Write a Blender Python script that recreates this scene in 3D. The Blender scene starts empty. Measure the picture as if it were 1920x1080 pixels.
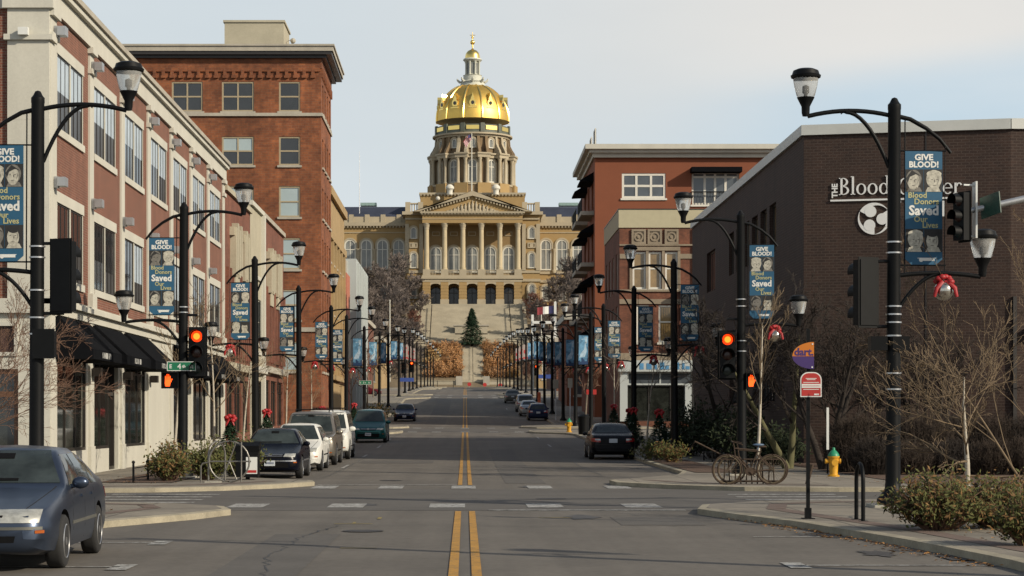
import bpy, math, random
from math import sin, cos, pi, radians, sqrt
from mathutils import Vector, Matrix
from mathutils.bvhtree import BVHTree
random.seed(7)
SC = bpy.context.scene
COL = SC.collection
FOC, VX, VY, EYE = 3800.0, 872.0, 785.0, 1.77     # street axis = +Y, camera level at eye height

def at(px, py, Y):
    """a point of the place at distance Y seen at px, py of the photograph (1920 wide)"""
    return ((px - VX) / FOC * Y, Y, EYE + (VY - py) / FOC * Y)

KEYS = [(-80, 0), (40, 0), (62, .02), (85, .17), (108, .5), (130, .82), (150, 1.1), (166, 1.45), (200, 2.5),
        (250, 4.5), (350, 6.9), (450, 8.7), (550, 10.1), (562, 10.2), (566, 12.0), (1200, 12.0)]
def prof(y):
    """height of the street along its length"""
    n = len(KEYS)
    if y <= KEYS[0][0]: return KEYS[0][1]
    for i in range(n - 1):
        x0, z0 = KEYS[i]; x1, z1 = KEYS[i + 1]
        if y <= x1:
            def sl(j):
                if j <= 0 or j >= n - 1: return 0.0
                a = (KEYS[j][1] - KEYS[j - 1][1]) / (KEYS[j][0] - KEYS[j - 1][0])
                b = (KEYS[j + 1][1] - KEYS[j][1]) / (KEYS[j + 1][0] - KEYS[j][0])
                return 0.0 if a * b <= 0 else 2 * a * b / (a + b)
            h = x1 - x0; t = (y - x0) / h
            return ((2*t**3 - 3*t**2 + 1) * z0 + (t**3 - 2*t**2 + t) * h * sl(i)
                    + (-2*t**3 + 3*t**2) * z1 + (t**3 - t**2) * h * sl(i + 1))
    return KEYS[-1][1]

# ------------------------------------------------------------------ materials
def _nt(name):
    m = bpy.data.materials.new(name); m.use_nodes = True
    nt = m.node_tree; b = nt.nodes['Principled BSDF']
    return m, nt, b
def _n(nt, t, **kw):
    n = nt.nodes.new(t)
    for k, v in kw.items():
        if hasattr(n, k): setattr(n, k, v)
        else: n.inputs[k].default_value = v
    return n
def c4(c): return (c[0], c[1], c[2], 1)
def M(name, col, rough=.8, metal=0., var=.18, scale=2.5, bump=0., spec=.5, emit=None, est=1., coat=0., tint=None, fine=0., streak=0.):
    """Principled with noise variation of the base colour (two octaves of wear) and optional bump"""
    m, nt, b = _nt(name)
    b.inputs['Roughness'].default_value = rough; b.inputs['Metallic'].default_value = metal
    b.inputs['Specular IOR Level'].default_value = spec; b.inputs['Coat Weight'].default_value = coat
    b.inputs['Coat Roughness'].default_value = .05
    g = _n(nt, 'ShaderNodeNewGeometry')
    if var > 0:
        nz = _n(nt, 'ShaderNodeTexNoise', Scale=scale, Detail=6.0, Roughness=.62)
        src = g.outputs['Position']
        if streak:
            mp = _n(nt, 'ShaderNodeMapping'); mp.inputs['Scale'].default_value = (1, 1, streak)
            nt.links.new(src, mp.inputs[0]); src = mp.outputs[0]
        nt.links.new(src, nz.inputs['Vector'])
        mr = _n(nt, 'ShaderNodeMapRange'); mr.inputs[1].default_value = .25; mr.inputs[2].default_value = .75
        nt.links.new(nz.outputs[0], mr.inputs[0])
        mx = _n(nt, 'ShaderNodeMix', data_type='RGBA')
        t = tint or col
        mx.inputs[6].default_value = c4([c * (1 - var) for c in col]); mx.inputs[7].default_value = c4([min(1, c * (1 + var)) for c in t])
        nt.links.new(mr.outputs[0], mx.inputs[0])
        out = mx.outputs[2]
        if fine:
            n2 = _n(nt, 'ShaderNodeTexNoise', Scale=scale * 18, Detail=4.0, Roughness=.7)
            nt.links.new(g.outputs['Position'], n2.inputs['Vector'])
            m2 = _n(nt, 'ShaderNodeMapRange'); m2.inputs[1].default_value = .3; m2.inputs[2].default_value = .7
            m2.inputs[3].default_value = 1 - fine; m2.inputs[4].default_value = 1 + fine
            nt.links.new(n2.outputs[0], m2.inputs[0])
            vm = _n(nt, 'ShaderNodeVectorMath', operation='MULTIPLY')
            nt.links.new(out, vm.inputs[0]); nt.links.new(m2.outputs[0], vm.inputs[1]); out = vm.outputs[0]
        nt.links.new(out, b.inputs['Base Color'])
        if bump:
            bp = _n(nt, 'ShaderNodeBump', Strength=bump, Distance=.02)
            nb = _n(nt, 'ShaderNodeTexNoise', Scale=scale * 12, Detail=5.0)
            nt.links.new(g.outputs['Position'], nb.inputs['Vector'])
            nt.links.new(nb.outputs[0], bp.inputs['Height']); nt.links.new(bp.outputs[0], b.inputs['Normal'])
    else:
        b.inputs['Base Color'].default_value = c4(col)
    if emit:
        b.inputs['Emission Color'].default_value = c4(emit); b.inputs['Emission Strength'].default_value = est
    return m
def BRICK(name, c1, c2, mort, bw=.21, bh=.072, var=.25, nscale=.35, bump=.3, rough=.88, msize=.011):
    """brick courses laid in the wall's own plane, with weathering blotches"""
    m, nt, b = _nt(name); b.inputs['Roughness'].default_value = rough
    g = _n(nt, 'ShaderNodeNewGeometry')
    sp = _n(nt, 'ShaderNodeSeparateXYZ'); nt.links.new(g.outputs['Position'], sp.inputs[0])
    sn = _n(nt, 'ShaderNodeSeparateXYZ'); nt.links.new(g.outputs['True Normal'], sn.inputs[0])
    ab = _n(nt, 'ShaderNodeMath', operation='ABSOLUTE'); nt.links.new(sn.outputs[0], ab.inputs[0])
    gt = _n(nt, 'ShaderNodeMath', operation='GREATER_THAN'); nt.links.new(ab.outputs[0], gt.inputs[0]); gt.inputs[1].default_value = .7
    mu = _n(nt, 'ShaderNodeMix', data_type='FLOAT')
    nt.links.new(gt.outputs[0], mu.inputs[0]); nt.links.new(sp.outputs[0], mu.inputs[2]); nt.links.new(sp.outputs[1], mu.inputs[3])
    cb = _n(nt, 'ShaderNodeCombineXYZ'); nt.links.new(mu.outputs[0], cb.inputs[0]); nt.links.new(sp.outputs[2], cb.inputs[1])
    br = _n(nt, 'ShaderNodeTexBrick', Scale=1.0)
    br.inputs['Brick Width'].default_value = bw; br.inputs['Row Height'].default_value = bh
    br.inputs['Mortar Size'].default_value = msize; br.inputs['Mortar Smooth'].default_value = .1; br.inputs['Bias'].default_value = 0
    br.inputs['Color1'].default_value = c4(c1); br.inputs['Color2'].default_value = c4(c2); br.inputs['Mortar'].default_value = c4(mort)
    nt.links.new(cb.outputs[0], br.inputs['Vector'])
    out = br.outputs['Color']
    mp = _n(nt, 'ShaderNodeMapping'); mp.inputs['Scale'].default_value = (1, 1, .13); nt.links.new(g.outputs['Position'], mp.inputs[0])
    for sc, v, vec in ((nscale, var, g.outputs['Position']), (nscale * 9, var * .8, g.outputs['Position']), (1.6, .16, mp.outputs[0])):
        nz = _n(nt, 'ShaderNodeTexNoise', Scale=sc, Detail=5.0, Roughness=.65); nt.links.new(vec, nz.inputs['Vector'])
        mr = _n(nt, 'ShaderNodeMapRange'); mr.inputs[1].default_value = .3; mr.inputs[2].default_value = .7
        mr.inputs[3].default_value = 1 - v; mr.inputs[4].default_value = 1 + v
        nt.links.new(nz.outputs[0], mr.inputs[0])
        vm = _n(nt, 'ShaderNodeVectorMath', operation='MULTIPLY'); nt.links.new(out, vm.inputs[0]); nt.links.new(mr.outputs[0], vm.inputs[1])
        out = vm.outputs[0]
    nt.links.new(out, b.inputs['Base Color'])
    if bump:
        bp = _n(nt, 'ShaderNodeBump', Strength=bump, Distance=.01); bp.invert = True
        nt.links.new(br.outputs['Fac'], bp.inputs['Height']); nt.links.new(bp.outputs[0], b.inputs['Normal'])
    return m
def GLASS(name, col, rough=.04, spec=.8, var=.35, scale=.6):
    return M(name, col, rough=rough, var=var, scale=scale, spec=spec)

# ------------------------------------------------------------------ mesh builder
class F:
    """a wall plane: origin, horizontal direction u, outward normal n"""
    def __init__(s, o, u, n):
        s.o = Vector(o); s.u = Vector(u).normalized(); s.n = Vector(n).normalized()
    def p(s, u, z, d=0.): return s.o + s.u * u + s.n * d + Vector((0, 0, z))
def west(x, y, z=0.): return F((x, y, z), (1, 0, 0), (0, -1, 0))      # faces the camera
def south(x, y=0., z=0.): return F((x, y, z), (0, 1, 0), (1, 0, 0))    # faces the street from its left
def north(x, y=0., z=0.): return F((x, y, z), (0, 1, 0), (-1, 0, 0))   # faces the street from its right

class MB:
    def __init__(s): s.v = []; s.f = []; s.mi = []; s.m = 0
    def add(s, vs, fs):
        o = len(s.v); s.v += [tuple(a) for a in vs]
        s.f += [tuple(i + o for i in f) for f in fs]; s.mi += [s.m] * len(fs); return s
    def face(s, *pts): return s.add(pts, [tuple(range(len(pts)))])
    def hexa(s, p): return s.add(p, [(0, 3, 2, 1), (4, 5, 6, 7), (0, 1, 5, 4), (1, 2, 6, 5), (2, 3, 7, 6), (3, 0, 4, 7)])
    def box(s, x0, x1, y0, y1, z0, z1):
        return s.hexa([(x0, y0, z0), (x1, y0, z0), (x1, y1, z0), (x0, y1, z0), (x0, y0, z1), (x1, y0, z1), (x1, y1, z1), (x0, y1, z1)])
    def cbox(s, c, sx, sy, sz): return s.box(c[0]-sx/2, c[0]+sx/2, c[1]-sy/2, c[1]+sy/2, c[2]-sz/2, c[2]+sz/2)
    def fb(s, fr, u0, u1, z0, z1, d0, d1):
        return s.hexa([fr.p(u0, z0, d1), fr.p(u1, z0, d1), fr.p(u1, z0, d0), fr.p(u0, z0, d0),
                       fr.p(u0, z1, d1), fr.p(u1, z1, d1), fr.p(u1, z1, d0), fr.p(u0, z1, d0)])
    def prism(s, fr, pts, d0, d1):
        n = len(pts)
        vs = [fr.p(u, z, d1) for u, z in pts] + [fr.p(u, z, d0) for u, z in pts]
        return s.add(vs, [tuple(range(n)), tuple(range(2*n - 1, n - 1, -1))] + [(i, i + n, (i + 1) % n + n, (i + 1) % n) for i in range(n)])
    def ring(s, fr, outer, inner, d0, d1):
        """a flat frame between two outlines of equal length"""
        n = len(outer)
        vs = [fr.p(u, z, d1) for u, z in outer] + [fr.p(u, z, d1) for u, z in inner] + [fr.p(u, z, d0) for u, z in outer] + [fr.p(u, z, d0) for u, z in inner]
        fs = []
        for i in range(n):
            j = (i + 1) % n
            fs += [(i, j, n + j, n + i), (i, 2*n + i, 2*n + j, j), (n + i, n + j, 3*n + j, 3*n + i)]
        return s.add(vs, fs)
    def frame(s, fr, u0, u1, z0, z1, w, d0, d1, bottom=None):
        b = w if bottom is None else bottom
        return s.ring(fr, [(u0, z0), (u1, z0), (u1, z1), (u0, z1)], [(u0+w, z0+b), (u1-w, z0+b), (u1-w, z1-w), (u0+w, z1-w)], d0, d1)
    def wall(s, fr, u0, u1, z0, z1, holes, d0, d1):
        """a wall slab from depth d0 (back) to d1 (front) with rectangular openings and their reveals"""
        us = sorted({u0, u1, *[h[0] for h in holes], *[h[1] for h in holes]}); us = [u for u in us if u0 <= u <= u1]
        zs = sorted({z0, z1, *[h[2] for h in holes], *[h[3] for h in holes]}); zs = [z for z in zs if z0 <= z <= z1]
        def solid(i, j):
            if not (0 <= i < len(us) - 1 and 0 <= j < len(zs) - 1): return False
            cu = (us[i] + us[i+1]) / 2; cz = (zs[j] + zs[j+1]) / 2
            return not any(h[0] < cu < h[1] and h[2] < cz < h[3] for h in holes)
        for i in range(len(us) - 1):
            for j in range(len(zs) - 1):
                if not solid(i, j): continue
                a, b, c, d = us[i], us[i+1], zs[j], zs[j+1]
                s.face(fr.p(a, c, d1), fr.p(b, c, d1), fr.p(b, d, d1), fr.p(a, d, d1))
                s.face(fr.p(a, c, d0), fr.p(a, d, d0), fr.p(b, d, d0), fr.p(b, c, d0))
                if not solid(i-1, j): s.face(fr.p(a, c, d0), fr.p(a, c, d1), fr.p(a, d, d1), fr.p(a, d, d0))
                if not solid(i+1, j): s.face(fr.p(b, c, d1), fr.p(b, c, d0), fr.p(b, d, d0), fr.p(b, d, d1))
                if not solid(i, j-1): s.face(fr.p(a, c, d0), fr.p(b, c, d0), fr.p(b, c, d1), fr.p(a, c, d1))
                if not solid(i, j+1): s.face(fr.p(a, d, d1), fr.p(b, d, d1), fr.p(b, d, d0), fr.p(a, d, d0))
        return s
    def tube(s, pts, r, n=8, cap=True):
        pts = [Vector(p) for p in pts]; k = len(pts)
        rs = r if isinstance(r, (list, tuple)) else [r] * k
        up = None; rings = []
        for i in range(k):
            t = (pts[min(i+1, k-1)] - pts[max(i-1, 0)])
            if t.length < 1e-9: t = Vector((0, 0, 1))
            t.normalize()
            if up is None:
                up = Vector((1, 0, 0)) if abs(t.x) < .9 else Vector((0, 1, 0))
            a = t.cross(up)
            if a.length < 1e-6: a = t.orthogonal()
            a.normalize(); b = t.cross(a)
            rings.append([pts[i] + (a * cos(2*pi*j/n) + b * sin(2*pi*j/n)) * rs[i] for j in range(n)])
        vs = [v for q in rings for v in q]; fs = []
        for i in range(k - 1):
            for j in range(n):
                fs.append((i*n + j, i*n + (j+1) % n, (i+1)*n + (j+1) % n, (i+1)*n + j))
        if cap: fs += [tuple(range(n-1, -1, -1)), tuple((k-1)*n + j for j in range(n))]
        return s.add(vs, fs)
    def lathe(s, c, prof_, n=20, axis='z', a0=0., a1=2*pi):
        full = abs(a1 - a0 - 2*pi) < 1e-6; m = n if full else n + 1
        vs = []; fs = []
        for r, h in prof_:
            for j in range(m):
                a = a0 + (a1 - a0) * j / n
                if axis == 'z': vs.append((c[0] + r*cos(a), c[1] + r*sin(a), c[2] + h))
                elif axis == 'x': vs.append((c[0] + h, c[1] + r*cos(a), c[2] + r*sin(a)))
                else: vs.append((c[0] + r*cos(a), c[1] + h, c[2] + r*sin(a)))
        for i in range(len(prof_) - 1):
            for j in range(n):
                k = (j + 1) % m
                fs.append((i*m + j, i*m + k, (i+1)*m + k, (i+1)*m + j))
        if full:
            if prof_[0][0] > 1e-6: fs.append(tuple(range(m-1, -1, -1)))
            if prof_[-1][0] > 1e-6: fs.append(tuple((len(prof_)-1)*m + j for j in range(m)))
        return s.add(vs, fs)
    def ball(s, c, rx, ry=None, rz=None, n=12, k=8):
        ry = rx if ry is None else ry; rz = rx if rz is None else rz
        o = len(s.v); s.lathe((0, 0, 0), [(max(1e-4, sin(pi*i/k)), -cos(pi*i/k)) for i in range(k+1)], n)
        for i in range(o, len(s.v)):
            x, y, z = s.v[i]; s.v[i] = (c[0] + x*rx, c[1] + y*ry, c[2] + z*rz)
        return s
    def xf(s, mtx, start=0):
        for i in range(start, len(s.v)): s.v[i] = tuple(mtx @ Vector(s.v[i]))
        return s
    def mesh(s, name, mats, smooth=None, fix=False):
        me = bpy.data.meshes.new(name); me.from_pydata(s.v, [], s.f)
        for m in (mats if isinstance(mats, (list, tuple)) else [mats]): me.materials.append(m)
        if any(s.mi): me.polygons.foreach_set('material_index', s.mi)
        if fix:
            import bmesh
            bm = bmesh.new(); bm.from_mesh(me)
            bmesh.ops.remove_doubles(bm, verts=bm.verts, dist=1e-5)
            bmesh.ops.recalc_face_normals(bm, faces=bm.faces); bm.to_mesh(me); bm.free()
        me.update()
        if smooth is not None and len(me.polygons):
            me.polygons.foreach_set('use_smooth', [True] * len(me.polygons))
            me.set_sharp_from_angle(angle=radians(smooth))
        return me
    def build(s, name, mats, parent=None, smooth=None, fix=False, world=True):
        """link as one object; vertices given in world space are brought into the parent's space"""
        if parent is not None and world:
            q = Vector((0, 0, 0)); p = parent
            while p is not None: q += p.location; p = p.parent
            if q.length > 1e-9: s.v = [(a - q.x, b - q.y, c - q.z) for a, b, c in s.v]
        return obj(name, s.mesh(name, mats, smooth, fix), parent)
def obj(name, me, parent=None):
    o = bpy.data.objects.new(name, me); COL.objects.link(o)
    if parent is not None: o.parent = parent
    return o
def tag(o, label=None, cat=None, group=None, kind=None):
    if label: o['label'] = label
    if cat: o['category'] = cat
    if group: o['group'] = group
    if kind: o['kind'] = kind
    return o
def thing(name, label, cat, loc=(0, 0, 0), group=None, rz=0.):
    o = bpy.data.objects.new(name, None); COL.objects.link(o); o.location = loc; o.rotation_euler = (0, 0, rz)
    o.empty_display_size = .2
    return tag(o, label, cat, group)
def struct(o): o['kind'] = 'structure'; return o
KIDS = {}
def kids(o): return [c for c in bpy.data.objects if c.parent == o] if o.name not in KIDS else KIDS[o.name]
def freeze(o):
    """remember the children of a prototype so that copies are quick"""
    KIDS[o.name] = [c for c in bpy.data.objects if c.parent == o]
    for c in KIDS[o.name]: freeze(c)
def dup(src, loc=None, rz=None, label=None, group=None, parent=None, sc=None):
    c = src.copy(); COL.objects.link(c)
    if parent is not None: c.parent = parent
    else:
        c.location = loc
        if rz is not None: c.rotation_euler = (0, 0, rz)
        if sc: c.scale = (sc, sc, sc)
        if label: c['label'] = label
        if group: c['group'] = group
    for k in KIDS.get(src.name, []): dup(k, parent=c)
    return c
_TXT = {}
def text_mesh(body, size=1., extrude=.01, align='CENTER', bold=0.):
    key = (body, size, extrude, align, bold)
    if key not in _TXT:
        cu = bpy.data.curves.new('lettering', 'FONT'); cu.body = body; cu.size = size; cu.extrude = extrude
        cu.align_x = align; cu.offset = bold; cu.resolution_u = 2
        o = bpy.data.objects.new('lettering', cu); COL.objects.link(o)
        dg = bpy.context.evaluated_depsgraph_get(); dg.update()
        me = bpy.data.meshes.new_from_object(o.evaluated_get(dg))
        _TXT[key] = ([tuple(v.co) for v in me.vertices], [tuple(p.vertices) for p in me.polygons])
        bpy.data.objects.remove(o); bpy.data.curves.remove(cu)
    return _TXT[key]
def put_text(mb, body, fr, u, z, size, d, extrude=.006, align='CENTER', sx=1., bold=0., vertical=False):
    vs, fs = text_mesh(body, size, extrude, align, bold)
    if vertical: vs = [(-y, x * sx, w) for x, y, w in vs]
    else: vs = [(x * sx, y, w) for x, y, w in vs]
    mb.add([fr.p(u + x, z + y, d + w) for x, y, w in vs], fs)
    return mb
# ------------------------------------------------------------------ palette
m_asph = M('asphalt', (.112, .100, .084), rough=.9, var=.22, scale=.35, fine=.16, bump=.15)
def tracks(m):
    # darker, smoother bands where the wheels run and drips fall
    nt = m.node_tree; b = nt.nodes['Principled BSDF']; src = b.inputs['Base Color'].links[0].from_socket
    g = _n(nt, 'ShaderNodeNewGeometry'); mp = _n(nt, 'ShaderNodeMapping'); mp.inputs['Scale'].default_value = (1.1, .035, 1)
    nz = _n(nt, 'ShaderNodeTexNoise', Scale=1.0, Detail=4.0, Roughness=.6); nt.links.new(g.outputs['Position'], mp.inputs[0]); nt.links.new(mp.outputs[0], nz.inputs['Vector'])
    mr = _n(nt, 'ShaderNodeMapRange'); mr.inputs[1].default_value = .3; mr.inputs[2].default_value = .7; mr.inputs[3].default_value = .80; mr.inputs[4].default_value = 1.16; nt.links.new(nz.outputs[0], mr.inputs[0])
    vm = _n(nt, 'ShaderNodeVectorMath', operation='MULTIPLY'); nt.links.new(src, vm.inputs[0]); nt.links.new(mr.outputs[0], vm.inputs[1]); nt.links.new(vm.outputs[0], b.inputs['Base Color'])
tracks(m_asph)
m_asph2 = M('asphalt_patch', (.088, .081, .072), rough=.9, var=.2, scale=.5, fine=.12, bump=.15)
m_tar = M('tar', (.03, .03, .03), rough=.6, var=.2)
m_white = M('road_white', (.36, .36, .34), rough=.8, var=.3, scale=3, fine=.25)
m_yellow = M('road_yellow', (.40, .205, .028), rough=.8, var=.22, scale=2.2, fine=.25)
def worn(m, amount=.5, under=(.085, .078, .068)):
    nt = m.node_tree; b = nt.nodes['Principled BSDF']; src = b.inputs['Base Color'].links[0].from_socket; g = _n(nt, 'ShaderNodeNewGeometry')
    nz = _n(nt, 'ShaderNodeTexNoise', Scale=7., Detail=8., Roughness=.75); nt.links.new(g.outputs['Position'], nz.inputs['Vector'])
    mr = _n(nt, 'ShaderNodeMapRange'); mr.inputs[1].default_value = amount; mr.inputs[2].default_value = amount + .12; nt.links.new(nz.outputs[0], mr.inputs[0])
    mx = _n(nt, 'ShaderNodeMix', data_type='RGBA'); mx.inputs[7].default_value = c4(under); nt.links.new(mr.outputs[0], mx.inputs[0]); nt.links.new(src, mx.inputs[6]); nt.links.new(mx.outputs[2], b.inputs['Base Color'])
worn(m_white, .46, (.12, .11, .10)); worn(m_yellow, .53)
m_kerb = M('kerb_concrete', (.31, .275, .20), rough=.9, var=.3, scale=1.6, fine=.15, bump=.2)
m_paver = M('red_paver', (.135, .095, .075), rough=.9, var=.25, scale=5)
m_mulch = M('mulch', (.085, .05, .032), rough=1, var=.4, scale=3, fine=.3, bump=.5)
m_dirt = M('dry_ground', (.15, .115, .07), rough=1, var=.35, scale=.3, fine=.2)
m_black = M('black_iron', (.0045, .005, .0055), rough=.5, spec=.16, var=.25, scale=4)
m_chrome = M('chrome', (.6, .6, .6), rough=.15, metal=1, var=.05)
m_steel = M('galvanised', (.42, .43, .44), rough=.45, metal=.7, var=.15)
m_cream = M('cream_stone', (.48, .465, .40), rough=.85, var=.1, scale=.9, fine=.06, streak=.3)
m_stone = M('grey_stone', (.36, .33, .27), rough=.9, var=.2, scale=.8, fine=.1, streak=.3)
m_dark = M('dark_void', (.012, .012, .013), rough=.6, var=.1)
m_wood = M('brown_wood', (.10, .045, .022), rough=.5, var=.25, scale=4)

def slab_material():
    m, nt, b = _nt('sidewalk_concrete'); b.inputs['Roughness'].default_value = .92
    g = _n(nt, 'ShaderNodeNewGeometry')
    br = _n(nt, 'ShaderNodeTexBrick', Scale=1.0); br.offset = 0
    br.inputs['Brick Width'].default_value = 1.5; br.inputs['Row Height'].default_value = 1.5
    br.inputs['Mortar Size'].default_value = .022; br.inputs['Color1'].default_value = (.215, .19, .15, 1)
    br.inputs['Color2'].default_value = (.18, .16, .13, 1); br.inputs['Mortar'].default_value = (.085, .075, .06, 1)
    nt.links.new(g.outputs['Position'], br.inputs['Vector']); out = br.outputs[0]
    for sc, v in ((.5, .22), (5, .12), (40, .1)):
        nz = _n(nt, 'ShaderNodeTexNoise', Scale=sc, Detail=5.0, Roughness=.6); nt.links.new(g.outputs['Position'], nz.inputs['Vector'])
        mr = _n(nt, 'ShaderNodeMapRange'); mr.inputs[1].default_value = .3; mr.inputs[2].default_value = .7
        mr.inputs[3].default_value = 1 - v; mr.inputs[4].default_value = 1 + v; nt.links.new(nz.outputs[0], mr.inputs[0])
        vm = _n(nt, 'ShaderNodeVectorMath', operation='MULTIPLY'); nt.links.new(out, vm.inputs[0]); nt.links.new(mr.outputs[0], vm.inputs[1]); out = vm.outputs[0]
    nt.links.new(out, b.inputs['Base Color']); return m
m_walk = slab_material()

# ------------------------------------------------------------------ terrain, road
def terrain(x, y):
    z = prof(y) - .03
    if y > 566:                                    # the terraced hill under the capitol
        h = 0
        for a, b2, d in ((566, 592, 10.2), (592, 640, 15.6)):
            t = min(1, max(0, (y - a) / (b2 - a))); h += d * t
        z += h * max(0, min(1, (260 - abs(x)) / 120))
    return z
ys = sorted({*range(-60, 560, 8), *range(560, 700, 3), *range(700, 1500, 60)}); xs = [-900, -500, -300, -200, -140, -100, -60, -30, 0, 30, 60, 100, 140, 200, 300, 500, 900]
mb = MB(); nx = len(xs)
mb.add([(x, y, terrain(x, y)) for y in ys for x in xs],
       [(j*nx+i, j*nx+i+1, (j+1)*nx+i+1, (j+1)*nx+i) for j in range(len(ys)-1) for i in range(nx-1)])
struct(mb.build('ground', m_dirt, smooth=40))
def sheet(mb, x0, x1, y0, y1, lift, step=4.):
    n = max(1, int(math.ceil((y1 - y0) / step)))
    for i in range(n):
        a = y0 + (y1 - y0) * i / n; b = y0 + (y1 - y0) * (i+1) / n
        mb.face((x0, a, prof(a) + lift), (x1, a, prof(a) + lift), (x1, b, prof(b) + lift), (x0, b, prof(b) + lift))
mb = MB(); sheet(mb, -9, 9, -60, 561, 0.)
struct(mb.build('road', m_asph, smooth=40))
CROSS = [(40.0, 49.5), (135.6, 146.2), (246, 257), (346, 357), (446, 457), (551, 562)]
for i, (a, b) in enumerate(CROSS):
    mb = MB(); sheet(mb, -160, 160, a - 1, b + 1, .004 + .0001*i, 2.)
    o = struct(mb.build('cross_street', m_asph2, smooth=40))

def walk(kerb, side, back=60):
    pts = []
    for i in range(len(kerb) - 1):
        (y0, x0), (y1, x1) = kerb[i], kerb[i+1]
        n = max(1, int(math.ceil((y1 - y0) / 3.)))
        pts += [(y0 + (y1-y0)*k/n, x0 + (x1-x0)*k/n) for k in range(n)]
    pts.append(kerb[-1])
    H = .12; top = MB(); kb = MB(); n = len(pts)
    # kerb stone: the edge line pushed inward by its own width
    inn = []
    for i, (y, x) in enumerate(pts):
        a = pts[max(0, i-1)]; b = pts[min(n-1, i+1)]
        t = Vector((b[1]-a[1], b[0]-a[0])); t.normalize()
        nrm = Vector((t.y, -t.x)) * (1 if side > 0 else -1)
        inn.append((y + nrm.y * .16, x + nrm.x * .16))
    for i in range(n-1):
        (y0, x0), (y1, x1) = pts[i], pts[i+1]; (v0, u0), (v1, u1) = inn[i], inn[i+1]
        z0, z1 = prof(y0) + H, prof(y1) + H
        kb.face((x0, y0, z0 - .18), (x1, y1, z1 - .18), (x1, y1, z1 - .015), (x0, y0, z0 - .015))
        kb.face((x0, y0, z0 - .015), (x1, y1, z1 - .015), (u1, v1, z1), (u0, v0, z0))
        e = side * back
        top.face((u0, v0, z0), (u1, v1, z1), (e, v1, z1), (e, v0, z0))
    o = struct(top.build('sidewalk', m_walk))
    k = kb.build('kerb', m_kerb, o)
    return o
L0 = [(-60, -6.95), (28, -6.95), (30, -6.7), (33, -5.8), (35.5, -4.75), (37.2, -4.3), (38.6, -4.6), (39.8, -5.6), (40.5, -7.2), (40.7, -9), (40.8, -60)]
L1 = [(48, -60), (48.1, -9), (48.4, -7.4), (49.5, -5.9), (51.3, -4.7), (53.2, -3.95), (54.4, -4.1), (56, -5.4), (57.5, -6.5), (59, -6.95), (124, -6.95), (126, -6.5), (128.5, -4.6), (131, -4.1), (134, -4.1), (135.5, -5), (136.3, -7), (136.4, -60)]
R0 = [(-60, 6.7), (24, 6.45), (28, 6.1), (32.8, 5.4), (35.5, 4.7), (37.5, 4.3), (39.3, 4.6), (40.8, 5.8), (41.6, 7.5), (41.8, 9), (41.9, 60)]
R1 = [(48.6, 60), (48.8, 9), (49.3, 6.8), (50.8, 5.2), (53, 3.95), (54.8, 3.9), (57, 5), (60, 6.3), (63, 6.75), (124, 6.75), (127, 6.3), (129.5, 4.5), (132, 4.1), (134.5, 4.3), (136, 5.5), (136.4, 60)]
walk(L0, -1); walk(L1, -1); walk(R0, 1); walk(R1, 1)
for (a, b) in zip(CROSS[1:-1], CROSS[2:]):
    y0, y1 = a[1] - .6, b[0] + .6
    for s in (-1, 1):
        walk([(y0, s*13.5), (y0+.2, s*9), (y0+1, s*5.2), (y0+3, s*4.1), (y0+6, s*4.2), (y0+9, s*6.4), (y0+11, s*6.9), (y1-11, s*6.9), (y1-9, s*6.4),
              (y1-6, s*4.2), (y1-3, s*4.1), (y1-1, s*5.2), (y1-.2, s*9), (y1, s*13.5)], s, 13.5)
# bands of red pavers set into the corners
def band(pts, w):
    mb = MB()
    for i in range(len(pts)-1):
        (x0, y0), (x1, y1) = pts[i], pts[i+1]
        t = Vector((x1-x0, y1-y0)).normalized(); q = Vector((-t.y, t.x)) * w
        mb.face((x0, y0, prof(y0)+.126), (x1, y1, prof(y1)+.126), (x1+q.x, y1+q.y, prof(y1)+.126), (x0+q.x, y0+q.y, prof(y0)+.126))
    return struct(mb.build('paver_band', m_paver))
band([(6.9, 25), (6.5, 30), (5.9, 34), (5.5, 37), (5.9, 39.3), (7, 40.2), (9, 40.6)], -.35)
band([(-7.4, 30), (-6.2, 35), (-5.6, 37.4), (-6, 38.9), (-7.4, 39.7), (-9, 39.9)], .3)
band([(-9, 49.4), (-7.2, 50), (-6, 51.6), (-5.2, 53.4)], -.3)
band([(9, 50), (6.8, 51), (5.6, 52.6), (5.0, 54.3)], .3)
# planting beds behind the kerb
def bed(x0, x1, y0, y1, name='planting_bed', mat=None):
    mb = MB(); sheet(mb, x0, x1, y0, y1, .135, 2.); return struct(mb.build(name, mat or m_mulch, smooth=40))
bed(11.2, 60, 50.5, 112); bed(8.2, 11.2, 24.2, 34.6); bed(-9.4, -7.5, 51.9, 62); bed(6.95, 8.3, 61, 76); bed(9.9, 40, 18, 24.1)
bed(-20, -9.9, 24, 31.5)

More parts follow.
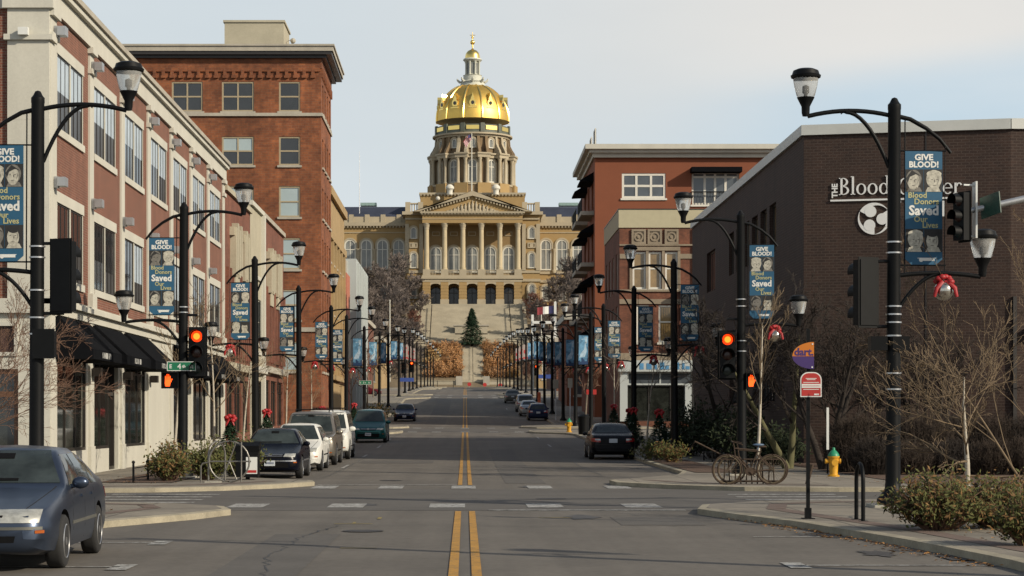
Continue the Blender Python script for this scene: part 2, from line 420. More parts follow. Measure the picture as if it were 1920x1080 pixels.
# ------------------------------------------------------------------ painted lines
def marks(name, rects, mat, lift=.010):
    mb = MB()
    for x0, x1, y0, y1 in rects: sheet(mb, x0, x1, y0, y1, lift, 4.)
    return struct(mb.build(name, mat))
yl = []
for a, b in ((-30, 38.6), (53.6, 133), (148.5, 243), (260, 343), (360, 443)):
    yl += [(-.19, -.075, a, b), (.075, .19, a, b)]
marks('centre_line', yl, m_yellow)
wl = [(x, x+.72, 40.2, 42.0) for x in (-4.75, -2.75, -.72, 1.25, 3.2)]
wl += [(x, x+.62, 50.9, 53.0) for x in (-3.9, -2.2, -.35, 1.6, 3.6)]
wl += [(.45, 4.25, 38.9, 39.2), (-3.9, -.2, 53.5, 53.75)]
wl += [(x0, x1, y, y+.42) for x0, x1 in ((6.1, 8.6), (-8.2, -5.7)) for y in (42.4, 43.9, 45.4, 46.9)]
wl += [(-6.9, -4.25, 28.8, 28.9), (-4.45, -4.2, 28.35, 29.2), (-6.9, -4.1, 24.05, 24.15), (-4.2, -3.95, 23.6, 24.5)]
wl += [(4.0, 6.4, 24.3, 24.4), (3.85, 4.1, 23.9, 24.8), (4.3, 6.3, 30.2, 30.28)]
for cy in (134.3, 148.2):
    wl += [(x, x+.6, cy-.9, cy+.9) for x in (-3.8, -2.2, -.3, 1.6, 3.3)]
wl += [(.4, 4, 132.4, 132.7), (-4, -.4, 150.2, 150.5), (.4, 4, 243.5, 244.1), (-4, -.4, 259, 259.6)]
for cy in (245.2, 258): wl += [(x, x+.6, cy-.9, cy+.9) for x in (-3.8, -2.2, -.3, 1.6, 3.3)]
wl += [(-4.3, -4.2, y, y+4) for y in (70, 84, 98, 112)] + [(4.2, 4.3, y, y+4) for y in (100, 116, 205)]
marks('road_marking', wl, m_white)
# surveyor's faded yellow paint and tar-sealed cracks
marks('faded_paint_mark', [(-2.2, -1.55, 34.0, 34.1), (-1.55, -1.48, 35.6, 36.3), (-1.9, -1.85, 34.1, 34.6), (-1.7, -1.2, 27.6, 27.68), (1.3, 2.0, 36.1, 36.2)], M('faded_yellow', (.22, .17, .05), var=.4, scale=9), .008)
def crack(pts, w, seed):
    r = random.Random(seed); mb = MB(); P = []
    for i in range(len(pts)-1):
        n = 14
        for k in range(n):
            t = k / n; P.append((pts[i][0]*(1-t) + pts[i+1][0]*t + r.uniform(-.06, .06), pts[i][1]*(1-t) + pts[i+1][1]*t + r.uniform(-.06, .06)))
    P.append(pts[-1])
    for i in range(len(P)-1):
        t = Vector((P[i+1][0]-P[i][0], P[i+1][1]-P[i][1])).normalized(); q = Vector((-t.y, t.x)) * w * r.uniform(.6, 1.2)
        mb.face((P[i][0], P[i][1], prof(P[i][1])+.007), (P[i+1][0], P[i+1][1], prof(P[i+1][1])+.007), (P[i+1][0]+q.x, P[i+1][1]+q.y, prof(P[i+1][1])+.007), (P[i][0]+q.x, P[i][1]+q.y, prof(P[i][1])+.007))
    struct(mb.build('tar_seam', m_tar))
crack([(-2.2, 22), (-2.5, 26), (-2.45, 30), (-2.1, 33.5)], .025, 1)
crack([(-6, 44.5), (-2, 44.9), (2, 44.6), (6, 45)], .04, 2)
crack([(-4, 62.5), (0, 62.8), (4.5, 62.4)], .05, 4)
crack([(-4.2, 70), (4.3, 70.5)], .06, 5); crack([(-4, 88.4), (4, 88)], .06, 6); crack([(-4, 104), (4.2, 104.3)], .07, 7)
crack([(-4.2, 33.2), (-1, 33.5), (2.5, 33.1), (4.2, 33.4)], .018, 9); crack([(-4.2, 60), (-4.1, 80), (-4.25, 110), (-4.1, 130)], .03, 10); crack([(4.2, 62), (4.1, 90), (4.2, 130)], .03, 11)
def disc(x, y, r, name, mat):
    mb = MB(); mb.face(*[(x + r*cos(2*pi*k/20), y + r*sin(2*pi*k/20), prof(y) + .0115) for k in range(20)]); return struct(mb.build(name, mat))
m_iron = M('cast_iron_cover', (.035, .032, .03), rough=.7, var=.4, scale=12)
for x, y in ((1.9, 44.6), (-2.1, 57.4), (2.3, 93), (-1.6, 31.8), (2.6, 128)): disc(x, y, .33, 'manhole_cover', m_iron)
marks('storm_drain', [(-6.9, -6.35, 36.2 - 6, 37.1 - 6), (6.05, 6.55, 25.2, 26.1), (-6.85, -6.3, 63, 63.9)], m_iron, .012)
# oil drips where cars stand
m_oil = M('oil_stain', (.045, .04, .036), rough=.6, var=.35, scale=6)
ro = random.Random(14)
for x, y in ((-5.6, 29.5), (-5.5, 56.2), (-5.6, 65.4), (5.8, 77.5), (5.9, 70.2), (-2.0, 41.5), (2.1, 36.3), (1.7, 52.2), (5.4, 26.5)):
    mb = MB(); n_ = 18; r0 = ro.uniform(.18, .42); mb.face(*[(x + r0*(1 + .35*sin(k*2.1 + x))*cos(2*pi*k/n_)*.8, y + r0*2.2*(1 + .3*cos(k*1.7 + y))*sin(2*pi*k/n_), prof(y) + .0085) for k in range(n_)]); struct(mb.build('oil_stain', m_oil))
# long patches where the street was dug up and filled
marks('road_patch', [(1.1, 2.2, 55, 96), (-3.2, -1.6, 160, 235), (-2.9, -1.9, 13, 31), (2.6, 4.0, 33.6, 36.4), (-4.0, -1.2, 76, 79.5), (.6, 3.9, 112, 118)], m_asph2, .005)

# ------------------------------------------------------------------ camera, sun, sky
cam = bpy.data.objects.new('camera', bpy.data.cameras.new('camera')); COL.objects.link(cam); SC.camera = cam
cam.location = (0, 0, EYE); cam.rotation_euler = (radians(90), 0, 0)
cam.data.sensor_width = 36; cam.data.lens = FOC / 1920 * 36
cam.data.shift_x = (960 - VX) / 1920; cam.data.shift_y = (VY - 540) / 1920
cam.data.clip_end = 4000; cam.data.clip_start = .5
AZ, EL = radians(57), radians(26.5)
sd = Vector((sin(AZ) * cos(EL), -cos(AZ) * cos(EL), sin(EL)))
sun = bpy.data.objects.new('sun', bpy.data.lights.new('sun', 'SUN')); COL.objects.link(sun)
sun.data.energy = 4.6; sun.data.angle = radians(.6); sun.data.color = (1, .89, .72)
sun.rotation_euler = sd.to_track_quat('Z', 'Y').to_euler(); sun.location = (40, -30, 60)
w = bpy.data.worlds.new('World'); SC.world = w; w.use_nodes = True
nt = w.node_tree; bg = nt.nodes['Background']
sky = _n(nt, 'ShaderNodeTexSky'); sky.sky_type = 'NISHITA'; sky.sun_disc = False
sky.sun_elevation = EL; sky.sun_rotation = pi - AZ; sky.air_density = 1.1; sky.dust_density = 2.5; sky.ozone_density = 1.5
tc = _n(nt, 'ShaderNodeTexCoord')
mp = _n(nt, 'ShaderNodeMapping'); mp.inputs['Scale'].default_value = (2.2, 2.2, 9.0); mp.inputs['Location'].default_value = (.35, 0, .2)
nt.links.new(tc.outputs['Generated'], mp.inputs[0])
nz = _n(nt, 'ShaderNodeTexNoise', Scale=1.3, Detail=5.0, Roughness=.5); nt.links.new(mp.outputs[0], nz.inputs['Vector'])
mr = _n(nt, 'ShaderNodeMapRange'); mr.inputs[1].default_value = .34; mr.inputs[2].default_value = .58; mr.inputs[3].default_value = .90; mr.inputs[4].default_value = 1.
nt.links.new(nz.outputs[0], mr.inputs[0])
mx = _n(nt, 'ShaderNodeMix', data_type='RGBA'); mx.inputs[7].default_value = (7.3, 7.6, 7.65, 1)
# thin cloud lies over the lower sky, opens in one low gap to the right; unseen zenith cleared to cut shadow fill
sv = _n(nt, 'ShaderNodeSeparateXYZ'); nt.links.new(tc.outputs['Generated'], sv.inputs[0])
def ramp(src, a, b, lo=0., hi=1.):
    r_ = _n(nt, 'ShaderNodeMapRange', interpolation_type='SMOOTHSTEP'); r_.inputs[1].default_value = a; r_.inputs[2].default_value = b; r_.inputs[3].default_value = lo; r_.inputs[4].default_value = hi
    nt.links.new(src, r_.inputs[0]); return r_.outputs[0]
def mul(a, b):
    m_ = _n(nt, 'ShaderNodeMath', operation='MULTIPLY'); nt.links.new(a, m_.inputs[0]); nt.links.new(b, m_.inputs[1]); return m_.outputs[0]
tl = _n(nt, 'ShaderNodeMath', operation='MULTIPLY_ADD'); tl.inputs[1].default_value = -.10; nt.links.new(sv.outputs[0], tl.inputs[0]); nt.links.new(sv.outputs[2], tl.inputs[2])
gap = mul(mul(ramp(sv.outputs[0], .06, .22), ramp(tl.outputs[0], .095, .122)), ramp(tl.outputs[0], .158, .135))
fac = mul(mr.outputs[0], ramp(sv.outputs[2], .62, .24, .12, 1.)); mr2 = ramp(nz.outputs[0], .3, .6, 1.0, .55)
c2 = _n(nt, 'ShaderNodeMix', data_type='RGBA'); c2.inputs[6].default_value = (6.75, 7.4, 7.75, 1); c2.inputs[7].default_value = (7.9, 7.75, 7.45, 1)
nt.links.new(mul(ramp(sv.outputs[0], -.12, .2), ramp(sv.outputs[2], .11, .19)), c2.inputs[0])
c3 = _n(nt, 'ShaderNodeMix', data_type='RGBA'); c3.inputs[7].default_value = (5.2, 6.8, 8.0, 1); nt.links.new(c2.outputs[2], c3.inputs[6]); nt.links.new(mul(gap, mr2), c3.inputs[0])
nt.links.new(c3.outputs[2], mx.inputs[7])
nt.links.new(fac, mx.inputs[0]); nt.links.new(sky.outputs[0], mx.inputs[6])
nt.links.new(mx.outputs[2], bg.inputs['Color']); bg.inputs['Strength'].default_value = .1
SC.view_settings.view_transform = 'Standard'; SC.view_settings.look = 'None'; SC.view_settings.exposure = 0; SC.view_settings.gamma = 1
try:
    SC.cycles.max_bounces = 6; SC.cycles.diffuse_bounces = 3; SC.cycles.use_denoising = True; SC.cycles.caustics_reflective = False; SC.cycles.caustics_refractive = False
except Exception: pass
# ------------------------------------------------------------------ vehicles
v_glass = M('car_glass', (.030, .038, .038), rough=.06, var=.6, scale=2.2, spec=.35); v_tyre = M('tyre', (.018, .018, .018), rough=.85, var=.2)
v_alloy = M('alloy', (.45, .45, .45), rough=.28, metal=.85, var=.1); v_plastic = M('black_plastic', (.006, .006, .0065), rough=.7, spec=.1)
v_head = M('headlamp', (.42, .42, .38), rough=.22, var=.35, scale=9, spec=.8, metal=.3); v_tail = M('tail_lamp', (.30, .012, .012), rough=.15, var=.2, spec=.7)
v_amber = M('amber_lamp', (.34, .08, .008), rough=.2); v_plate = M('number_plate', (.52, .56, .60), rough=.5, var=.1); v_well = M('wheel_well', (.008, .008, .008), rough=.9)
v_dark = M('seam', (.01, .01, .01), rough=.8); v_seat = M('pale_interior', (.16, .15, .13), rough=.9)
def paint(name, c, rough=.30, metal=.35, coat=.1, spec=.3): return M(name, c, rough=rough, metal=metal, var=.05, scale=3, coat=coat, spec=spec)
SED = [(0, .60, .50, .62, .32), (.008, .66, .57, .76, .26), (.025, .70, .63, .86, .22), (.055, .735, .67, .93, .20), (.10, .775, .71, .97, .19), (.20, .87, .80, 1, .18), (.285, .955, .88, 1, .18), (.300, .985, .89, 1, .18),
       (.395, 1.33, .915, 1, .18), (.44, 1.41, .925, 1, .18), (.53, 1.44, .93, 1, .18), (.63, 1.42, .935, 1, .18), (.70, 1.33, .94, 1, .18), (.80, 1.085, .945, .995, .18), (.83, 1.035, .94, .99, .19), (.93, 1.00, .90, .965, .21), (.975, .94, .83, .92, .25), (1, .80, .70, .80, .34)]
SUV = [(0, .86, .72, .74, .42), (.008, 1.0, .88, .86, .36), (.018, 1.04, .92, .93, .33), (.03, 1.07, .96, .97, .31), (.10, 1.11, 1.02, .99, .28), (.20, 1.15, 1.07, 1, .27), (.235, 1.19, 1.09, 1, .27), (.33, 1.78, 1.12, 1, .27), (.37, 1.90, 1.13, 1, .27),
       (.5, 1.95, 1.13, 1, .27), (.88, 1.93, 1.13, 1, .27), (.945, 1.86, 1.13, .99, .28), (.975, 1.5, 1.10, .97, .30), (.992, 1.08, .98, .94, .34), (1, .9, .84, .88, .42)]
VAN = [(0, .66, .55, .70, .30), (.010, .76, .66, .83, .23), (.04, .84, .75, .96, .20), (.12, .96, .86, .99, .19), (.19, 1.05, .94, 1, .18), (.215, 1.09, .96, 1, .18), (.35, 1.60, 1.0, 1, .18), (.40, 1.71, 1.01, 1, .18),
       (.55, 1.76, 1.01, 1, .18), (.88, 1.72, 1.01, 1, .18), (.95, 1.60, 1.0, .985, .2), (.98, 1.10, .95, .96, .24), (1, .85, .75, .88, .34)]
WAG = [(0, .60, .50, .66, .32), (.010, .67, .58, .80, .25), (.04, .74, .66, .91, .21), (.12, .82, .75, .985, .19), (.22, .93, .86, 1, .18), (.27, 1.0, .90, 1, .18), (.38, 1.42, .94, 1, .18), (.43, 1.52, .95, 1, .18),
       (.55, 1.55, .95, 1, .18), (.85, 1.50, .95, 1, .18), (.93, 1.36, .95, .985, .2), (.975, 1.02, .90, .95, .24), (1, .82, .74, .85, .34)]
def spline(K, n=64):
    out = []
    for i in range(len(K) - 1):
        a, b = K[i], K[i+1]; m = max(1, int(round((b[0]-a[0])*n)))
        for k in range(m):
            t = k/m; out.append(tuple(a[j] + (b[j]-a[j])*t for j in range(5)))
    out.append(K[-1])
    # soften the corners of the profile without moving the ends
    for _ in range(1):
        q = list(out)
        for i in range(2, len(out)-2): q[i] = (out[i][0],) + tuple(.25*out[i-1][j] + .5*out[i][j] + .25*out[i+1][j] for j in range(1, 5))
        out = q
    return out
def car(kind, L, W, H, body, label, X, Y, rz=0., wheel=.32, wb=.565, fa=.195, details=2, lower=None, rack=False, group='cars parked along the kerbs', plate=(1, 1), name='parked_car', cat='car', zlift=0., trim=None, grille='bar', head=(.44, .80)):
    """front of the car points toward -Y in its own space; Y is where its front bumper stands"""
    K = {'sedan': SED, 'suv': SUV, 'van': VAN, 'wagon': WAG}[kind]; H0 = max(k[1] for k in K); tum = {'sedan': .44, 'suv': .20, 'van': .30, 'wagon': .38}[kind]
    sz = H/H0; st = spline([(f, zt*sz, b*sz, hw, zb*sz) for f, zt, b, hw, zb in K]); hw0 = W/2
    nr = 13; vs = []; fs = []
    for f, zt, be, hwf, zb in st:
        y = f*L - L/2; hw = hw0*hwf; h = max(.015, zt - be); xe = .95*hw - tum*h
        half = [(0, zb), (.80*hw, zb), (.95*hw, zb + .05), (.985*hw, zb + .16), (hw, zb + .42*(be-zb)), (.992*hw, zb + .78*(be-zb)), (.965*hw, zb + .95*(be-zb)), (.95*hw, be), (.95*hw - tum*h*.5, be + .5*h), (xe, be + .86*h), (xe - .06*min(1, h*3), be + .955*h), (xe*.62, zt - .004), (0, zt + .012*min(1, h*2))]
        ring = half + [(-x, z) for x, z in half[-2:0:-1]]
        vs += [(x, y, z) for x, z in ring]
    n = 2*nr - 2; k = len(st)
    for i in range(k-1):
        for j in range(n): fs.append((i*n + j, i*n + (j+1) % n, (i+1)*n + (j+1) % n, (i+1)*n + j))
    fs += [tuple(range(n-1, -1, -1)), tuple((k-1)*n + j for j in range(n))]
    mb = MB(); mb.add(vs, fs); me = mb.mesh('body', [body, v_well], None, True)
    bvh = BVHTree.FromPolygons([v.co.copy() for v in me.vertices], [tuple(p.vertices) for p in me.polygons])
    ya = [fa*L - L/2, fa*L - L/2 + wb*L]
    # wheel arches cut out of the body
    cut = MB()
    for yy in ya:
        for s in (-1, 1): cut.lathe((0, yy, wheel), [(wheel*1.2, s*(hw0 - .34)), (wheel*1.2, s*(hw0 + .2))], 26, 'x')
    cm = cut.mesh('cutter', [v_well], None, True); co = bpy.data.objects.new('cutter', cm); COL.objects.link(co)
    bo = bpy.data.objects.new('body', me); COL.objects.link(bo)
    md = bo.modifiers.new('arch', 'BOOLEAN'); md.object = co; md.operation = 'DIFFERENCE'; md.solver = 'EXACT'
    try: md.material_mode = 'TRANSFER'
    except Exception: pass
    dg = bpy.context.evaluated_depsgraph_get(); dg.update(); me2 = bpy.data.meshes.new_from_object(bo.evaluated_get(dg)); me2.name = 'body'
    bpy.data.objects.remove(co); bpy.data.objects.remove(bo)
    me2.polygons.foreach_set('use_smooth', [True]*len(me2.polygons)); me2.set_sharp_from_angle(angle=radians(38))
    yc = Y + L/2
    root = thing(name, label, cat, (X, yc, prof(yc) + zlift), group, rz)
    if abs(rz - pi) < .3 or abs(rz) < .3:
        root.rotation_euler = (math.atan2(prof(yc + 1.3) - prof(yc - 1.3), 2.6) * (1 if abs(rz) < .3 else -1), 0, rz)
    B = obj('body', me2, root)
    def hit(a, b, axis):
        if axis == 'f': r = bvh.ray_cast(Vector((a, -L, b)), Vector((0, 1, 0)))
        elif axis == 't': r = bvh.ray_cast(Vector((a, b, 4)), Vector((0, 0, -1)))
        elif axis == 'r': r = bvh.ray_cast(Vector((a, L, b)), Vector((0, -1, 0)))
        else:
            s = 1 if axis == '+' else -1; r = bvh.ray_cast(Vector((s*3, a, b)), Vector((-s, 0, 0)))
        return r[0], r[1]
    def patch(nm, mat, quad, axis, par=None, off=.006, g=(6, 4)):
        """a thin shell that follows the body where the outline falls on it"""
        nu, nv = g; P = []; q = [Vector(p) for p in quad]
        for j in range(nv+1):
            for i in range(nu+1):
                u, v = i/nu, j/nv; p = q[0]*(1-u)*(1-v) + q[1]*u*(1-v) + q[2]*u*v + q[3]*(1-u)*v
                P.append(hit(p.x, p.y, axis))
        if any(a is None for a, _ in P):
            ok = [a for a, _ in P if a is not None]
            if len(ok) < len(P)*.5: return None
        m = MB(); N = (nu+1)*(nv+1); vs = []
        for a, nrm in P: vs.append(tuple(a + nrm*off) if a is not None else None)
        for a, nrm in P: vs.append(tuple(a - nrm*.012) if a is not None else None)
        F_ = []
        for j in range(nv):
            for i in range(nu):
                c = [j*(nu+1)+i, j*(nu+1)+i+1, (j+1)*(nu+1)+i+1, (j+1)*(nu+1)+i]
                if any(vs[t] is None for t in c): continue
                F_ += [tuple(c), tuple(t + N for t in reversed(c))]
                for (s_, e, edge) in ((c[0], c[1], j == 0), (c[1], c[2], i == nu-1), (c[2], c[3], j == nv-1), (c[3], c[0], i == 0)):
                    if edge: F_.append((s_, s_ + N, e + N, e))
        m.add([v if v is not None else (0, 0, .5) for v in vs], F_)
        return obj(nm, m.mesh(nm, mat, 40), par or root)
    g_ = lambda f: f*L - L/2
    # glass
    cowl = {'sedan': .30, 'suv': .237, 'van': .218, 'wagon': .272}[kind]; rf = {'sedan': .435, 'suv': .362, 'van': .392, 'wagon': .425}[kind]
    zc = {'sedan': .985, 'suv': 1.20, 'van': 1.10, 'wagon': 1.01}[kind]*sz + .015; zr = {'sedan': 1.385, 'suv': 1.85, 'van': 1.67, 'wagon': 1.48}[kind]*sz
    be = {'sedan': .915, 'suv': 1.12, 'van': 1.0, 'wagon': .94}[kind]*sz; tops = (zr - be)
    xb = .83*hw0; xt = .93*hw0 - tum*tops*.95 - .11
    ws = patch('windscreen', v_glass, [(-xb, zc), (xb, zc), (xt, zr), (-xt, zr)], 'f', g=(10, 6))
    if details > 1:
        patch('wiper', v_plastic, [(-xb*.9, zc + .015), (xb*.3, zc + .02), (xb*.3, zc + .045), (-xb*.9, zc + .04)], 'f', ws, .018, (6, 1))
        patch('mirror_glass', v_plastic, [(-.11, zr - .10), (.11, zr - .10), (.11, zr - .04), (-.11, zr - .04)], 'f', ws, .014, (2, 1))
    if kind == 'sedan': ybk = (.955*sz + .12, 1.33*sz)
    else: ybk = ({'suv': 1.22, 'van': 1.12, 'wagon': 1.02}[kind]*sz, {'suv': 1.78, 'van': 1.60, 'wagon': 1.40}[kind]*sz)
    patch('rear_window', v_glass, [(-xb*.88, ybk[0]), (xb*.88, ybk[0]), (xt*.96, ybk[1]), (-xt*.96, ybk[1])], 'r', g=(8, 5))
    zl_, zh = be + .03, be + (H - be)*.80
    if kind == 'sedan': S = [((.335, zl_), (.505, zl_), (.505, zh), (.425, zh)), ((.52, zl_), (.665, zl_), (.665, zh), (.52, zh)), ((.675, zl_), (.755, zl_), (.70, zh*.985), (.675, zh))]
    elif kind == 'suv': S = [((.275, zl_), (.44, zl_), (.44, zh), (.355, zh)), ((.455, zl_), (.62, zl_), (.62, zh), (.455, zh)), ((.64, zl_), (.93, zl_), (.92, zh), (.64, zh))]
    elif kind == 'van': S = [((.26, zl_), (.43, zl_), (.43, zh), (.375, zh)), ((.445, zl_), (.66, zl_), (.66, zh), (.445, zh)), ((.68, zl_), (.92, zl_), (.90, zh), (.68, zh))]
    else: S = [((.31, zl_), (.48, zl_), (.48, zh), (.405, zh)), ((.495, zl_), (.66, zl_), (.66, zh), (.495, zh)), ((.68, zl_), (.90, zl_), (.86, zh*.985), (.68, zh))]
    for ax in '+-':
        for w4 in S: patch('side_window', v_glass, [(g_(f), z) for f, z in w4], ax, g=(4, 3))
        s = 1 if ax == '+' else -1
        if details:
            zb_ = .30*sz
            for f in (S[0][1][0] + .007, S[1][1][0] + .02, S[0][0][0] - .012): patch('door_seam', v_dark, [(g_(f), zb_), (g_(f) + .012, zb_), (g_(f) + .012, be - .01), (g_(f), be - .01)], ax, B, .0015, (1, 4))
            for f in (S[0][1][0] - .025, S[1][1][0] - .02): patch('door_handle', body if details < 2 else v_chrome_or(body), [(g_(f) - .09, be - .11), (g_(f) + .06, be - .11), (g_(f) + .06, be - .075), (g_(f) - .09, be - .075)], ax, B, .022, (2, 1))
            patch('side_moulding', trim or v_plastic, [(g_(.31), .50*sz), (g_(.70), .50*sz), (g_(.70), .54*sz), (g_(.31), .54*sz)], ax, B, .010, (8, 1))
            m = MB(); mx = hw0*.95 + .10; my = g_(S[0][0][0] + .02); mz = be + .06
            big = 1.35 if kind in ('suv', 'van') else 1.
            m.ball((s*mx, my, mz + .02), .105*big, .06*big, .075*big, 12, 8); m.tube([(s*(hw0*.90), my + .02, mz - .03), (s*mx, my + .01, mz)], .028, 6); m.build('wing_mirror', body, root, smooth=50, world=False)
    # lamps, grille, bumpers
    fz = {'sedan': (.62, .735), 'suv': (.78, .98), 'van': (.68, .80), 'wagon': (.63, .77)}[kind]; z0, z1 = fz[0]*sz, fz[1]*sz
    if grille == 'slim': z0, z1 = z0 - .045, z1 + .005
    for s in (-1, 1):
        patch('headlight', v_head, [(s*hw0*head[0], z0 + .01), (s*hw0*head[1], z0 + .005), (s*hw0*(head[1] + .03), z1 - .015), (s*hw0*(head[0] + .05), z1 - .02)], 'f', None, .012, (7, 3))
        if details: patch('indicator', v_amber, [(s*hw0*.76, .46*sz), (s*hw0*.86, .46*sz), (s*hw0*.86, .495*sz), (s*hw0*.76, .495*sz)], 'f', None, .010, (2, 1))
    if grille == 'slim':
        patch('grille', v_plastic, [(-hw0*.34, z0 + .03), (hw0*.34, z0 + .03), (hw0*.36, z1 - .035), (-hw0*.36, z1 - .035)], 'f', None, .008, (6, 2))
    elif grille != 'none':
        gr = patch('grille', v_plastic, [(-hw0*.40, z0 - .02), (hw0*.40, z0 - .02), (hw0*.44, z1 - .03), (-hw0*.44, z1 - .03)], 'f', None, .008, (6, 3))
        if gr:
            for k_ in range(2): zz = z0 + (z1-z0)*(.2 + .35*k_); patch('grille_bar', v_alloy, [(-hw0*.41, zz), (hw0*.41, zz), (hw0*.415, zz + .014), (-hw0*.415, zz + .014)], 'f', gr, .016, (6, 1))
        m = MB(); c, nr_ = hit(0, (z0+z1)/2, 'f')
        if c is not None: m.lathe((0, c.y - .02, (z0+z1)/2), [(.058, -.012), (.058, .012)], 16, 'y'); m.build('badge', v_alloy, root, world=False)
    if grille == 'slim':
        for s in (-1, 1): patch('air_slot', v_plastic, [(s*hw0*.07, .35*sz), (s*hw0*.50, .355*sz), (s*hw0*.52, .43*sz), (s*hw0*.07, .43*sz)], 'f', None, .005, (5, 3))
    else: patch('lower_intake', v_plastic, [(-hw0*.62, .33*sz), (hw0*.62, .33*sz), (hw0*.58, .47*sz), (-hw0*.58, .47*sz)], 'f', None, .006, (8, 2))
    if details > 1 and kind == 'sedan' and grille != 'slim':
        for s in (-1, 1): patch('fog_recess', v_plastic, [(s*hw0*.66, .36*sz), (s*hw0*.84, .37*sz), (s*hw0*.84, .45*sz), (s*hw0*.66, .46*sz)], 'f', None, .006, (3, 2))
    for s in (-1, 1):       # shut lines of the bonnet
        y0_, y1_ = g_(.06), g_(cowl - .012)
        patch('bonnet_seam', v_dark, [(s*hw0*.60, y0_), (s*hw0*.615, y0_), (s*hw0*.80, y1_), (s*hw0*.785, y1_)], 't', B, .002, (1, 8))
    patch('bumper_strip', trim or body, [(-hw0*.84, .50*sz), (hw0*.84, .50*sz), (hw0*.84, .535*sz), (-hw0*.84, .535*sz)], 'f', None, .012, (14, 1))
    if plate[0]:
        c, _q = hit(0, .46*sz, 'f'); m = MB(); m.cbox((0, c.y - .02, .455*sz), .31, .025, .155); pl_ = m.build('number_plate', v_plate, root, world=False)
        m = MB(); r = random.Random(int(X*100)); u = -.12
        while u < .11: m.fb(west(0, c.y - .0325), u, u + .022, .43*sz, .485*sz, 0, .003); u += .036
        m.build('plate_print', M('plate_ink', (.05, .07, .14), var=0), pl_, world=False)
    tz = {'sedan': (.70, .86), 'suv': (.86, 1.18), 'van': (.78, 1.0), 'wagon': (.72, .92)}[kind]
    for s in (-1, 1):
        t = patch('tail_light', v_tail, [(s*hw0*.55, tz[0]*sz), (s*hw0*.93, tz[0]*sz + .02), (s*hw0*.93, tz[1]*sz), (s*hw0*.56, tz[1]*sz - .02)], 'r', None, .010, (6, 3))
        if t: patch('reverse_lamp', v_head, [(s*hw0*.56, (tz[0]*.55 + tz[1]*.45)*sz), (s*hw0*.80, (tz[0]*.5 + tz[1]*.5)*sz), (s*hw0*.78, tz[1]*sz - .03), (s*hw0*.57, tz[1]*sz - .03)], 'r', t, .016, (3, 2))
    if plate[1]:
        zz = .74*sz if kind != 'sedan' else .76*sz; c, _q = hit(0, zz, 'r')
        if c is not None: m = MB(); m.cbox((0, c.y + .02, zz), .33, .03, .16); m.build('number_plate', v_plate, root, world=False)
    patch('rear_bumper_strip', v_plastic, [(-hw0*.8, .40*sz), (hw0*.8, .40*sz), (hw0*.8, .43*sz), (-hw0*.8, .43*sz)], 'r', None, .012, (8, 1))
    patch('boot_seam', v_dark, [(-hw0*.72, .60*sz), (hw0*.72, .60*sz), (hw0*.72, .613*sz), (-hw0*.72, .613*sz)], 'r', B, .002, (8, 1))
    if lower: 
        for ax in '+-': patch('lower_panel', lower, [(g_(.30), .27*sz), (g_(.64), .27*sz), (g_(.64), .46*sz), (g_(.30), .46*sz)], ax, B, .006, (8, 2))
        patch('lower_bumper', lower, [(-hw0*.9, .30*sz), (hw0*.9, .30*sz), (hw0*.9, .56*sz), (-hw0*.9, .56*sz)], 'f', B, .004, (10, 3))
    if rack:
        for s in (-1, 1):
            m = MB(); m.tube([(s*hw0*.62, g_(.45), H + .0), (s*hw0*.62, g_(.48), H + .07), (s*hw0*.62, g_(.85), H + .06), (s*hw0*.62, g_(.88), H - .01)], .022, 6); m.build('roof_rail', v_plastic, root, world=False)
        m = MB()
        for f in (.55, .78): m.tube([(-hw0*.62, g_(f), H + .065), (hw0*.62, g_(f), H + .065)], .02, 6)
        m.build('roof_bar', v_plastic, root, world=False)
    # wheels
    R = wheel; w2 = .105
    for yy in ya:
        for s in (-1, 1):
            t = MB(); c = (s*(hw0 - .10), yy, R)
            t.lathe(c, [(R*.62, -w2), (R*.9, -w2), (R*.985, -w2*.8), (R, -w2*.45), (R, w2*.45), (R*.985, w2*.8), (R*.9, w2), (R*.62, w2)], 28, 'x'); wl_ = t.build('wheel', v_tyre, root, smooth=50, world=False)
            h = MB(); d = s*w2*.96
            h.lathe(c, [(R*.66, d), (R*.62, d + s*.012), (R*.56, d - s*.01), (R*.54, d - s*.05), (.001, d - s*.05)], 24, 'x')
            for k_ in range(5):
                a = 2*pi*k_/5 + .3; fq = F((c[0] + d - s*.02, yy, R), (0, cos(a), sin(a)), (s, 0, 0)); e = Vector((0, -sin(a), cos(a)))
                P0, P1 = Vector((c[0] + d, yy, R)), Vector((c[0] + d, yy + R*.6*cos(a), R + R*.6*sin(a))); h.add([tuple(P0 - e*.05 - Vector((s*.03, 0, 0))), tuple(P1 - e*.04 - Vector((s*.03, 0, 0))), tuple(P1 + e*.04 - Vector((s*.03, 0, 0))), tuple(P0 + e*.05 - Vector((s*.03, 0, 0))),
                    tuple(P0 - e*.045), tuple(P1 - e*.035), tuple(P1 + e*.035), tuple(P0 + e*.045)], [(0, 3, 2, 1), (4, 5, 6, 7), (0, 1, 5, 4), (1, 2, 6, 5), (2, 3, 7, 6), (3, 0, 4, 7)])
            h.lathe(c, [(R*.16, d - s*.02), (R*.16, d + s*.008), (.001, d + s*.012)], 12, 'x'); h.build('rim', v_alloy, wl_, smooth=40, world=False)
    return root
def v_chrome_or(b): return b
pn = paint('paint_slate_blue', (.060, .078, .115), metal=.75, spec=.3, rough=.30); pk = paint('paint_black_blue', (.004, .005, .010), metal=0, coat=0, spec=.12, rough=.25); pw = paint('paint_white', (.62, .62, .58), metal=0); pt = paint('paint_silver_tan', (.26, .235, .20), metal=.7); pg = paint('paint_teal', (.010, .085, .085), metal=.4)
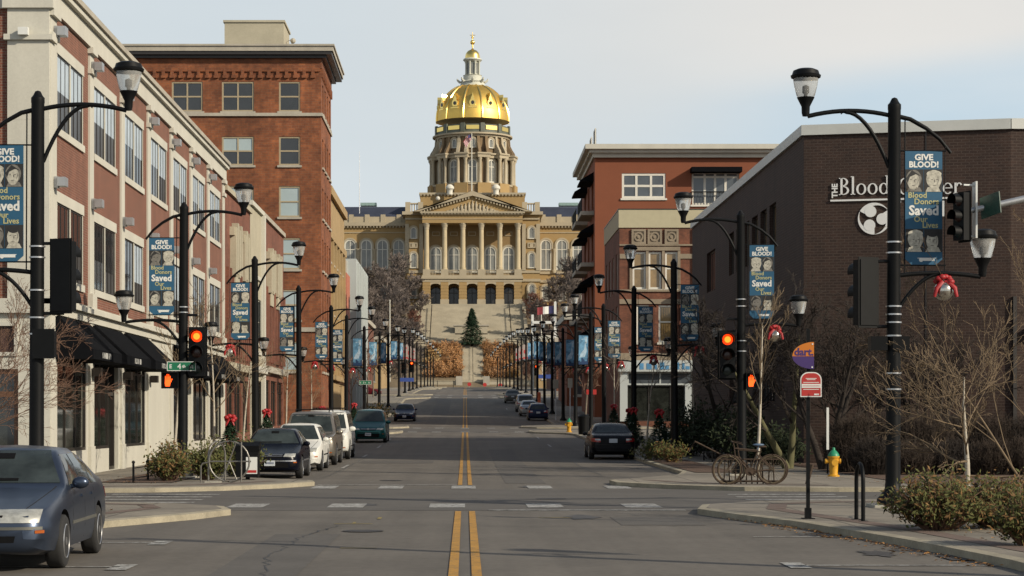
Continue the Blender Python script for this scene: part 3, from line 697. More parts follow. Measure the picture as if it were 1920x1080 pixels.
pb_ = paint('paint_navy', (.012, .020, .055), metal=.1, coat=0, spec=.2); pbk = paint('paint_black', (.008, .008, .010), metal=0, coat=0, spec=.15, rough=.25); ps = paint('paint_silver', (.34, .35, .36), metal=.75); prd = paint('paint_dark_red', (.12, .01, .015)); pgl = paint('paint_grey_trim', (.12, .12, .105), metal=.3, rough=.5)
m1 = car('sedan', 4.68, 1.76, 1.43, pn, 'dark slate blue sedan cut by the left picture edge, nearest of the parked cars', -5.66, 23.1, .03, .318, .558, .20, 2, trim=pgl, grille='slim', plate=(0, 1), head=(.22, .80))
# pale seats seen behind the windscreen are hidden by tinted glass; the visor sticker shows
car('sedan', 4.55, 1.78, 1.47, pk, 'glossy black blue sedan with blue front plate, first in the row beyond the crossing', -5.66, 58.7, 0, .325, .567, .19, 2, trim=v_alloy)
car('wagon', 4.6, 1.78, 1.57, pw, 'low white car between the black blue sedan and the tan utility vehicle', -5.63, 66.7, 0, .32, .57, .19, 1)
car('suv', 5.05, 2.0, 1.95, pt, 'tall silver tan utility vehicle with black roof rails', -5.68, 73.2, 0, .38, .58, .18, 2, rack=True, lower=pgl)
car('suv', 5.2, 2.0, 1.98, pw, 'tall white utility vehicle behind the silver tan one', -5.62, 80.6, 0, .38, .58, .18, 1, rack=True)
car('van', 4.85, 1.93, 1.76, pg, 'teal green minivan standing out from the parked row', -5.12, 107., 0, .32, .60, .18, 1, lower=v_plastic)
car('sedan', 4.7, 1.78, 1.45, pb_, 'small distant dark blue sedan on the left side of the avenue', -5.05, 168.5, 0, .31, .56, .19, 1)
car('sedan', 4.52, 1.82, 1.45, pbk, 'black sedan seen from behind at the right kerb with red tail lights', 5.88, 80.4, pi, .325, .61, .17, 2)
car('wagon', 4.3, 1.72, 1.48, pb_, 'small dark blue hatchback at the right kerb, nearest of the distant group', 6.18, 171., pi, .31, .58, .18, 1)
car('sedan', 4.5, 1.75, 1.43, ps, 'silver sedan ahead of the dark blue hatchback, right kerb', 5.85, 184., pi, .31, .57, .19, 1)
car('suv', 4.5, 1.8, 1.72, ps, 'silver small utility vehicle in the middle of the distant right group', 5.85, 197., pi, .33, .58, .19, 1)
car('sedan', 4.6, 1.78, 1.45, pgl, 'grey sedan farthest along the right kerb', 5.25, 223., pi, .31, .57, .19, 1)
car('sedan', 4.5, 1.75, 1.45, prd, 'dark red sedan seen side on in the cross street behind the left lamps', -12.6, 249.3, pi/2, .31, .57, .19, 1, zlift=.05)
# ------------------------------------------------------------------ street lamps
m_lens = M('lamp_lens', (.74, .74, .71), rough=.22, var=.12, scale=6, spec=.5); m_lens.node_tree.nodes['Principled BSDF'].inputs['Transmission Weight'].default_value = .72; m_lens.node_tree.nodes['Principled BSDF'].inputs['IOR'].default_value = 1.18
m_band = M('steel_band', (.5, .5, .5), rough=.3, metal=.8, var=.1)
m_bow = M('red_ribbon', (.30, .007, .010), rough=.55, var=.3, scale=14)
m_ball = M('silver_ball', (.52, .50, .44), rough=.16, metal=.9, var=.1)
m_foot = M('footing_concrete', (.38, .36, .30), rough=.9, var=.2, scale=3)
def lantern(mb_c, mb_l, x, z, mb_k):
    """cap + funnel into mb_c, glass bowl into mb_l; bottom at z"""
    mb_c.lathe((x, 0, z), [(.06, -.06), (.075, .0), (.08, .12), (.15, .26), (.165, .29)], 16)
    mb_l.lathe((x, 0, z), [(.15, .285), (.175, .34), (.215, .50), (.235, .62), (.235, .64)], 18)
    mb_c.lathe((x, 0, z), [(.03, .285), (.03, .36), (.055, .38), (.055, .5), (.02, .52), (.001, .53)], 10); mb_k.lathe((x, 0, z), [(.225, .635), (.275, .66), (.285, .70), (.26, .715), (.235, .79), (.15, .825), (0.001, .84)], 18)
def arc(x0, z0, x1, z1, bulge, n=10, horiz_end=True):
    """a curve from (x0,z0) that rises and levels out at (x1,z1)"""
    out = []
    for i in range(n+1):
        t = i / n
        out.append((x0 + (x1-x0)*t, 0, z0 + (z1-z0) * (1 - (1-t)**2) + bulge * 4 * t * (1-t)))
    return out
def make_lamp(s):
    """s=+1: the upper arm reaches toward -X (street to the left of the post)"""
    root = thing('street_lamp', 'black curved double-arm street lamp', 'street lamp')
    p = MB(); p.lathe((0, 0, 0), [(.30, .0), (.30, .14), (.22, .24), (.155, .34), (.14, .5), (.135, 2.0), (.12, 7.42), (.125, 7.44), (.125, 7.52), (.09, 7.56), (.05, 7.64), (.001, 7.66)], 16)
    p.build('pole', m_black, root, smooth=40)
    f = MB(); f.box(-.42, .42, -.42, .42, -.05, .045); f.build('footing', m_foot, root)
    u = MB(); u.tube(arc(-.08*s, 7.32, -1.62*s, 7.3, .10), .042, 8); u.tube(arc(-.1*s, 6.35, -1.0*s, 7.37, .06), .038, 8)
    u.build('upper_arm', m_black, root, smooth=50)
    b = MB(); b.tube([(.08*s, 0, 7.30), (.3*s, 0, 7.25), (.6*s, 0, 7.08), (.85*s, 0, 6.88), (1.06*s, 0, 6.62)], [.045, .042, .04, .036, .03], 8)
    b.build('banner_arm', m_black, root, smooth=50)
    r = MB(); r.tube([(.2*s, 0, 7.26), (.2*s, 0, 4.36)], .013, 6); r.tube([(.95*s, 0, 6.76), (.95*s, 0, 4.34)], .009, 6)
    r.tube([(.1*s, 0, 6.66), (.97*s, 0, 6.66)], .015, 6); r.tube([(.1*s, 0, 4.52), (.97*s, 0, 4.52)], .015, 6)
    r.build('banner_rod', m_black, root)
    l = MB(); l.tube(arc(.1*s, 4.33, 1.62*s, 4.31, .06), .042, 8); l.tube(arc(.1*s, 3.72, 1.0*s, 4.36, .04), .036, 8)
    l.build('lower_arm', m_black, root, smooth=50)
    for x, z in ((-1.66*s, 7.36), (1.66*s, 4.37)):
        c = MB(); g = MB(); k = MB(); lantern(c, g, x, z, k)
        h = c.build('lantern', m_black, root, smooth=40); g.build('lens', m_lens, h, smooth=40); k.build('cap', m_black, h, smooth=40)
    return root
lampR = make_lamp(1); lampL = make_lamp(-1); freeze(lampR); freeze(lampL)
LY = [7.85 / (872 - px) * FOC for px in (68, 342, 479.5, 561, 621, 649, 684, 711, 728, 748)] + [265, 286, 305, 330, 360, 392, 425, 460, 500]
RY = [8.0 / (px - 872) * FOC for px in (1674, 1391, 1265, 1188, 1133, 1108, 1079, 1056)] + [186, 204, 224, 243, 266, 287, 308, 332, 362, 395, 428, 462, 502]
ORD = ['first', 'second', 'third', 'fourth', 'fifth', 'sixth', 'seventh', 'eighth', 'ninth', 'tenth', 'eleventh', 'twelfth', 'thirteenth', 'fourteenth', 'fifteenth', 'sixteenth', 'seventeenth', 'eighteenth', 'nineteenth', 'twentieth', 'twenty-first', 'twenty-second']
near_txt = {('L', 0): 'black double-arm street lamp at the left picture edge before the cream pier',
            ('L', 1): 'black double-arm street lamp carrying the green street name plate and red signal',
            ('R', 0): 'tall black double-arm street lamp at near right corner in front of the brown brick building',
            ('R', 1): 'black double-arm street lamp beside the slender pale tree and rusty bicycle'}
LAMPS = []; RL = random.Random(8)
for S, Y, X, proto in (('L', LY, -7.85, lampL), ('R', RY, 8.0, lampR)):
    for i, y in enumerate(Y):
        t = near_txt.get((S, i), f"black double-arm street lamp, {ORD[i]} from the camera along the {'left' if S == 'L' else 'right'} kerb")
        loc = (X, y, prof(y) + .12)
        if i == 0: o = proto; o.location = loc; o['label'] = t; o.rotation_euler = (0, .004, 0)
        else: o = dup(proto, loc, 0, t)
        if i: o.rotation_euler = (RL.uniform(-.006, .006), RL.uniform(-.006, .006), RL.uniform(-.035, .035))
        o['group'] = 'street lamps along the avenue'; LAMPS.append((S, i, o))
o = dup(lampR, (8.0, 21.6, .12), 0, 'black double-arm street lamp nearer than the corner lamp, off beside the planting', 'street lamps along the avenue')

# ------------------------------------------------------------------ banners
m_bblue = M('banner_blue', (.015, .085, .16), rough=.7, var=.12, scale=3)
m_bwhite = M('banner_white', (.66, .66, .62), rough=.7, var=.06)
m_bgold = M('banner_gold', (.42, .40, .20), rough=.7, var=.06)
m_ph0 = M('photo_black', (.02, .02, .02), rough=.7, var=.3, scale=9)
m_ph1 = M('photo_light', (.42, .40, .33), rough=.7, var=.5, scale=16)
m_ph2 = M('photo_grey', (.16, .15, .13), rough=.7, var=.4, scale=14)
m_sky1 = M('banner_sky', (.02, .10, .22), rough=.7, var=.5, scale=3, tint=(.12, .28, .42))
m_sky2 = M('banner_deep_blue', (.008, .035, .10), rough=.7, var=.2)
m_cloud = M('banner_pale', (.35, .48, .58), rough=.7, var=.3, scale=6)
m_redp = M('banner_red', (.42, .05, .05), rough=.7, var=.2)
def ell(cx, cz, rx, rz, n=14, a0=0, a1=2*pi): return [(cx + rx*cos(a0 + (a1-a0)*i/n), cz + rz*sin(a0 + (a1-a0)*i/n)) for i in range(n)]
fr0 = west(0, 0, 0)
def portrait(mb, u0, u1, z0, z1, kind, d):
    """a printed black and white head and shoulders"""
    w, h = u1-u0, z1-z0; cx, cz = (u0+u1)/2, (z0+z1)/2
    mb.m = 0; mb.fb(fr0, u0, u1, z0, z1, d-.002, d)
    tilt = (-.04, .05, .03, -.03)[kind % 4] * w
    mb.m = (2, 1, 2, 1)[kind % 4]; mb.prism(fr0, [(cx-.42*w, z0+.01*h), (cx+.42*w, z0+.01*h), (cx+.3*w, z0+.2*h), (cx, z0+.26*h), (cx-.3*w, z0+.2*h)], d-.001, d+.0015)
    mb.m = (2, 1, 2, 0)[kind % 4]; mb.prism(fr0, ell(cx+tilt, cz+.07*h, .43*w, .41*h, 18), d-.001, d+.0025)          # hair
    mb.m = (1, 1, 2, 1)[kind % 4]; mb.prism(fr0, ell(cx+tilt*1.6, cz-.03*h, .33*w, .39*h, 18), d-.001, d+.0035)          # face
    if kind == 1: mb.m = 1; mb.prism(fr0, ell(cx+tilt, cz+.3*h, .42*w, .16*h, 14), d-.001, d+.004)                # pale hat
    if kind == 3: mb.m = 0; mb.prism(fr0, ell(cx+tilt, cz+.3*h, .31*w, .15*h, 14), d-.001, d+.004)
    mb.m = 0 if kind == 2 else 2
    for e in (-.14, .13): mb.prism(fr0, ell(cx+tilt*1.6+e*w, cz+.045*h + e*tilt*.6, .06*w, .022*h, 8), d, d+.005)
    mb.prism(fr0, ell(cx+tilt*1.6, cz-.22*h, .10*w, .02*h, 8), d, d+.005)
    if kind % 2 == 0: mb.m = 0; mb.prism(fr0, [(cx+tilt-.43*w, cz+.1*h), (cx+tilt-.1*w, cz+.46*h), (cx+tilt+.4*w, cz+.2*h), (cx+tilt+.1*w, cz+.28*h), (cx+tilt-.22*w, cz+.16*h), (cx+tilt-.33*w, cz-.1*h)], d, d+.0046)
    mb.m = 2; mb.prism(fr0, ell(cx+tilt+.03*w, cz-.02*h, .035*w, .07*h, 8), d, d+.005)
    mb.prism(fr0, [(cx+tilt+.17*w, cz-.2*h), (cx+tilt+.27*w, cz), (cx+tilt+.2*w, cz+.22*h), (cx+tilt+.22*w, cz)], d, d+.0045)
def make_blood(order):
    root = thing('street_banner', 'blue blood donor banner', 'banner')
    w, z1, z0 = .70, 2.12, 0.
    c = MB(); c.prism(fr0, [(-w/2, .10), (-w/2+.12, 0), (w/2-.12, 0), (w/2, .10), (w/2, z1), (-w/2, z1)], -.006, .006); c.build('cloth', m_bblue, root)
    L = MB(); put_text(L, 'GIVE', fr0, 0, 1.955, .155, .010, .002, sx=1.08, bold=.006); put_text(L, 'BLOOD!', fr0, 0, 1.82, .155, .010, .002, sx=.98, bold=.006)
    L.build('headline_lettering', m_bwhite, root); L = MB()
    put_text(L, 'Saved', fr0, 0, .93, .25, .010, .002, sx=.98, bold=.008)
    L.build('white_lettering', m_bwhite, root)
    g = MB(); g.prism(fr0, ell(-.05, .09, .04, .04), .006, .010); g.fb(fr0, -.02, .2, .07, .12, .0055, .0095); g.fb(fr0, -.12, .22, .115, .128, .005, .009); g.build('logo_mark', m_bwhite, root)
    G = MB()
    for t, u, z, s in (('Blood', -.12, 1.25, .15), ('Donors', .05, 1.13, .15), ('Our', -.06, .80, .15), ('Lives', .12, .69, .15)): put_text(G, t, fr0, u, z, s, .010, .002, bold=.003)
    G.build('gold_lettering', m_bgold, root)
    k = 0
    for zz, hh in ((1.36, .42), (.235, .43)):
        for u0, u1 in ((-.345, -.005), (.005, .345)):
            mb = MB(); portrait(mb, u0, u1, zz, zz+hh, order[k], .009); k += 1
            mb.build('portrait', [m_ph0, m_ph1, m_ph2], root)
    return root
def make_skyline():
    root = thing('street_banner', 'blue skyline banner', 'banner'); r = random.Random(4)
    c = MB(); c.fb(fr0, -.35, .35, 0, 2.12, -.006, .006); c.build('cloth', m_sky1, root)
    s = MB(); u = -.35; pts = [(-.35, 0)]
    while u < .35:
        h = r.uniform(.18, .5); wd = r.uniform(.05, .12); pts += [(u, h), (min(.35, u+wd), h)]; u += wd
    pts += [(.35, 0)]; s.prism(fr0, pts, .004, .009); s.build('printed_skyline', m_sky2, root)
    k = MB(); k.prism(fr0, [(-.3, .5), (.1, .55), (.25, 1.0), (.12, 1.6), (.05, 1.1), (-.2, .8)], .004, .008)
    for _ in range(5): k.prism(fr0, ell(r.uniform(-.25, .25), r.uniform(1.5, 2.0), .05, .04, 8), .004, .008)
    k.fb(fr0, .12, .28, 1.55, 2.0, .004, .008); k.build('printed_beam', m_cloud, root)
    return root
def make_pale():
    root = thing('street_banner', 'pale banner with red figure', 'banner')
    c = MB(); c.fb(fr0, -.35, .35, 0, 2.12, -.006, .006); c.build('cloth', M('banner_pale_pink', (.38, .31, .28), rough=.8, var=.2, scale=3), root)
    k = MB(); k.prism(fr0, ell(-.08, 1.1, .2, .3), .004, .009); k.fb(fr0, -.35, .35, .1, .35, .004, .009); k.prism(fr0, ell(.12, 1.6, .1, .12), .004, .009); k.build('printed_figure', m_redp, root)
    return root
bl = [make_blood((0, 1, 1, 3)), make_blood((1, 0, 2, 3)), make_blood((2, 1, 0, 1))]; sk = make_skyline(); pl = make_pale()
used = set()
def place(proto, loc, rz, label, group):
    if proto.name in used: return dup(proto, loc, rz, label, group)
    freeze(proto); used.add(proto.name); proto.location = loc; proto.rotation_euler = (0, 0, rz); proto['label'] = label; proto['group'] = group
    return proto
rb = random.Random(3)
for S, i, o in LAMPS:
    s = 1 if S == 'R' else -1; y = o.location.y; side = 'left' if s < 0 else 'right'
    if y < 140: pr = bl[(i + (0 if s > 0 else 1)) % 3]; t = 'blue blood donor banner with four printed faces'
    elif y < 285: pr = sk; t = 'deep blue banner with a printed skyline'
    else: pr = pl; t = 'pale banner with a red printed figure'
    if y > 345: continue
    place(pr, (o.location.x + s*.575, y - .012, o.location.z + 4.53), rb.uniform(-.14, .14), f"{t}, on the {ORD[i]} lamp of the {side} kerb", 'banners on the street lamps')

# ------------------------------------------------------------------ hanging baubles with bows
def make_bauble():
    root = thing('christmas_bauble', 'silver bauble with red bow', 'ornament')
    b = MB(); b.ball((0, 0, -.30), .185, n=16, k=12); b.tube([(0, 0, -.12), (0, 0, .02)], .008, 6); b.build('ball', m_ball, root, smooth=60)
    r = MB()
    for k in range(9):
        a = 2*pi*k/9; rr = .12 + .03*(k % 3)
        r.ball((rr*.8*cos(a), -.05 + .06*sin(a*2), -.10 + .06*sin(a)), .07, .045, .055, 8, 5)
    for sx in (-1, 1): r.tube([(sx*.05, -.08, -.14), (sx*.17, -.16, -.26), (sx*.21, -.15, -.42)], [.05, .045, .03], 6)
    r.build('bow', m_bow, root, smooth=60)
    return root
bau = make_bauble()
for S, i, o in LAMPS:
    s = 1 if S == 'R' else -1
    if i == 0 and S == 'L' or o.location.y > 260 : continue
    if S == 'L' and i in (1, 3): continue
    place(bau, (o.location.x + s*.95, o.location.y - .01, o.location.z + 4.34), 0, f"silver bauble with red bow under the {ORD[i]} lamp arm, {'left' if s < 0 else 'right'} kerb", 'baubles on the street lamps')

# ------------------------------------------------------------------ signals and plates
m_red_on = M('red_signal_lit', (.8, .05, .01), var=0, emit=(1, .045, .004), est=1.7)
m_red_hot = M('red_signal_core', (1, .2, .05), var=0, emit=(1, .20, .015), est=2.6)
m_amber_off = M('amber_lens_off', (.035, .012, .008), rough=.3, var=.1)
m_green_off = M('green_lens_off', (.006, .016, .015), rough=.3, var=.1)
m_hand = M('orange_hand_lit', (.9, .15, .02), var=0, emit=(1, .06, .004), est=1.8)
m_green = M('sign_green', (.008, .14, .065), rough=.45, var=.1)
m_swhite = M('sign_white', (.62, .63, .60), rough=.5, var=.05)
m_sred = M('sign_red', (.38, .025, .02), rough=.45, var=.1)
def signal(name_loc, rz, label, lit, group='traffic signals at the near crossing', back=False):
    root = thing('traffic_signal', label, 'traffic light', name_loc, group, rz)
    h = MB(); h.box(-.17, .17, -.09, .12, 0, 1.02)
    h.box(-.2, .2, .085, .10, -.04, 1.06)
    h.build('housing', m_black, root, world=False)
    for k, (z, m) in enumerate(((.85, m_red_on if lit else m_amber_off), (.51, m_amber_off), (.17, m_green_off))):
        d = MB(); d.lathe((0, -.09, z), [(.001, -.035), (.07, -.03), (.115, -.012), (.12, 0), (.12, .01)], 20, 'y')
        e = d.build('lens', m, root, smooth=50, world=False)
        if m is m_red_on: d = MB(); d.lathe((0, -.098, z), [(.001, -.036), (.05, -.032), (.07, -.026), (.07, -.01)], 16, 'y'); d.build('lamp_core', m_red_hot, e, smooth=50, world=False)
        v = MB(); v.lathe((0, -.09, z), [(.135, .0), (.135, -.2)], 20, 'y', a0=-.35, a1=pi+.35); v.lathe((0, -.09, z), [(.142, -.2), (.142, .0)], 20, 'y', a0=-.35, a1=pi+.35)
        v.build('visor', m_black, root, world=False)
    b = MB(); b.tube([(-.30, .03, .96), (0, .03, .96)], .022, 6) if rz == 0 else None
    return root
def brackets(o, x0, x1, y, zs, nm='bracket'):
    mb = MB()
    for z in zs: mb.tube([(x0, y, z), (x1, y, z)], .028, 6)
    return mb.build(nm, m_black, o)
def hand(loc, label):
    root = thing('pedestrian_signal', label, 'crossing signal', loc, 'pedestrian signals')
    b = MB(); b.box(-.23, .23, -.02, .2, -.22, .22); b.build('housing', m_black, root, world=False)
    v = MB(); v.frame(west(0, -.02), -.24, .24, -.23, .23, .025, 0, .13); v.build('hood', m_black, root, world=False)
    h = MB(); f_ = west(-.07, -.02)
    h.prism(f_, [(-.07, -.17), (.05, -.17), (.075, -.06), (.075, .02), (-.08, .02), (-.085, -.08)], 0, .012)
    for k, (u, t) in enumerate(((-.064, .12), (-.022, .17), (.02, .165), (.058, .12))): h.fb(f_, u-.0145, u+.0145, .015, t, 0, .012)
    h.prism(f_, [(.07, -.08), (.13, .03), (.115, .055), (.07, .0)], 0, .012)
    h.build('raised_hand', m_hand, root, world=False)
    return root
zl = .12
yL1, yR0, yR1 = LY[1], RY[0], RY[1]
lx, ly, lz = at(370, 655, yL1); o = signal((lx, yL1, lz - .75), 0, 'traffic light showing red on the left lamp, above the green street plate', True); o.scale = (1.3,)*3
brackets(o, lx - .38, lx, yL1 + .02, (lz + .56,))
rx, ry, rz_ = at(1363, 660, yR1); o = signal((rx, yR1, rz_ - .75), 0, 'traffic light showing red on the right lamp, left of the slender pale tree', True); o.scale = (1.3,)*3
brackets(o, rx, rx + .35, yR1 + .02, (rz_ + .56,))
hx, hy, hz = at(320, 713, yL1); hand((hx, yL1 - .02, hz), 'crossing signal with lit orange hand under the green street plate')
hx, hy, hz = at(1413, 714, yR1); hand((hx, yR1 - .02, hz), 'crossing signal with lit orange hand beside the slender pale tree')
# signals on the near corner lamps, turned to the other approaches
sx, sy, sz = at(1622, 550, yR0); o = signal((sx, yR0, sz - .6), radians(205), 'dark traffic light seen from its back on the near right corner lamp', False); o.scale = (1.15, 1.15, 1.2)
brackets_r = thing('signal_bracket', 'black bracket pair holding the dark traffic light to the near right corner lamp', 'bracket', (sx, yR0, sz))
mb = MB(); mb.tube([(sx, yR0, sz + .6), (8.0, yR0, sz + .6)], .03, 6); mb.tube([(sx, yR0, sz - .62), (8.0, yR0, sz - .62)], .03, 6); mb.build('bracket_bar', m_black, brackets_r)
sx, sy, sz = at(120, 520, LY[0]); o = signal((sx, LY[0], sz - .62), radians(160), 'dark traffic light on the near left lamp before the second floor windows', False); o.scale = (1.15, 1.15, 1.25)
brackets_l = thing('signal_bracket', 'black bracket pair holding the dark traffic light to the near left lamp', 'bracket', (sx, LY[0], sz))
mb = MB(); mb.tube([(-7.85, LY[0], sz + .62), (sx, LY[0], sz + .62)], .03, 6); mb.tube([(-7.85, LY[0], sz - .66), (sx, LY[0], sz - .66)], .03, 6); mb.build('bracket_bar', m_black, brackets_l)
for px, lab in ((1666, 'dark crossing signal box turned away on the near right corner lamp'),):
    bx, by, bz = at(px, 644, yR0); root = thing('pedestrian_signal', lab, 'crossing signal', (bx, yR0, bz), 'pedestrian signals')
    for a, b2 in ((-.36, -.05), (.05, .36)):
        mb = MB(); mb.box(a, b2, -.16, .16, -.13, .13); mb.build('housing', m_black, root, world=False)
bx, by, bz = at(85, 645, LY[0]); root = thing('pedestrian_signal', 'dark crossing signal box turned away on the near left lamp', 'crossing signal', (bx, LY[0], bz), 'pedestrian signals')
mb = MB(); mb.box(-.17, .17, -.18, .18, -.24, .24); mb.box(-.2, .2, -.2, -.15, -.27, .27); mb.build('housing', m_black, root, world=False)
# clamp bands round the signal lamps
for (x, y, zz, lab) in ((8.0, yR0, (2.2, 2.5, 3.2, 3.45, 3.6, 3.75, 4.75, 4.95), 'near right corner lamp'), (-7.85, LY[0], (3.2, 3.5, 4.6, 4.8, 4.0), 'near left lamp'), (8.0, yR1, (3.6, 3.9, 4.9, 5.1), 'right lamp beside the pale tree'), (-7.85, yL1, (4.6, 4.75), 'left lamp with the street plate')):
    mb = MB()
    for z in zz: mb.lathe((x, y, z + zl), [(.15, -.014), (.15, .014)], 14)
    for S, i, o in LAMPS:
        if abs(o.location.x - x) < .1 and abs(o.location.y - y) < .1: mb.build('clamp_band', m_band, o, smooth=40)
# street name plate
def plate(px, py, Y, w, h, txts, label, wx=0.):
    x, y, z = at(px, py, Y); root = thing('street_name_sign', label, 'street sign', (x, Y - .18, z), None, wx)
    p = MB(); p.box(-w/2, w/2, -.012, .012, -h/2, h/2); p.build('plate', m_green, root, world=False)
    e = MB(); e.frame(west(0, -.012), -w/2, w/2, -h/2, h/2, .018, 0, .004)
    for t, u, s in txts: put_text(e, t, west(0, -.012), u, -s*.36, s, .004, .002, bold=.004)
    e.build('lettering', m_swhite, root, world=False)
    return root
plate(342, 687, yL1, .80, .26, (('E', -.30, .15), ('4', -.06, .21), ('th', .07, .11), ('St', .27, .15)), 'green street name plate reading E 4th St on the left lamp')
plate(685, 717.5, LY[6], .95, .32, (('E', -.36, .16), ('5', -.12, .2), ('th', .02, .12), ('St', .3, .16)), 'small green street name plate one block further along the left kerb')
mm = thing('traffic_mast', 'grey mast arm with tilted street plate reaching in from the right', 'mast arm', (16.4, 37.6, .12))
p = MB(); p.lathe((16.4, 37.6, .12), [(.2, 0), (.14, .3), (.11, 7.0)], 14); p.build('pole', m_steel, mm, smooth=40)
a0 = at(1806, 398, 37.6); a1 = at(1925, 372, 37.6)
p = MB(); p.tube([(a0[0], 37.6, a0[2]), (a1[0], 37.6, a1[2]), (16.4, 37.6, 6.9)], [.05, .065, .11], 10); p.build('arm', m_steel, mm, smooth=40)
q = at(1857, 385, 37.4); P0 = MB(); P0.cbox((0, 0, 0), .56, .02, .40); P0.xf(Matrix.Translation(q) @ Matrix.Rotation(radians(-66), 4, 'Z') @ Matrix.Rotation(radians(-8), 4, 'Y'))
P0.build('street_plate', M('sign_back_green', (.012, .05, .035), rough=.5, var=.4, scale=12), mm)
s0 = at(1803, 396, 37.5); o = signal((s0[0], 37.5, s0[2] - .51), radians(-62), 'dark traffic light hanging from the grey mast arm', False); o.scale = (.85, .85, .86); o.location.z -= .03
bb = MB(); s1 = at(1831, 393, 37.5); bb.cbox((s1[0], 37.62, s1[2]), .035, .26, 1.05); bb.tube([(s0[0]+.05, 37.55, s1[2]+.46), (s1[0], 37.6, s1[2]+.46)], .02, 6); bb.tube([(s0[0]+.05, 37.55, s1[2]-.49), (s1[0], 37.6, s1[2]-.49)], .02, 6)
o2 = bb.build('signal_backplate', m_swhite, None); tag(o2, 'white edge plate behind the traffic light on the grey mast arm', 'signal plate')

# bus stop sign with its two panels
bp = thing('bus_stop_sign', 'bus stop post with orange and purple panel and red and white panel', 'bus stop sign', (at(1515, 973, 33.4)[0], 33.4, .12))
bx = at(1515, 973, 33.4)[0]
p = MB(); p.box(bx-.028, bx+.028, 33.37, 33.43, .12, 3.25); p.box(bx-.05, bx+.05, 33.35, 33.45, .12, .3); p.box(bx-.1, bx+.1, 33.3, 33.5, .12, .135); p.build('post', m_black, bp)
def W(px, py): a = at(px, py, 33.33); return (a[0], a[2])
fb_ = F((0, 33.33, 0), (1, 0, 0), (0, -1, 0))
m_or = M('sign_orange', (.50, .15, .01), rough=.45, var=.06); m_pu = M('sign_purple', (.045, .02, .12), rough=.45, var=.08)
cx, cz = W(1526, 668); R = .355
half = lambda a0, a1, n=14: [(cx + R*cos(a0 + (a1-a0)*i/n), cz + (.235 if sin(a0 + (a1-a0)*(i+.5)/n) > 0 else .21)*sin(a0 + (a1-a0)*i/n)) for i in range(n+1)]
p = MB(); p.prism(fb_, half(pi/2, pi) + [(cx, cz)], 0, .014); p.build('orange_panel', m_or, bp)
p = MB(); p.prism(fb_, half(pi, pi*1.5) + [(cx, cz - .005)], 0, .014); p.build('purple_panel', m_pu, bp)
p = MB(); put_text(p, 'dart.', fb_, cx - .165, cz + .015, .17, .014, .003, bold=.006); p.build('lettering', m_pu, bp)
p = MB()
for du, dz in ((-.025, .20), (-.03, -.18)): p.prism(fb_, ell(cx + du, cz + dz, .014, .014, 8), .012, .02)
p.build('bolt', m_swhite, bp)
sx, sz = W(1520.5, 721); w2, h2 = .175, .205
def stad(w, h, r):
    return [(sx-w, sz-h), (sx+w, sz-h)] + [(sx + w - r + r*cos(a), sz + h - r + r*sin(a)) for a in [i*pi/12 for i in range(7)]] + [(sx - w + r + r*cos(a), sz + h - r + r*sin(a)) for a in [pi/2 + i*pi/12 for i in range(7)]]
p = MB(); p.prism(fb_, stad(w2, h2, .13), .0, .012); p.build('white_panel', m_swhite, bp)
p = MB(); p.prism(fb_, stad(w2-.018, h2-.018, .115), .01, .016); p.build('red_panel', m_sred, bp)
p = MB(); p.fb(fb_, sx-.155, sx+.155, sz-.055, sz+.01, .014, .02)
for k, (z, wd) in enumerate(((sz+.095, .09), (sz+.075, .07), (sz+.03, .13), (sz-.085, .13))): p.fb(fb_, sx-wd, sx+wd, z, z+.010, .014, .019)
p.fb(fb_, sx+.05, sx+.13, sz-.175, sz-.15, .014, .02); p.build('white_print', m_swhite, bp)
p = MB()
for z in (sz-.03, sz-.018): p.fb(fb_, sx-.14, sx+.14, z, z+.004, .018, .022)
p.build('small_print', m_sred, bp)

# ------------------------------------------------------------------ hydrants, racks, boxes
m_hyd = M('hydrant_yellow', (.55, .28, .015), rough=.45, var=.15, scale=8); m_hydg = M('hydrant_green', (.02, .22, .11), rough=.45, var=.15)
def make_hydrant(loc, label):
    r = thing('fire_hydrant', label, 'fire hydrant', loc, 'yellow fire hydrants')
    b = MB(); b.lathe((0, 0, 0), [(.17, 0), (.17, .04), (.12, .06), (.115, .1), (.135, .45), (.145, .52), (.17, .54), (.17, .58)], 16); b.build('barrel', m_hyd, r, smooth=40, world=False)
    c = MB(); c.lathe((0, 0, 0), [(.165, .581), (.165, .6), (.135, .66), (.09, .72), (.05, .75), (.04, .82), (.001, .83)], 16); c.build('bonnet', m_hydg, r, smooth=40, world=False)
    for x0, x1 in ((-.1, -.24), (.1, .2)):
        n = MB(); n.lathe((x0, 0, .44), [(.06, 0), (.06, (x1-x0)*.6), (.075, (x1-x0)*.6), (.075, x1-x0)], 12, 'x'); n.build('nozzle', m_hyd, r, smooth=40, world=False)
    n = MB(); n.lathe((0, -.1, .40), [(.08, 0), (.08, -.07), (.095, -.07), (.095, -.13)], 12, 'y'); n.build('pumper_nozzle', m_hyd, r, smooth=40, world=False)
    return r
hx = at(1563, 895, 57.3); make_hydrant((hx[0], 57.3, .13), 'yellow fire hydrant with green bonnet in front of the dark twig hedge').scale = (1.0, 1.0, 1.0)
hx = at(1067, 800, 128.); h2_ = make_hydrant((hx[0], 128., prof(128) + .12), 'small distant yellow fire hydrant by the right kerb'); h2_.scale = (1.1, 1.1, 1.1)
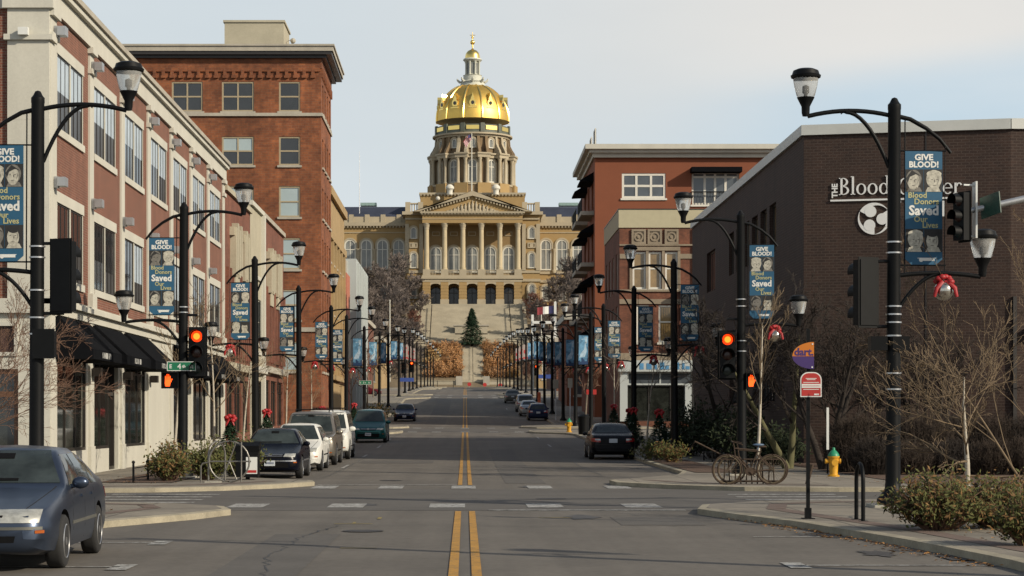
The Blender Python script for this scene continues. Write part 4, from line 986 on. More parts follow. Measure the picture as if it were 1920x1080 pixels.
def hoop(x, y, label, rz=0, w=.6, h=.95, r=.03, name='bike_rack', cat='bike rack', mat=None):
    o = thing(name, label, cat, (x, y, prof(y) + .12), None, rz); mb = MB()
    pts = [(-w/2, 0, 0), (-w/2, 0, h - w/2)] + [(-w/2*cos(a), 0, h - w/2 + w/2*sin(a)) for a in [pi*k/10 for k in range(1, 10)]] + [(w/2, 0, h - w/2), (w/2, 0, 0)]
    mb.tube(pts, r, 8); mb.build('hoop', mat or m_black, o, smooth=60, world=False)
    f_ = MB()
    for s in (-1, 1): f_.box(s*w/2-.07, s*w/2+.07, -.07, .07, 0, .012)
    f_.build('base_plate', mat or m_black, o, world=False); return o
xx = at(1612, 978, 32.8); hoop(xx[0], 32.8, 'black hoop bike rack seen end on beside the bus stop post', radians(90), .56, .92, .034)
m_rack = M('rack_steel', (.20, .19, .17), rough=.4, metal=.6, var=.2)
xx = at(404, 900, 52.3); hoop(xx[0], 52.6, 'tall narrow steel hoop rack between the lamp and the wheel rack', radians(62), .75, 1.05, .026, mat=m_rack)
# wheel-shaped rack
wx = at(437, 902, 52.2); o = thing('wheel_rack', 'steel bike rack shaped like a large wheel in front of the black bin', 'bike rack', (wx[0] - .1, 52.2, .12))
mb = MB(); mb.tube([(.52*cos(2*pi*k/24), 0, .55 + .52*sin(2*pi*k/24)) for k in range(25)], .024, 8, cap=False); mb.build('rim', m_rack, o, smooth=60, world=False)
mb = MB(); mb.tube([(-.52, 0, .55), (.56, 0, .55)], .02, 6); mb.tube([(0, 0, .55), (.18, 0, 1.05)], .02, 6); mb.tube([(0, 0, .55), (-.2, 0, .06)], .02, 6); mb.tube([(0, 0, .55), (.2, 0, .06)], .02, 6); mb.build('spoke', m_rack, o, smooth=60, world=False)
mb = MB(); mb.tube([(.32, -.06, 0), (.32, -.06, 1.05)], .022, 6); mb.tube([(-.72, -.06, 0), (-.72, -.06, .42), (-.68, -.06, .5), (-.5, -.06, .53)], .022, 6); mb.build('post', m_rack, o, smooth=60, world=False)
mb = MB(); mb.box(-.62, -.2, -.12, .12, 0, .035); mb.build('base_plate', m_foot, o, world=False)
# newspaper / litter bin with a notice
wx = at(473, 893, 54.6); o = thing('newspaper_box', 'black newspaper box with white notice beside the black sedan', 'newspaper box', (wx[0] - .12, 54.6, .12))
mb = MB(); mb.box(-.3, .3, -.25, .25, .08, .78); mb.box(-.05, .05, -.1, .1, 0, .08); mb.build('cabinet', m_black, o, world=False)
mb = MB(); mb.prism(F((0, 0, 0), (0, 1, 0), (1, 0, 0)), [(-.26, .78), (.26, .78), (.26, 1.0), (-.05, 1.02), (-.28, .92)], -.33, .33); mb.build('hood', m_black, o, world=False)
mb = MB(); mb.fb(west(0, -.25), -.02, .28, .17, .62, 0, .012); mb.build('notice', m_swhite, o, world=False)
mb = MB(); mb.fb(west(0, -.262), .0, .26, .2, .27, 0, .004); mb.build('notice_band', m_sred, o, world=False)
# low iron fences round the beds
def picket(x, y, n, dx, dy, label):
    o = thing('bed_fence', label, 'low fence', (x, y, prof(y) + .12)); 
    for k in range(n):
        mb = MB(); mb.box(k*dx-.025, k*dx+.025, k*dy-.025, k*dy+.025, 0, .5); mb.ball((k*dx, k*dy, .53), .045, n=8, k=6); mb.build('post', m_black, o, world=False)
    mb = MB(); mb.tube([(0, 0, .38), ((n-1)*dx, (n-1)*dy, .38)], .014, 6); mb.tube([(0, 0, .12), ((n-1)*dx, (n-1)*dy, .12)], .014, 6); mb.build('rail', m_black, o, world=False)
a = at(271, 898, 53.6); picket(a[0], 51.8, 6, .06, 2.0, 'low black iron fence along the bed at the near left lamp')
a = at(1304, 864, 79); picket(a[0], 68.5, 4, -.02, 2.4, 'low black iron fence along the bed at the right kerb')
a = at(1838, 912, 31); picket(a[0], 34.4, 3, .8, 0, 'low black iron fence behind the leafy bushes')
# pale marker post by the hedge
a = at(1554, 850, 60); o = thing('marker_post', 'thin white marker post above the yellow hydrant', 'marker post', (a[0], 60.2, .13))
mb = MB(); mb.box(a[0]-.022, a[0]+.022, 60.18, 60.22, .13, 1.4); mb.build('lower_post', m_black, o); mb = MB(); mb.box(a[0]-.035, a[0]+.035, 60.17, 60.21, .85, 2.1); mb.build('reflector', m_swhite, o)

# ------------------------------------------------------------------ rusty bicycles
m_rust = M('rust', (.042, .025, .014), rough=.85, var=.4, scale=9); m_saddle = M('blue_saddle', (.08, .13, .2), rough=.5)
m_rim = M('dull_rim', (.11, .085, .05), rough=.6, metal=.3, var=.3, scale=8)
def bicycle(x, y, rz, label, saddle, scale=1.):
    o = thing('bicycle', label, 'bicycle', (x, y, .13), 'rusty bicycles at the rack', rz); o.scale = (scale,)*3
    R = .35
    for cx in (-.53, .53):
        w_ = MB(); w_.tube([(cx + R*cos(2*pi*k/28), 0, R + R*sin(2*pi*k/28)) for k in range(29)], .02, 6, cap=False); wh = w_.build('wheel', m_rust, o, smooth=60, world=False)
        s_ = MB()
        s_.tube([(cx + (R-.03)*cos(2*pi*k/28), 0, R + (R-.03)*sin(2*pi*k/28)) for k in range(29)], .012, 6, cap=False)
        for k in range(12): a = pi*k/12*2; s_.tube([(cx, .02*(-1)**k, R), (cx + (R-.02)*cos(a), 0, R + (R-.02)*sin(a))], .003, 3)
        s_.build('rim', m_rim, wh, world=False)
    f_ = MB(); bb = (.0, 0, .3); st = (.2, 0, .8); hd = (-.36, 0, .85)
    for p, q in ((bb, st), (bb, (-.34, 0, .68)), (st, hd), (bb, (.53, 0, R)), ((.16, 0, .72), (.53, 0, R))): f_.tube([p, q], .018, 6)
    f_.tube([(-.37, 0, .92), (-.34, 0, .66), (-.45, 0, .45), (-.53, 0, R)], .017, 6); f_.build('frame', m_rust, o, smooth=60, world=False)
    h = MB(); h.tube([(-.25, -.28, .98), (-.4, -.2, 1.02), (-.38, 0, .98), (-.4, .2, 1.02), (-.25, .28, .98)], .014, 6); h.tube([(-.37, 0, .9), (-.38, 0, .99)], .014, 6); h.build('handlebar', m_rust, o, smooth=60, world=False)
    s_ = MB(); s_.ball((.22, 0, .93), .14, .075, .035, 10, 6); s_.tube([(.2, 0, .78), (.22, 0, .92)], .014, 6); s_.build('saddle', saddle, o, smooth=60, world=False)
    c = MB(); c.lathe((0, 0, .3), [(.1, -.03), (.1, -.02)], 16, 'y'); c.tube([(0, -.05, .3), (.12, -.05, .18)], .012, 6); c.tube([(0, .05, .3), (-.12, .05, .42)], .012, 6); c.build('crank', m_rust, o, world=False)
    return o
bicycle(at(1413, 905, 50)[0] - .02, 50.6, radians(4), 'rusty old bicycle with blue saddle lying before the right lamp', m_saddle, 1.06)
bicycle(at(1418, 905, 50)[0] + .1, 51.35, radians(-8), 'rusty old bicycle behind the one with blue saddle', m_rust, 1.0)
o = thing('bike_rack', 'rust brown low frame rack holding the rusty bicycles', 'bike rack', (7.3, 50.9, .13)); mb = MB()
for k in range(5): mb.tube([(6.5 + .28*k, 50.9, .13), (6.53 + .28*k, 50.9, .75), (6.62 + .28*k, 50.95, .75), (6.66 + .28*k, 51.0, .13)], .018, 6)
mb.build('upright', m_rust, o); mb = MB(); mb.tube([(6.4, 50.85, .75), (7.9, 50.85, .75)], .02, 6); mb.tube([(6.4, 50.85, .2), (7.9, 50.85, .2)], .025, 6)
mb.tube([(6.4, 50.8, .88), (5.75, 50.7, 1.2), (5.6, 50.7, .95)], .022, 6); mb.tube([(8.55, 50.7, .13), (8.68, 50.7, .62)], .05, 6); mb.build('rail', m_rust, o)

# far signals, boards and small things further up the street
for (px, py, Y, lab, lit) in ((772, 690, 262, 'tiny traffic light glowing red far up the left kerb', True), (757, 692, 258, 'tiny dark traffic light far up the left kerb', False), (1006, 696, 262, 'tiny traffic light glowing red far up the right kerb', True)):
    x, y, z = at(px, py, Y); o = signal((x, Y, z - .5), 0, lab, lit, 'traffic signals further up the street'); o.scale = (1.5, 1.5, 1.3)
    brackets(o, x - .6, x + .6, Y + .15, (z + .4,))
m_sblue = M('sign_blue', (.035, .07, .26), rough=.5, var=.1)
def board(px, py, Y, w, h, mat, label, name='street_sign', cat='street sign', post=True):
    x, y, z = at(px, py, Y); r = thing(name, label, cat, (x, Y, prof(Y) + .12))
    mb = MB(); mb.fb(west(x, Y), -w/2, w/2, z-h/2, z+h/2, -.02, .02); mb.build('panel', mat, r)
    if post: mb = MB(); mb.box(x-.04, x+.04, Y+.02, Y+.09, prof(Y) + .1, z + h/2); mb.build('post', m_steel, r)
    return r
board(763, 712, 264, 1.8, .5, m_sblue, 'blue street plate under the far red traffic light, left kerb')
board(1021, 706, 262, 1.9, .5, m_sblue, 'blue street plate low on the far right kerb')
board(1042, 720, 168, .45, .75, m_stone, 'white notice sign between the far right lamps'); board(1069, 718, 160, .38, .75, m_stone, 'narrow white notice sign before the orange building')
board(1109, 735, 142, .7, .35, m_sred, 'red strip parking sign on the right kerb under a round sign')
def octo(px, py, Y, lab):
    x, y, z = at(px, py, Y); r = thing('stop_sign', lab, 'road sign', (x, Y, prof(Y)), 'red signs at the end of the avenue')
    mb = MB(); mb.prism(west(x, Y), [(.55*cos(pi/8 + k*pi/4), z + .55*sin(pi/8 + k*pi/4)) for k in range(8)], -.03, .03); mb.build('panel', m_sred, r)
    mb = MB(); mb.box(x-.06, x+.06, Y+.03, Y+.12, prof(Y), z); mb.build('post', m_steel, r)
for k, px in enumerate((880, 909, 938)): octo(px, 720.5 + k*.8, 549, ('red octagonal sign at the foot of the capitol path, leftmost of three', 'red octagonal sign at the foot of the capitol path, middle of three', 'red octagonal sign at the foot of the capitol path, rightmost of three')[k])
a = at(1011, 750, 205); o = thing('road_barrel', 'slim orange marker post beside the far right parked cars', 'marker post', (a[0], 205, prof(205)+.12)); mb = MB(); mb.lathe((a[0], 205, prof(205)+.12), [(.16, 0), (.16, 1.6), (.1, 1.65), (.001, 1.66)], 10); mb.build('post', M('marker_orange', (.6, .12, .04), rough=.5), o, smooth=40)
a = at(1094, 800, 122); o = thing('litter_bin', 'dark litter bin beside the small distant hydrant', 'litter bin', (a[0], 122, prof(122)+.12)); mb = MB(); mb.lathe((a[0], 122, prof(122)+.12), [(.3, 0), (.34, 1.0)], 14); mb.build('drum', m_black, o, smooth=40); mb = MB(); mb.lathe((a[0], 122, prof(122)+1.12), [(.36, 0), (.36, .08), (.2, .2), (.001, .22)], 14); mb.build('lid', m_black, o, smooth=40)
# ------------------------------------------------------------------ facade materials
k_left = BRICK('brick_rose', (.19, .062, .036), (.135, .043, .027), (.19, .125, .09), var=.12)
k_brown = BRICK('brick_burnt_orange', (.225, .073, .026), (.15, .047, .019), (.15, .085, .05), bw=.5, bh=.18, var=.34, nscale=.3)
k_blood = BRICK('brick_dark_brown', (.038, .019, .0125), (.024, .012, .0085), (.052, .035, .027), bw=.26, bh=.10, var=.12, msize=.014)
k_red = BRICK('brick_plain_red', (.19, .062, .035), (.15, .046, .027), (.15, .08, .055), var=.25)
k_orn = BRICK('brick_ornate', (.165, .052, .025), (.115, .036, .019), (.11, .06, .04), var=.3)
k_org = M('orange_stucco', (.195, .062, .029), rough=.9, var=.08, scale=.5, fine=.05)
k_yel = M('buff_stone', (.34, .24, .12), rough=.9, var=.15, scale=.6, fine=.08)
k_pale = M('pale_panel', (.40, .43, .42), rough=.6, var=.06, scale=.5)
k_paint = M('painted_cream_brick', (.38, .345, .255), rough=.85, var=.12, scale=.7, fine=.1)
k_roof = M('flat_roof', (.12, .12, .12), rough=.95, var=.2)
k_trim = M('dark_bronze', (.022, .018, .015), rough=.4, var=.15)
k_wht = M('white_window_frame', (.62, .60, .53), rough=.6, var=.06)
k_tan = M('tan_window_frame', (.34, .28, .18), rough=.7, var=.1)
g_dark = GLASS('dark_glass', (.022, .024, .026))
g_mid = GLASS('grey_glass', (.07, .08, .09), rough=.08)
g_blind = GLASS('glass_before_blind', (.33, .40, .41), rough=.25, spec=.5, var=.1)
g_sky = GLASS('sky_reflect_glass', (.40, .47, .53), rough=.35, spec=.25, var=.15, scale=1.2)  # sky reflection put into the pale base colour of upper panes
g_lowpane = GLASS('shaded_pane', (.045, .045, .045), rough=.3, spec=.2, var=.3)
g_gold = GLASS('gold_glass', (.21, .14, .06), rough=.06, var=.6, scale=.9)
g_shop = GLASS('shop_glass', (.018, .02, .017), rough=.05, var=.9, scale=1.5)
m_awn = M('black_canvas', (.006, .0065, .008), rough=.95, var=.2, scale=3, spec=.05)
m_awt = M('canvas_lettering', (.42, .42, .40), rough=.8, var=.3, scale=20)

def window(parent, fr, u0, u1, z0, z1, frm, pane, depth=.1, fw=.07, mull=(), rails=(), sill=None, mw=.045, lower=None, split=.5, pr=.05):
    """frame set back in its opening, pane(s) behind it, glazing bars; optional projecting sill"""
    f = MB(); f.frame(fr, u0, u1, z0, z1, fw, -depth - .04, -depth + pr)
    for t in mull: u = u0 + (u1-u0)*t; f.fb(fr, u-mw/2, u+mw/2, z0+fw, z1-fw, -depth - .03, -depth + pr*.84)
    for t in rails: z = z0 + (z1-z0)*t; f.fb(fr, u0+fw, u1-fw, z-mw/2, z+mw/2, -depth - .03, -depth + pr*.72)
    o = f.build('window', frm, parent)
    zs = z0 + (z1-z0)*split
    if lower is not None:
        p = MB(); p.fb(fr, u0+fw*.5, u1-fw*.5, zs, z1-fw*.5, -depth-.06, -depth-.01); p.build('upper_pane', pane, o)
        p = MB(); p.fb(fr, u0+fw*.5, u1-fw*.5, z0+fw*.5, zs, -depth-.06, -depth-.012); p.build('lower_pane', lower, o)
    else:
        p = MB(); p.fb(fr, u0+fw*.5, u1-fw*.5, z0+fw*.5, z1-fw*.5, -depth-.06, -depth-.01); p.build('pane', pane, o)
    if sill: s = MB(); s.fb(fr, u0-.12, u1+.12, z0-.16, z0, -depth, .12); s.build('sill', sill, o)
    return o
def onx(X, px, py):
    Y = X / (px - VX) * FOC; return Y, EYE + (VY - py) * Y / FOC

# ================================================================== corner building, left
XL = -11.1; Y0, BAY, NB = 54.2, 5.50, 7
YE = Y0 + .7 + BAY*NB + .5
lb = thing('brick_building', 'three storey rose brick building with cream pilasters and black awnings', 'building', (XL - 8, 75, .12))
LZ = lambda z: (z - 1.7) * .974 + EYE
zroof, zp = LZ(13.9), LZ(12.95)
wf = south(XL - .05); ff = west(0, Y0)
holes = []
for b in range(NB):
    a = Y0 + 1.15 + BAY*b; holes += [(a, a + 3.65, LZ(9.86), LZ(11.94)), (a, a + 3.65, LZ(5.68), LZ(7.77))]
w_ = MB(); w_.wall(wf, Y0 + .01, YE, LZ(4.95), zp, holes, -.35, 0); w_.build('wall', k_left, lb)
c = MB(); c.box(XL - 24, XL - .52, Y0 + .4, YE, .12, zroof - .8); c.build('core_wall', k_left, lb)
r_ = MB(); r_.box(XL - 24, XL - .3, Y0 + .4, YE, zroof - .8, zroof - .7); r_.build('roof', k_roof, lb)
# ground floor
gh = []
shop = []
for b in range(NB):
    a = Y0 + .95 + BAY*b
    if b == 3: continue
    if b == 1: gh += [(a, a + 2.8, .85, 3.95), (a + 2.8, a + 4.5, .16, 3.95)]; shop += [(a, a + 2.8, .85, 3.95)]; door = (a + 2.8, a + 4.5)
    else: gh.append((a, a + 4.5, .85, 3.95)); shop.append((a, a + 4.5, .85, 3.95))
g = MB(); g.wall(wf, Y0 + .01, YE, .12, LZ(4.6), gh, -.35, 0.); g.build('ground_floor_wall', m_cream, lb)
for (a, b2, z0, z1) in shop:
    n = 3 if b2 - a > 3 else 2
    window(lb, wf, a, b2, z0, z1, k_trim, g_shop, .05, .09, [k/n for k in range(1, n)], (.78,), None, .06, pr=.03)
dr = MB(); dr.frame(wf, door[0], door[1], .16, 3.95, .1, -.3, -.12); dr.fb(wf, door[0]+.1, door[1]-.1, 2.5, 2.62, -.3, -.14); d_ = dr.build('door', k_trim, lb)
p = MB(); p.fb(wf, door[0]+.08, door[1]-.08, .2, 3.9, -.3, -.24); p.build('pane', g_shop, d_)
# pilasters, bands, cornice
pf = south(XL)
for b in range(NB + 1):
    u = Y0 + .55 + BAY*b - .36; u0, u1 = (Y0 - .0, Y0 + .9) if b == 0 else (u, u + .72)
    q = MB(); q.fb(pf, u0, u1, .12, .95, -.16, .05); q.fb(pf, u0 + .04, u1 - .04, .95, LZ(4.7), -.16, .02)
    q.fb(pf, u0 + .04, u1 - .04, LZ(5.05), zp + .02, -.16, .01); q.fb(pf, u0, u1, zp - .75, zp - .6, -.16, .09); q.fb(pf, u0 - .03, u1 + .03, zp - .16, zp + .02, -.16, .12)
    q.fb(pf, u0, u1, LZ(5.05), LZ(5.5), -.16, .1); q.build('pilaster', m_cream, lb)
bt = MB(); bt.fb(pf, Y0 - .1, YE, LZ(4.6), LZ(4.85), -.5, .06); bt.fb(pf, Y0 - .16, YE, LZ(4.85), LZ(5.0), -.5, .2); bt.fb(pf, Y0 - .12, YE, LZ(5.0), LZ(5.06), -.5, .12); bt.build('belt_course', m_cream, lb)
cn = MB(); cn.fb(pf, Y0 - .06, YE, zp + .02, zroof - .36, -.5, .05); cn.fb(pf, Y0 - .16, YE, zroof - .36, zroof - .2, -.5, .18); cn.build('cornice', m_cream, lb)
cp = MB(); cp.fb(pf, Y0 - .2, YE, zroof - .2, zroof - .04, -.9, .26); cp.build('coping', m_stone, lb)
for b in range(NB):
    a = Y0 + 1.15 + BAY*b; rw = random.Random(b*7 + 3)
    for z0, z1 in ((LZ(9.86), LZ(11.94)), (LZ(5.68), LZ(7.77))):
        for h in (0, 1):
            u0 = a + 1.85*h + (.02 if h else 0); u1 = u0 + 1.8 - (.02 if h else 0)
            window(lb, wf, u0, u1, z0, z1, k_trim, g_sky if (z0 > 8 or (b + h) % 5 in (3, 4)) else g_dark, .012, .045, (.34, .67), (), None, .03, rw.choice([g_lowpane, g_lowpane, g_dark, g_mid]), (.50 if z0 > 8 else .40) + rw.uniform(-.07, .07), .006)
        t = MB(); t.fb(wf, a - .16, a + 3.81, z1, z1 + .3, -.12, .035); t.fb(wf, a - .16, a + 3.81, z0 - .2, z0, -.12, .06)
        t.fb(wf, a + 1.78, a + 1.89, z0, z1, -.14, .015); t.fb(wf, a - .07, a, z0, z1, -.1, .015); t.fb(wf, a + 3.65, a + 3.72, z0, z1, -.1, .015); t.build('window_surround', m_cream, lb)
        m = MB(); z = z1 + .32; u = Y0 + .55 + BAY*b
        m.fb(pf, u - .12, u + .12, z, z + .3, .02, .12); m.fb(pf, u - .2, u + .2, z + .04, z + .28, .12, .34); m.build('wall_lamp', m_steel, lb)
# west end: corner pier and entrance
we = MB(); we.wall(ff, XL - 24, XL - 1.12, LZ(5.0), zp, [], -.35, 0.); we.build('end_wall', k_left, lb)
pr = MB(); pr.fb(ff, XL - 1.12, XL - .0, LZ(5.0), zp, -.5, .1); pr.fb(ff, XL - 1.2, XL + .1, zp - .85, zp - .7, -.5, .2); pr.fb(ff, XL - 1.24, XL + .12, zp, zroof - .36, -.5, .2)
for z in (LZ(9.9), LZ(7.5)): pr.fb(ff, XL - 1.115, XL + .002, z, z + .02, .09, .103)
pr.build('corner_pier', m_cream, lb)
ec = MB(); ec.fb(ff, XL - 24, XL - 1.24, zp, zroof - .36, -.5, .1); ec.fb(ff, XL - 24, XL + .16, zroof - .36, zroof - .04, -.5, .3); ec.fb(ff, XL - 24, XL + .1, LZ(4.6), LZ(5.0), -.5, .16); ec.build('end_cornice', m_cream, lb)
eg = MB(); eg.wall(ff, XL - 8, XL - .0, .12, LZ(4.6), [(XL - 4.6, XL - .85, .16, 3.1), (XL - 3.4, XL - .95, 3.55, 4.25)], -.4, .0); eg.build('end_ground_floor', m_cream, lb)
en = MB(); en.frame(ff, XL - 4.6, XL - .85, .16, 3.1, .13, -.3, -.1)
for u in (XL - 2.1, XL - 3.3): en.fb(ff, u - .1, u + .1, .16, 2.35, -.3, -.12)
en.fb(ff, XL - 4.5, XL - .95, 2.35, 2.5, -.3, -.11); e_ = en.build('entrance_door', m_wood, lb)
p = MB(); p.fb(ff, XL - 4.55, XL - .9, .2, 3.05, -.34, -.22); p.build('pane', g_shop, e_)
p = MB(); p.fb(ff, XL - 1.75, XL - 1.48, 1.55, 1.85, -.22, -.2); p.build('paper_notice', m_swhite, e_)
p = MB(); p.fb(ff, XL - 2.65, XL - 2.4, 1.55, 1.65, -.22, -.2); p.build('small_sticker', m_stone, e_)
sg = MB(); sg.fb(ff, XL - 3.4, XL - .95, 3.55, 4.25, -.3, -.06); sg.build('sign_panel', M('oxblood_panel', (.045, .02, .016), rough=.6), lb)
sgf = MB(); sgf.frame(ff, XL - 3.5, XL - .85, 3.45, 4.35, .1, -.06, .06); sgf.build('sign_surround', m_cream, lb)
fl = MB(); lx_, lz_ = at(48, 62, Y0)[0], at(48, 62, Y0)[2]; fl.fb(ff, lx_ - .08, lx_ + .08, lz_ - .08, lz_ + .08, .1, .16); fl.fb(ff, lx_ - .13, lx_ + .13, lz_ - .1, lz_ + .1, .16, .36); fl.build('flood_lamp', m_swhite, lb)
# awnings
aw_words = ('SALON', 'STUDIO', 'SALON', None, 'LOFT', 'SHOP', 'SHOP')
for b in range(NB):
    if b == 3: continue
    u0 = Y0 + .62 + BAY*b; u1 = u0 + 4.55
    z0, zt = LZ(3.36), LZ(4.55)
    a = MB(); a.prism(F((XL, u0, 0), (1, 0, 0), (0, -1, 0)), [(.02, zt), (.02, z0), (1.05, z0), (1.05, z0 + .27), (.10, zt)], -(u1-u0), 0)
    o = a.build('awning', m_awn, lb)
    t = MB(); r = random.Random(b); u = u0 + 1.4
    fa = south(XL + 1.05)
    for k in range(7):
        if k in (4,): u += .12; continue
        wd = r.uniform(.09, .17); t.fb(fa, u, u + .05, z0 + .06, z0 + .22, 0, .008)
        if r.random() < .7: t.fb(fa, u + .05, u + wd, z0 + (.06 if r.random() < .5 else .18), z0 + (.10 if r.random() < .5 else .22), 0, .008)
        u += wd + .07
    t.build('lettering', m_awt, o)
for k in range(1, 4):
    u = Y0 + .55 + BAY*k; l = MB(); l.fb(pf, u - .2, u + .2, LZ(3.0), LZ(3.25), .06, .3); l.build('wall_box', k_trim, lb)
pv = MB(); pv.fb(pf, Y0 + .95 + BAY*3 + .9, Y0 + .95 + BAY*3 + 3.3, LZ(3.5), LZ(4.3), -.16, -.1); pv.build('blank_sign', m_stone, lb)

# ================================================================== low shops further along the left
def shop_left(ya, yb, ztop, wallm, label, trim, style):
    t = thing('shop_building', label, 'building', (XL - 6, (ya+yb)/2, prof(ya)))
    g0 = prof((ya+yb)/2) + .1; fr = south(XL - .05)
    n = 3 if yb - ya > 9 else 2; bw_ = (yb - ya - .8)/n
    hs = [(ya + .5 + bw_*k + .25, ya + .5 + bw_*(k+1) - .25, g0 + .6, g0 + 3.2) for k in range(n)]
    up = [(ya + .5 + bw_*k + .5, ya + .5 + bw_*(k+1) - .5, g0 + 5.2, g0 + 7.6) for k in range(n)]
    if style == 'ribs': up = []
    w = MB(); w.wall(fr, ya, yb, g0, ztop, hs + up, -.3, 0); w.build('wall', wallm, t)
    c = MB(); c.box(XL - 20, XL - .5, ya + .02, yb - .02, g0, ztop - .5); c.build('core_wall', wallm, t)
    for h in hs: window(t, fr, *h, k_trim, g_shop, .15, .08, (.5,), (.75,))
    for h in up: window(t, fr, *h, trim, g_mid, .12, .08, (.5,), (.5,), trim)
    q = MB(); q.fb(fr, ya, yb, ztop - .02, ztop + .22, -.5, .14); q.build('coping', trim, t)
    if style == 'ribs':
        q = MB()
        for k in range(int((yb-ya)/.9)): q.fb(fr, ya + .5 + .9*k, ya + .85 + .9*k, g0 + 4.2, g0 + 8.4, 0, .16)
        q.build('brick_rib', wallm, t)
        for c0, wd in ((ya + 2.2, 3.0), (ya + 6.2, 3.0)):
            if c0 + wd > yb: continue
            q = MB()
            for k in range(4): q.fb(fr, c0 + .75*k, c0 + .5 + .75*k, g0 + 8.1 + .12*(k % 2), g0 + 10.4 + .25*(k % 2), 0, .3)
            q.fb(fr, c0 - .2, c0 + 2.95, g0 + 10.0, g0 + 10.4, 0, .24); q.fb(fr, c0 + .4, c0 + 2.2, g0 + 7.4, g0 + 8.1, 0, .22); q.build('stone_ornament', k_paint, t)
    if style == 'panel':
        q = MB(); q.frame(fr, ya + .8, yb - .8, g0 + 4.6, g0 + 8.8, .2, 0, .1); q.build('panel_frame', trim, t)
        q = MB(); q.fb(fr, yb - .7, yb, g0, ztop, 0, .2); q.build('pilaster', trim, t)
    q = MB(); q.fb(fr, ya, yb, g0 + 3.6, g0 + 3.95, -.1, .3); q.build('shop_cornice', trim, t)
    return t
shop_left(YE + .05, YE + 11.2, 12.4, k_red, 'low red brick shop with vertical ribs and cream ornaments beside the awning building', k_paint, 'ribs')
shop_left(YE + 11.25, YE + 17.6, 12.9, k_paint, 'low cream painted shop between two red brick shops', m_cream, 'panel')
shop_left(YE + 17.65, 124.4, 12.9, k_red, 'low red brown shop with cream ornaments, last before the crossing', m_stone, 'ribs')

# ================================================================== tall burnt-orange brick block
YB = 152.; XBR = -10.8
tb = thing('brick_tower', 'tall burnt orange brick building with dark bracketed cornice and rooftop box', 'building', (-20, 156, prof(152)))
bf = west(0, YB); g0 = prof(152)
bz = lambda py: at(0, py, YB)[2]; bxx = lambda px: at(px, 0, YB)[0]
cols = [(322, 380, 2), (416, 476, 2), (523, 563, 1)]
rows = [(153, 209), (256, 310), (349, 407), (446, 505), (543, 600), (640, 696)]
hs = []
for (pa, pb) in rows:
    for (a, b, n) in cols: hs.append((bxx(a), bxx(b), bz(pb), bz(pa)))
    hs.append((bxx(232), bxx(275), bz(pb), bz(pa)))
w = MB(); w.wall(bf, -30, XBR, g0, bz(96), hs, -.4, 0.); w.build('wall', k_brown, tb)
sf = south(XBR); hs2 = []
zbase = g0
for (pa, pb) in rows:
    for k in range(4): hs2.append((YB + 1.3 + 2.55*k, YB + 2.6 + 2.55*k, bz(pb), bz(pa)))
YBE = 163.2
w = MB(); w.wall(sf, YB + .4, YBE, g0, bz(96), hs2, -.4, 0.); w.build('side_wall', k_brown, tb)
w = MB(); w.box(-30, XBR - .6, YB + .6, YBE, g0, bz(92)); w.build('core_wall', k_brown, tb)
rr = random.Random(12)
for h in hs:
    pr_ = rr.random(); dbl = h[1] - h[0] > 2
    top_ = bz(212) < h[3] and h[2] > bz(215); row = 0 if h[2] > bz(230) else (1 if h[2] > bz(330) else 2)
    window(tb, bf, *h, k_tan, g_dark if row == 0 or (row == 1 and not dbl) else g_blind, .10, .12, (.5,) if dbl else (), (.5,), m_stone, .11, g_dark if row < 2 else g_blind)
for h in hs2: window(tb, sf, *h, k_tan, g_mid, .16, .08, (), (.5,), m_stone)
q = MB(); q.fb(bf, -30, XBR + .12, bz(218), bz(212), -.1, .16); q.fb(sf, YB + .1, YBE, bz(218)+.004, bz(212)-.004, -.1, .11)
q.fb(bf, -30, XBR + .06, bz(622), bz(614), -.1, .12); q.build('string_course', m_stone, tb)
# brick corbel table
q = MB(); z0, z1 = bz(144), bz(128)
u = -30
while u < XBR - .2:
    q.fb(bf, u, u + .24, z0, z1, 0, .14); q.fb(bf, u + .24, u + .66, z1 - .26, z1, 0, .13); q.fb(bf, u - .06, u + .3, z0 - .10, z0 + .08, 0, .19); u += .66
q.fb(bf, -30, XBR + .06, z1, bz(104), -.1, .10)
u = YB + .1
while u < YBE: q.fb(sf, u, u + .24, z0, z1, 0, .14); u += .66
q.fb(sf, YB + .1, YBE, z1+.004, bz(104)-.004, -.1, .055); q.build('corbel_table', k_brown, tb)
q = MB(); q.fb(bf, -30, XBR + .85, bz(105), bz(99), -.5, .75); q.fb(sf, YB + .3, YBE + .7, bz(105)+.004, bz(99)-.004, -.5, .84)
q.fb(bf, -30, XBR + .4, bz(110), bz(105), -.3, .4); q.fb(sf, YB + .2, YBE + .4, bz(110)+.004, bz(105)-.004, -.3, .39); q.build('cornice_soffit', k_trim, tb)
q = MB(); q.fb(bf, -30, XBR + .95, bz(99), bz(90), -.5, .85); q.fb(bf, -30, XBR + 1.05, bz(90), bz(86.5), -.5, .95); q.fb(sf, YB + .3, YBE + .8, bz(99)+.004, bz(90)-.004, -.5, .94); q.fb(sf, YB + .3, YBE + .9, bz(90)+.004, bz(86.5)-.004, -.5, 1.04); q.build('cornice', m_stone, tb)
q = MB(); q.box(-29, XBR - .2, YB + .2, YBE, bz(91), bz(89)); q.build('roof', k_roof, tb)
ph = MB(); a, b = at(421, 0, 157)[0], at(532, 0, 157)[0]; ph.box(a, b, 157, 162, bz(92), at(0, 42, 157)[2]); ph.box(a - .1, b + .1, 156.9, 162.1, at(0, 42, 157)[2], at(0, 38, 157)[2]); ph.build('rooftop_box', k_paint, tb)
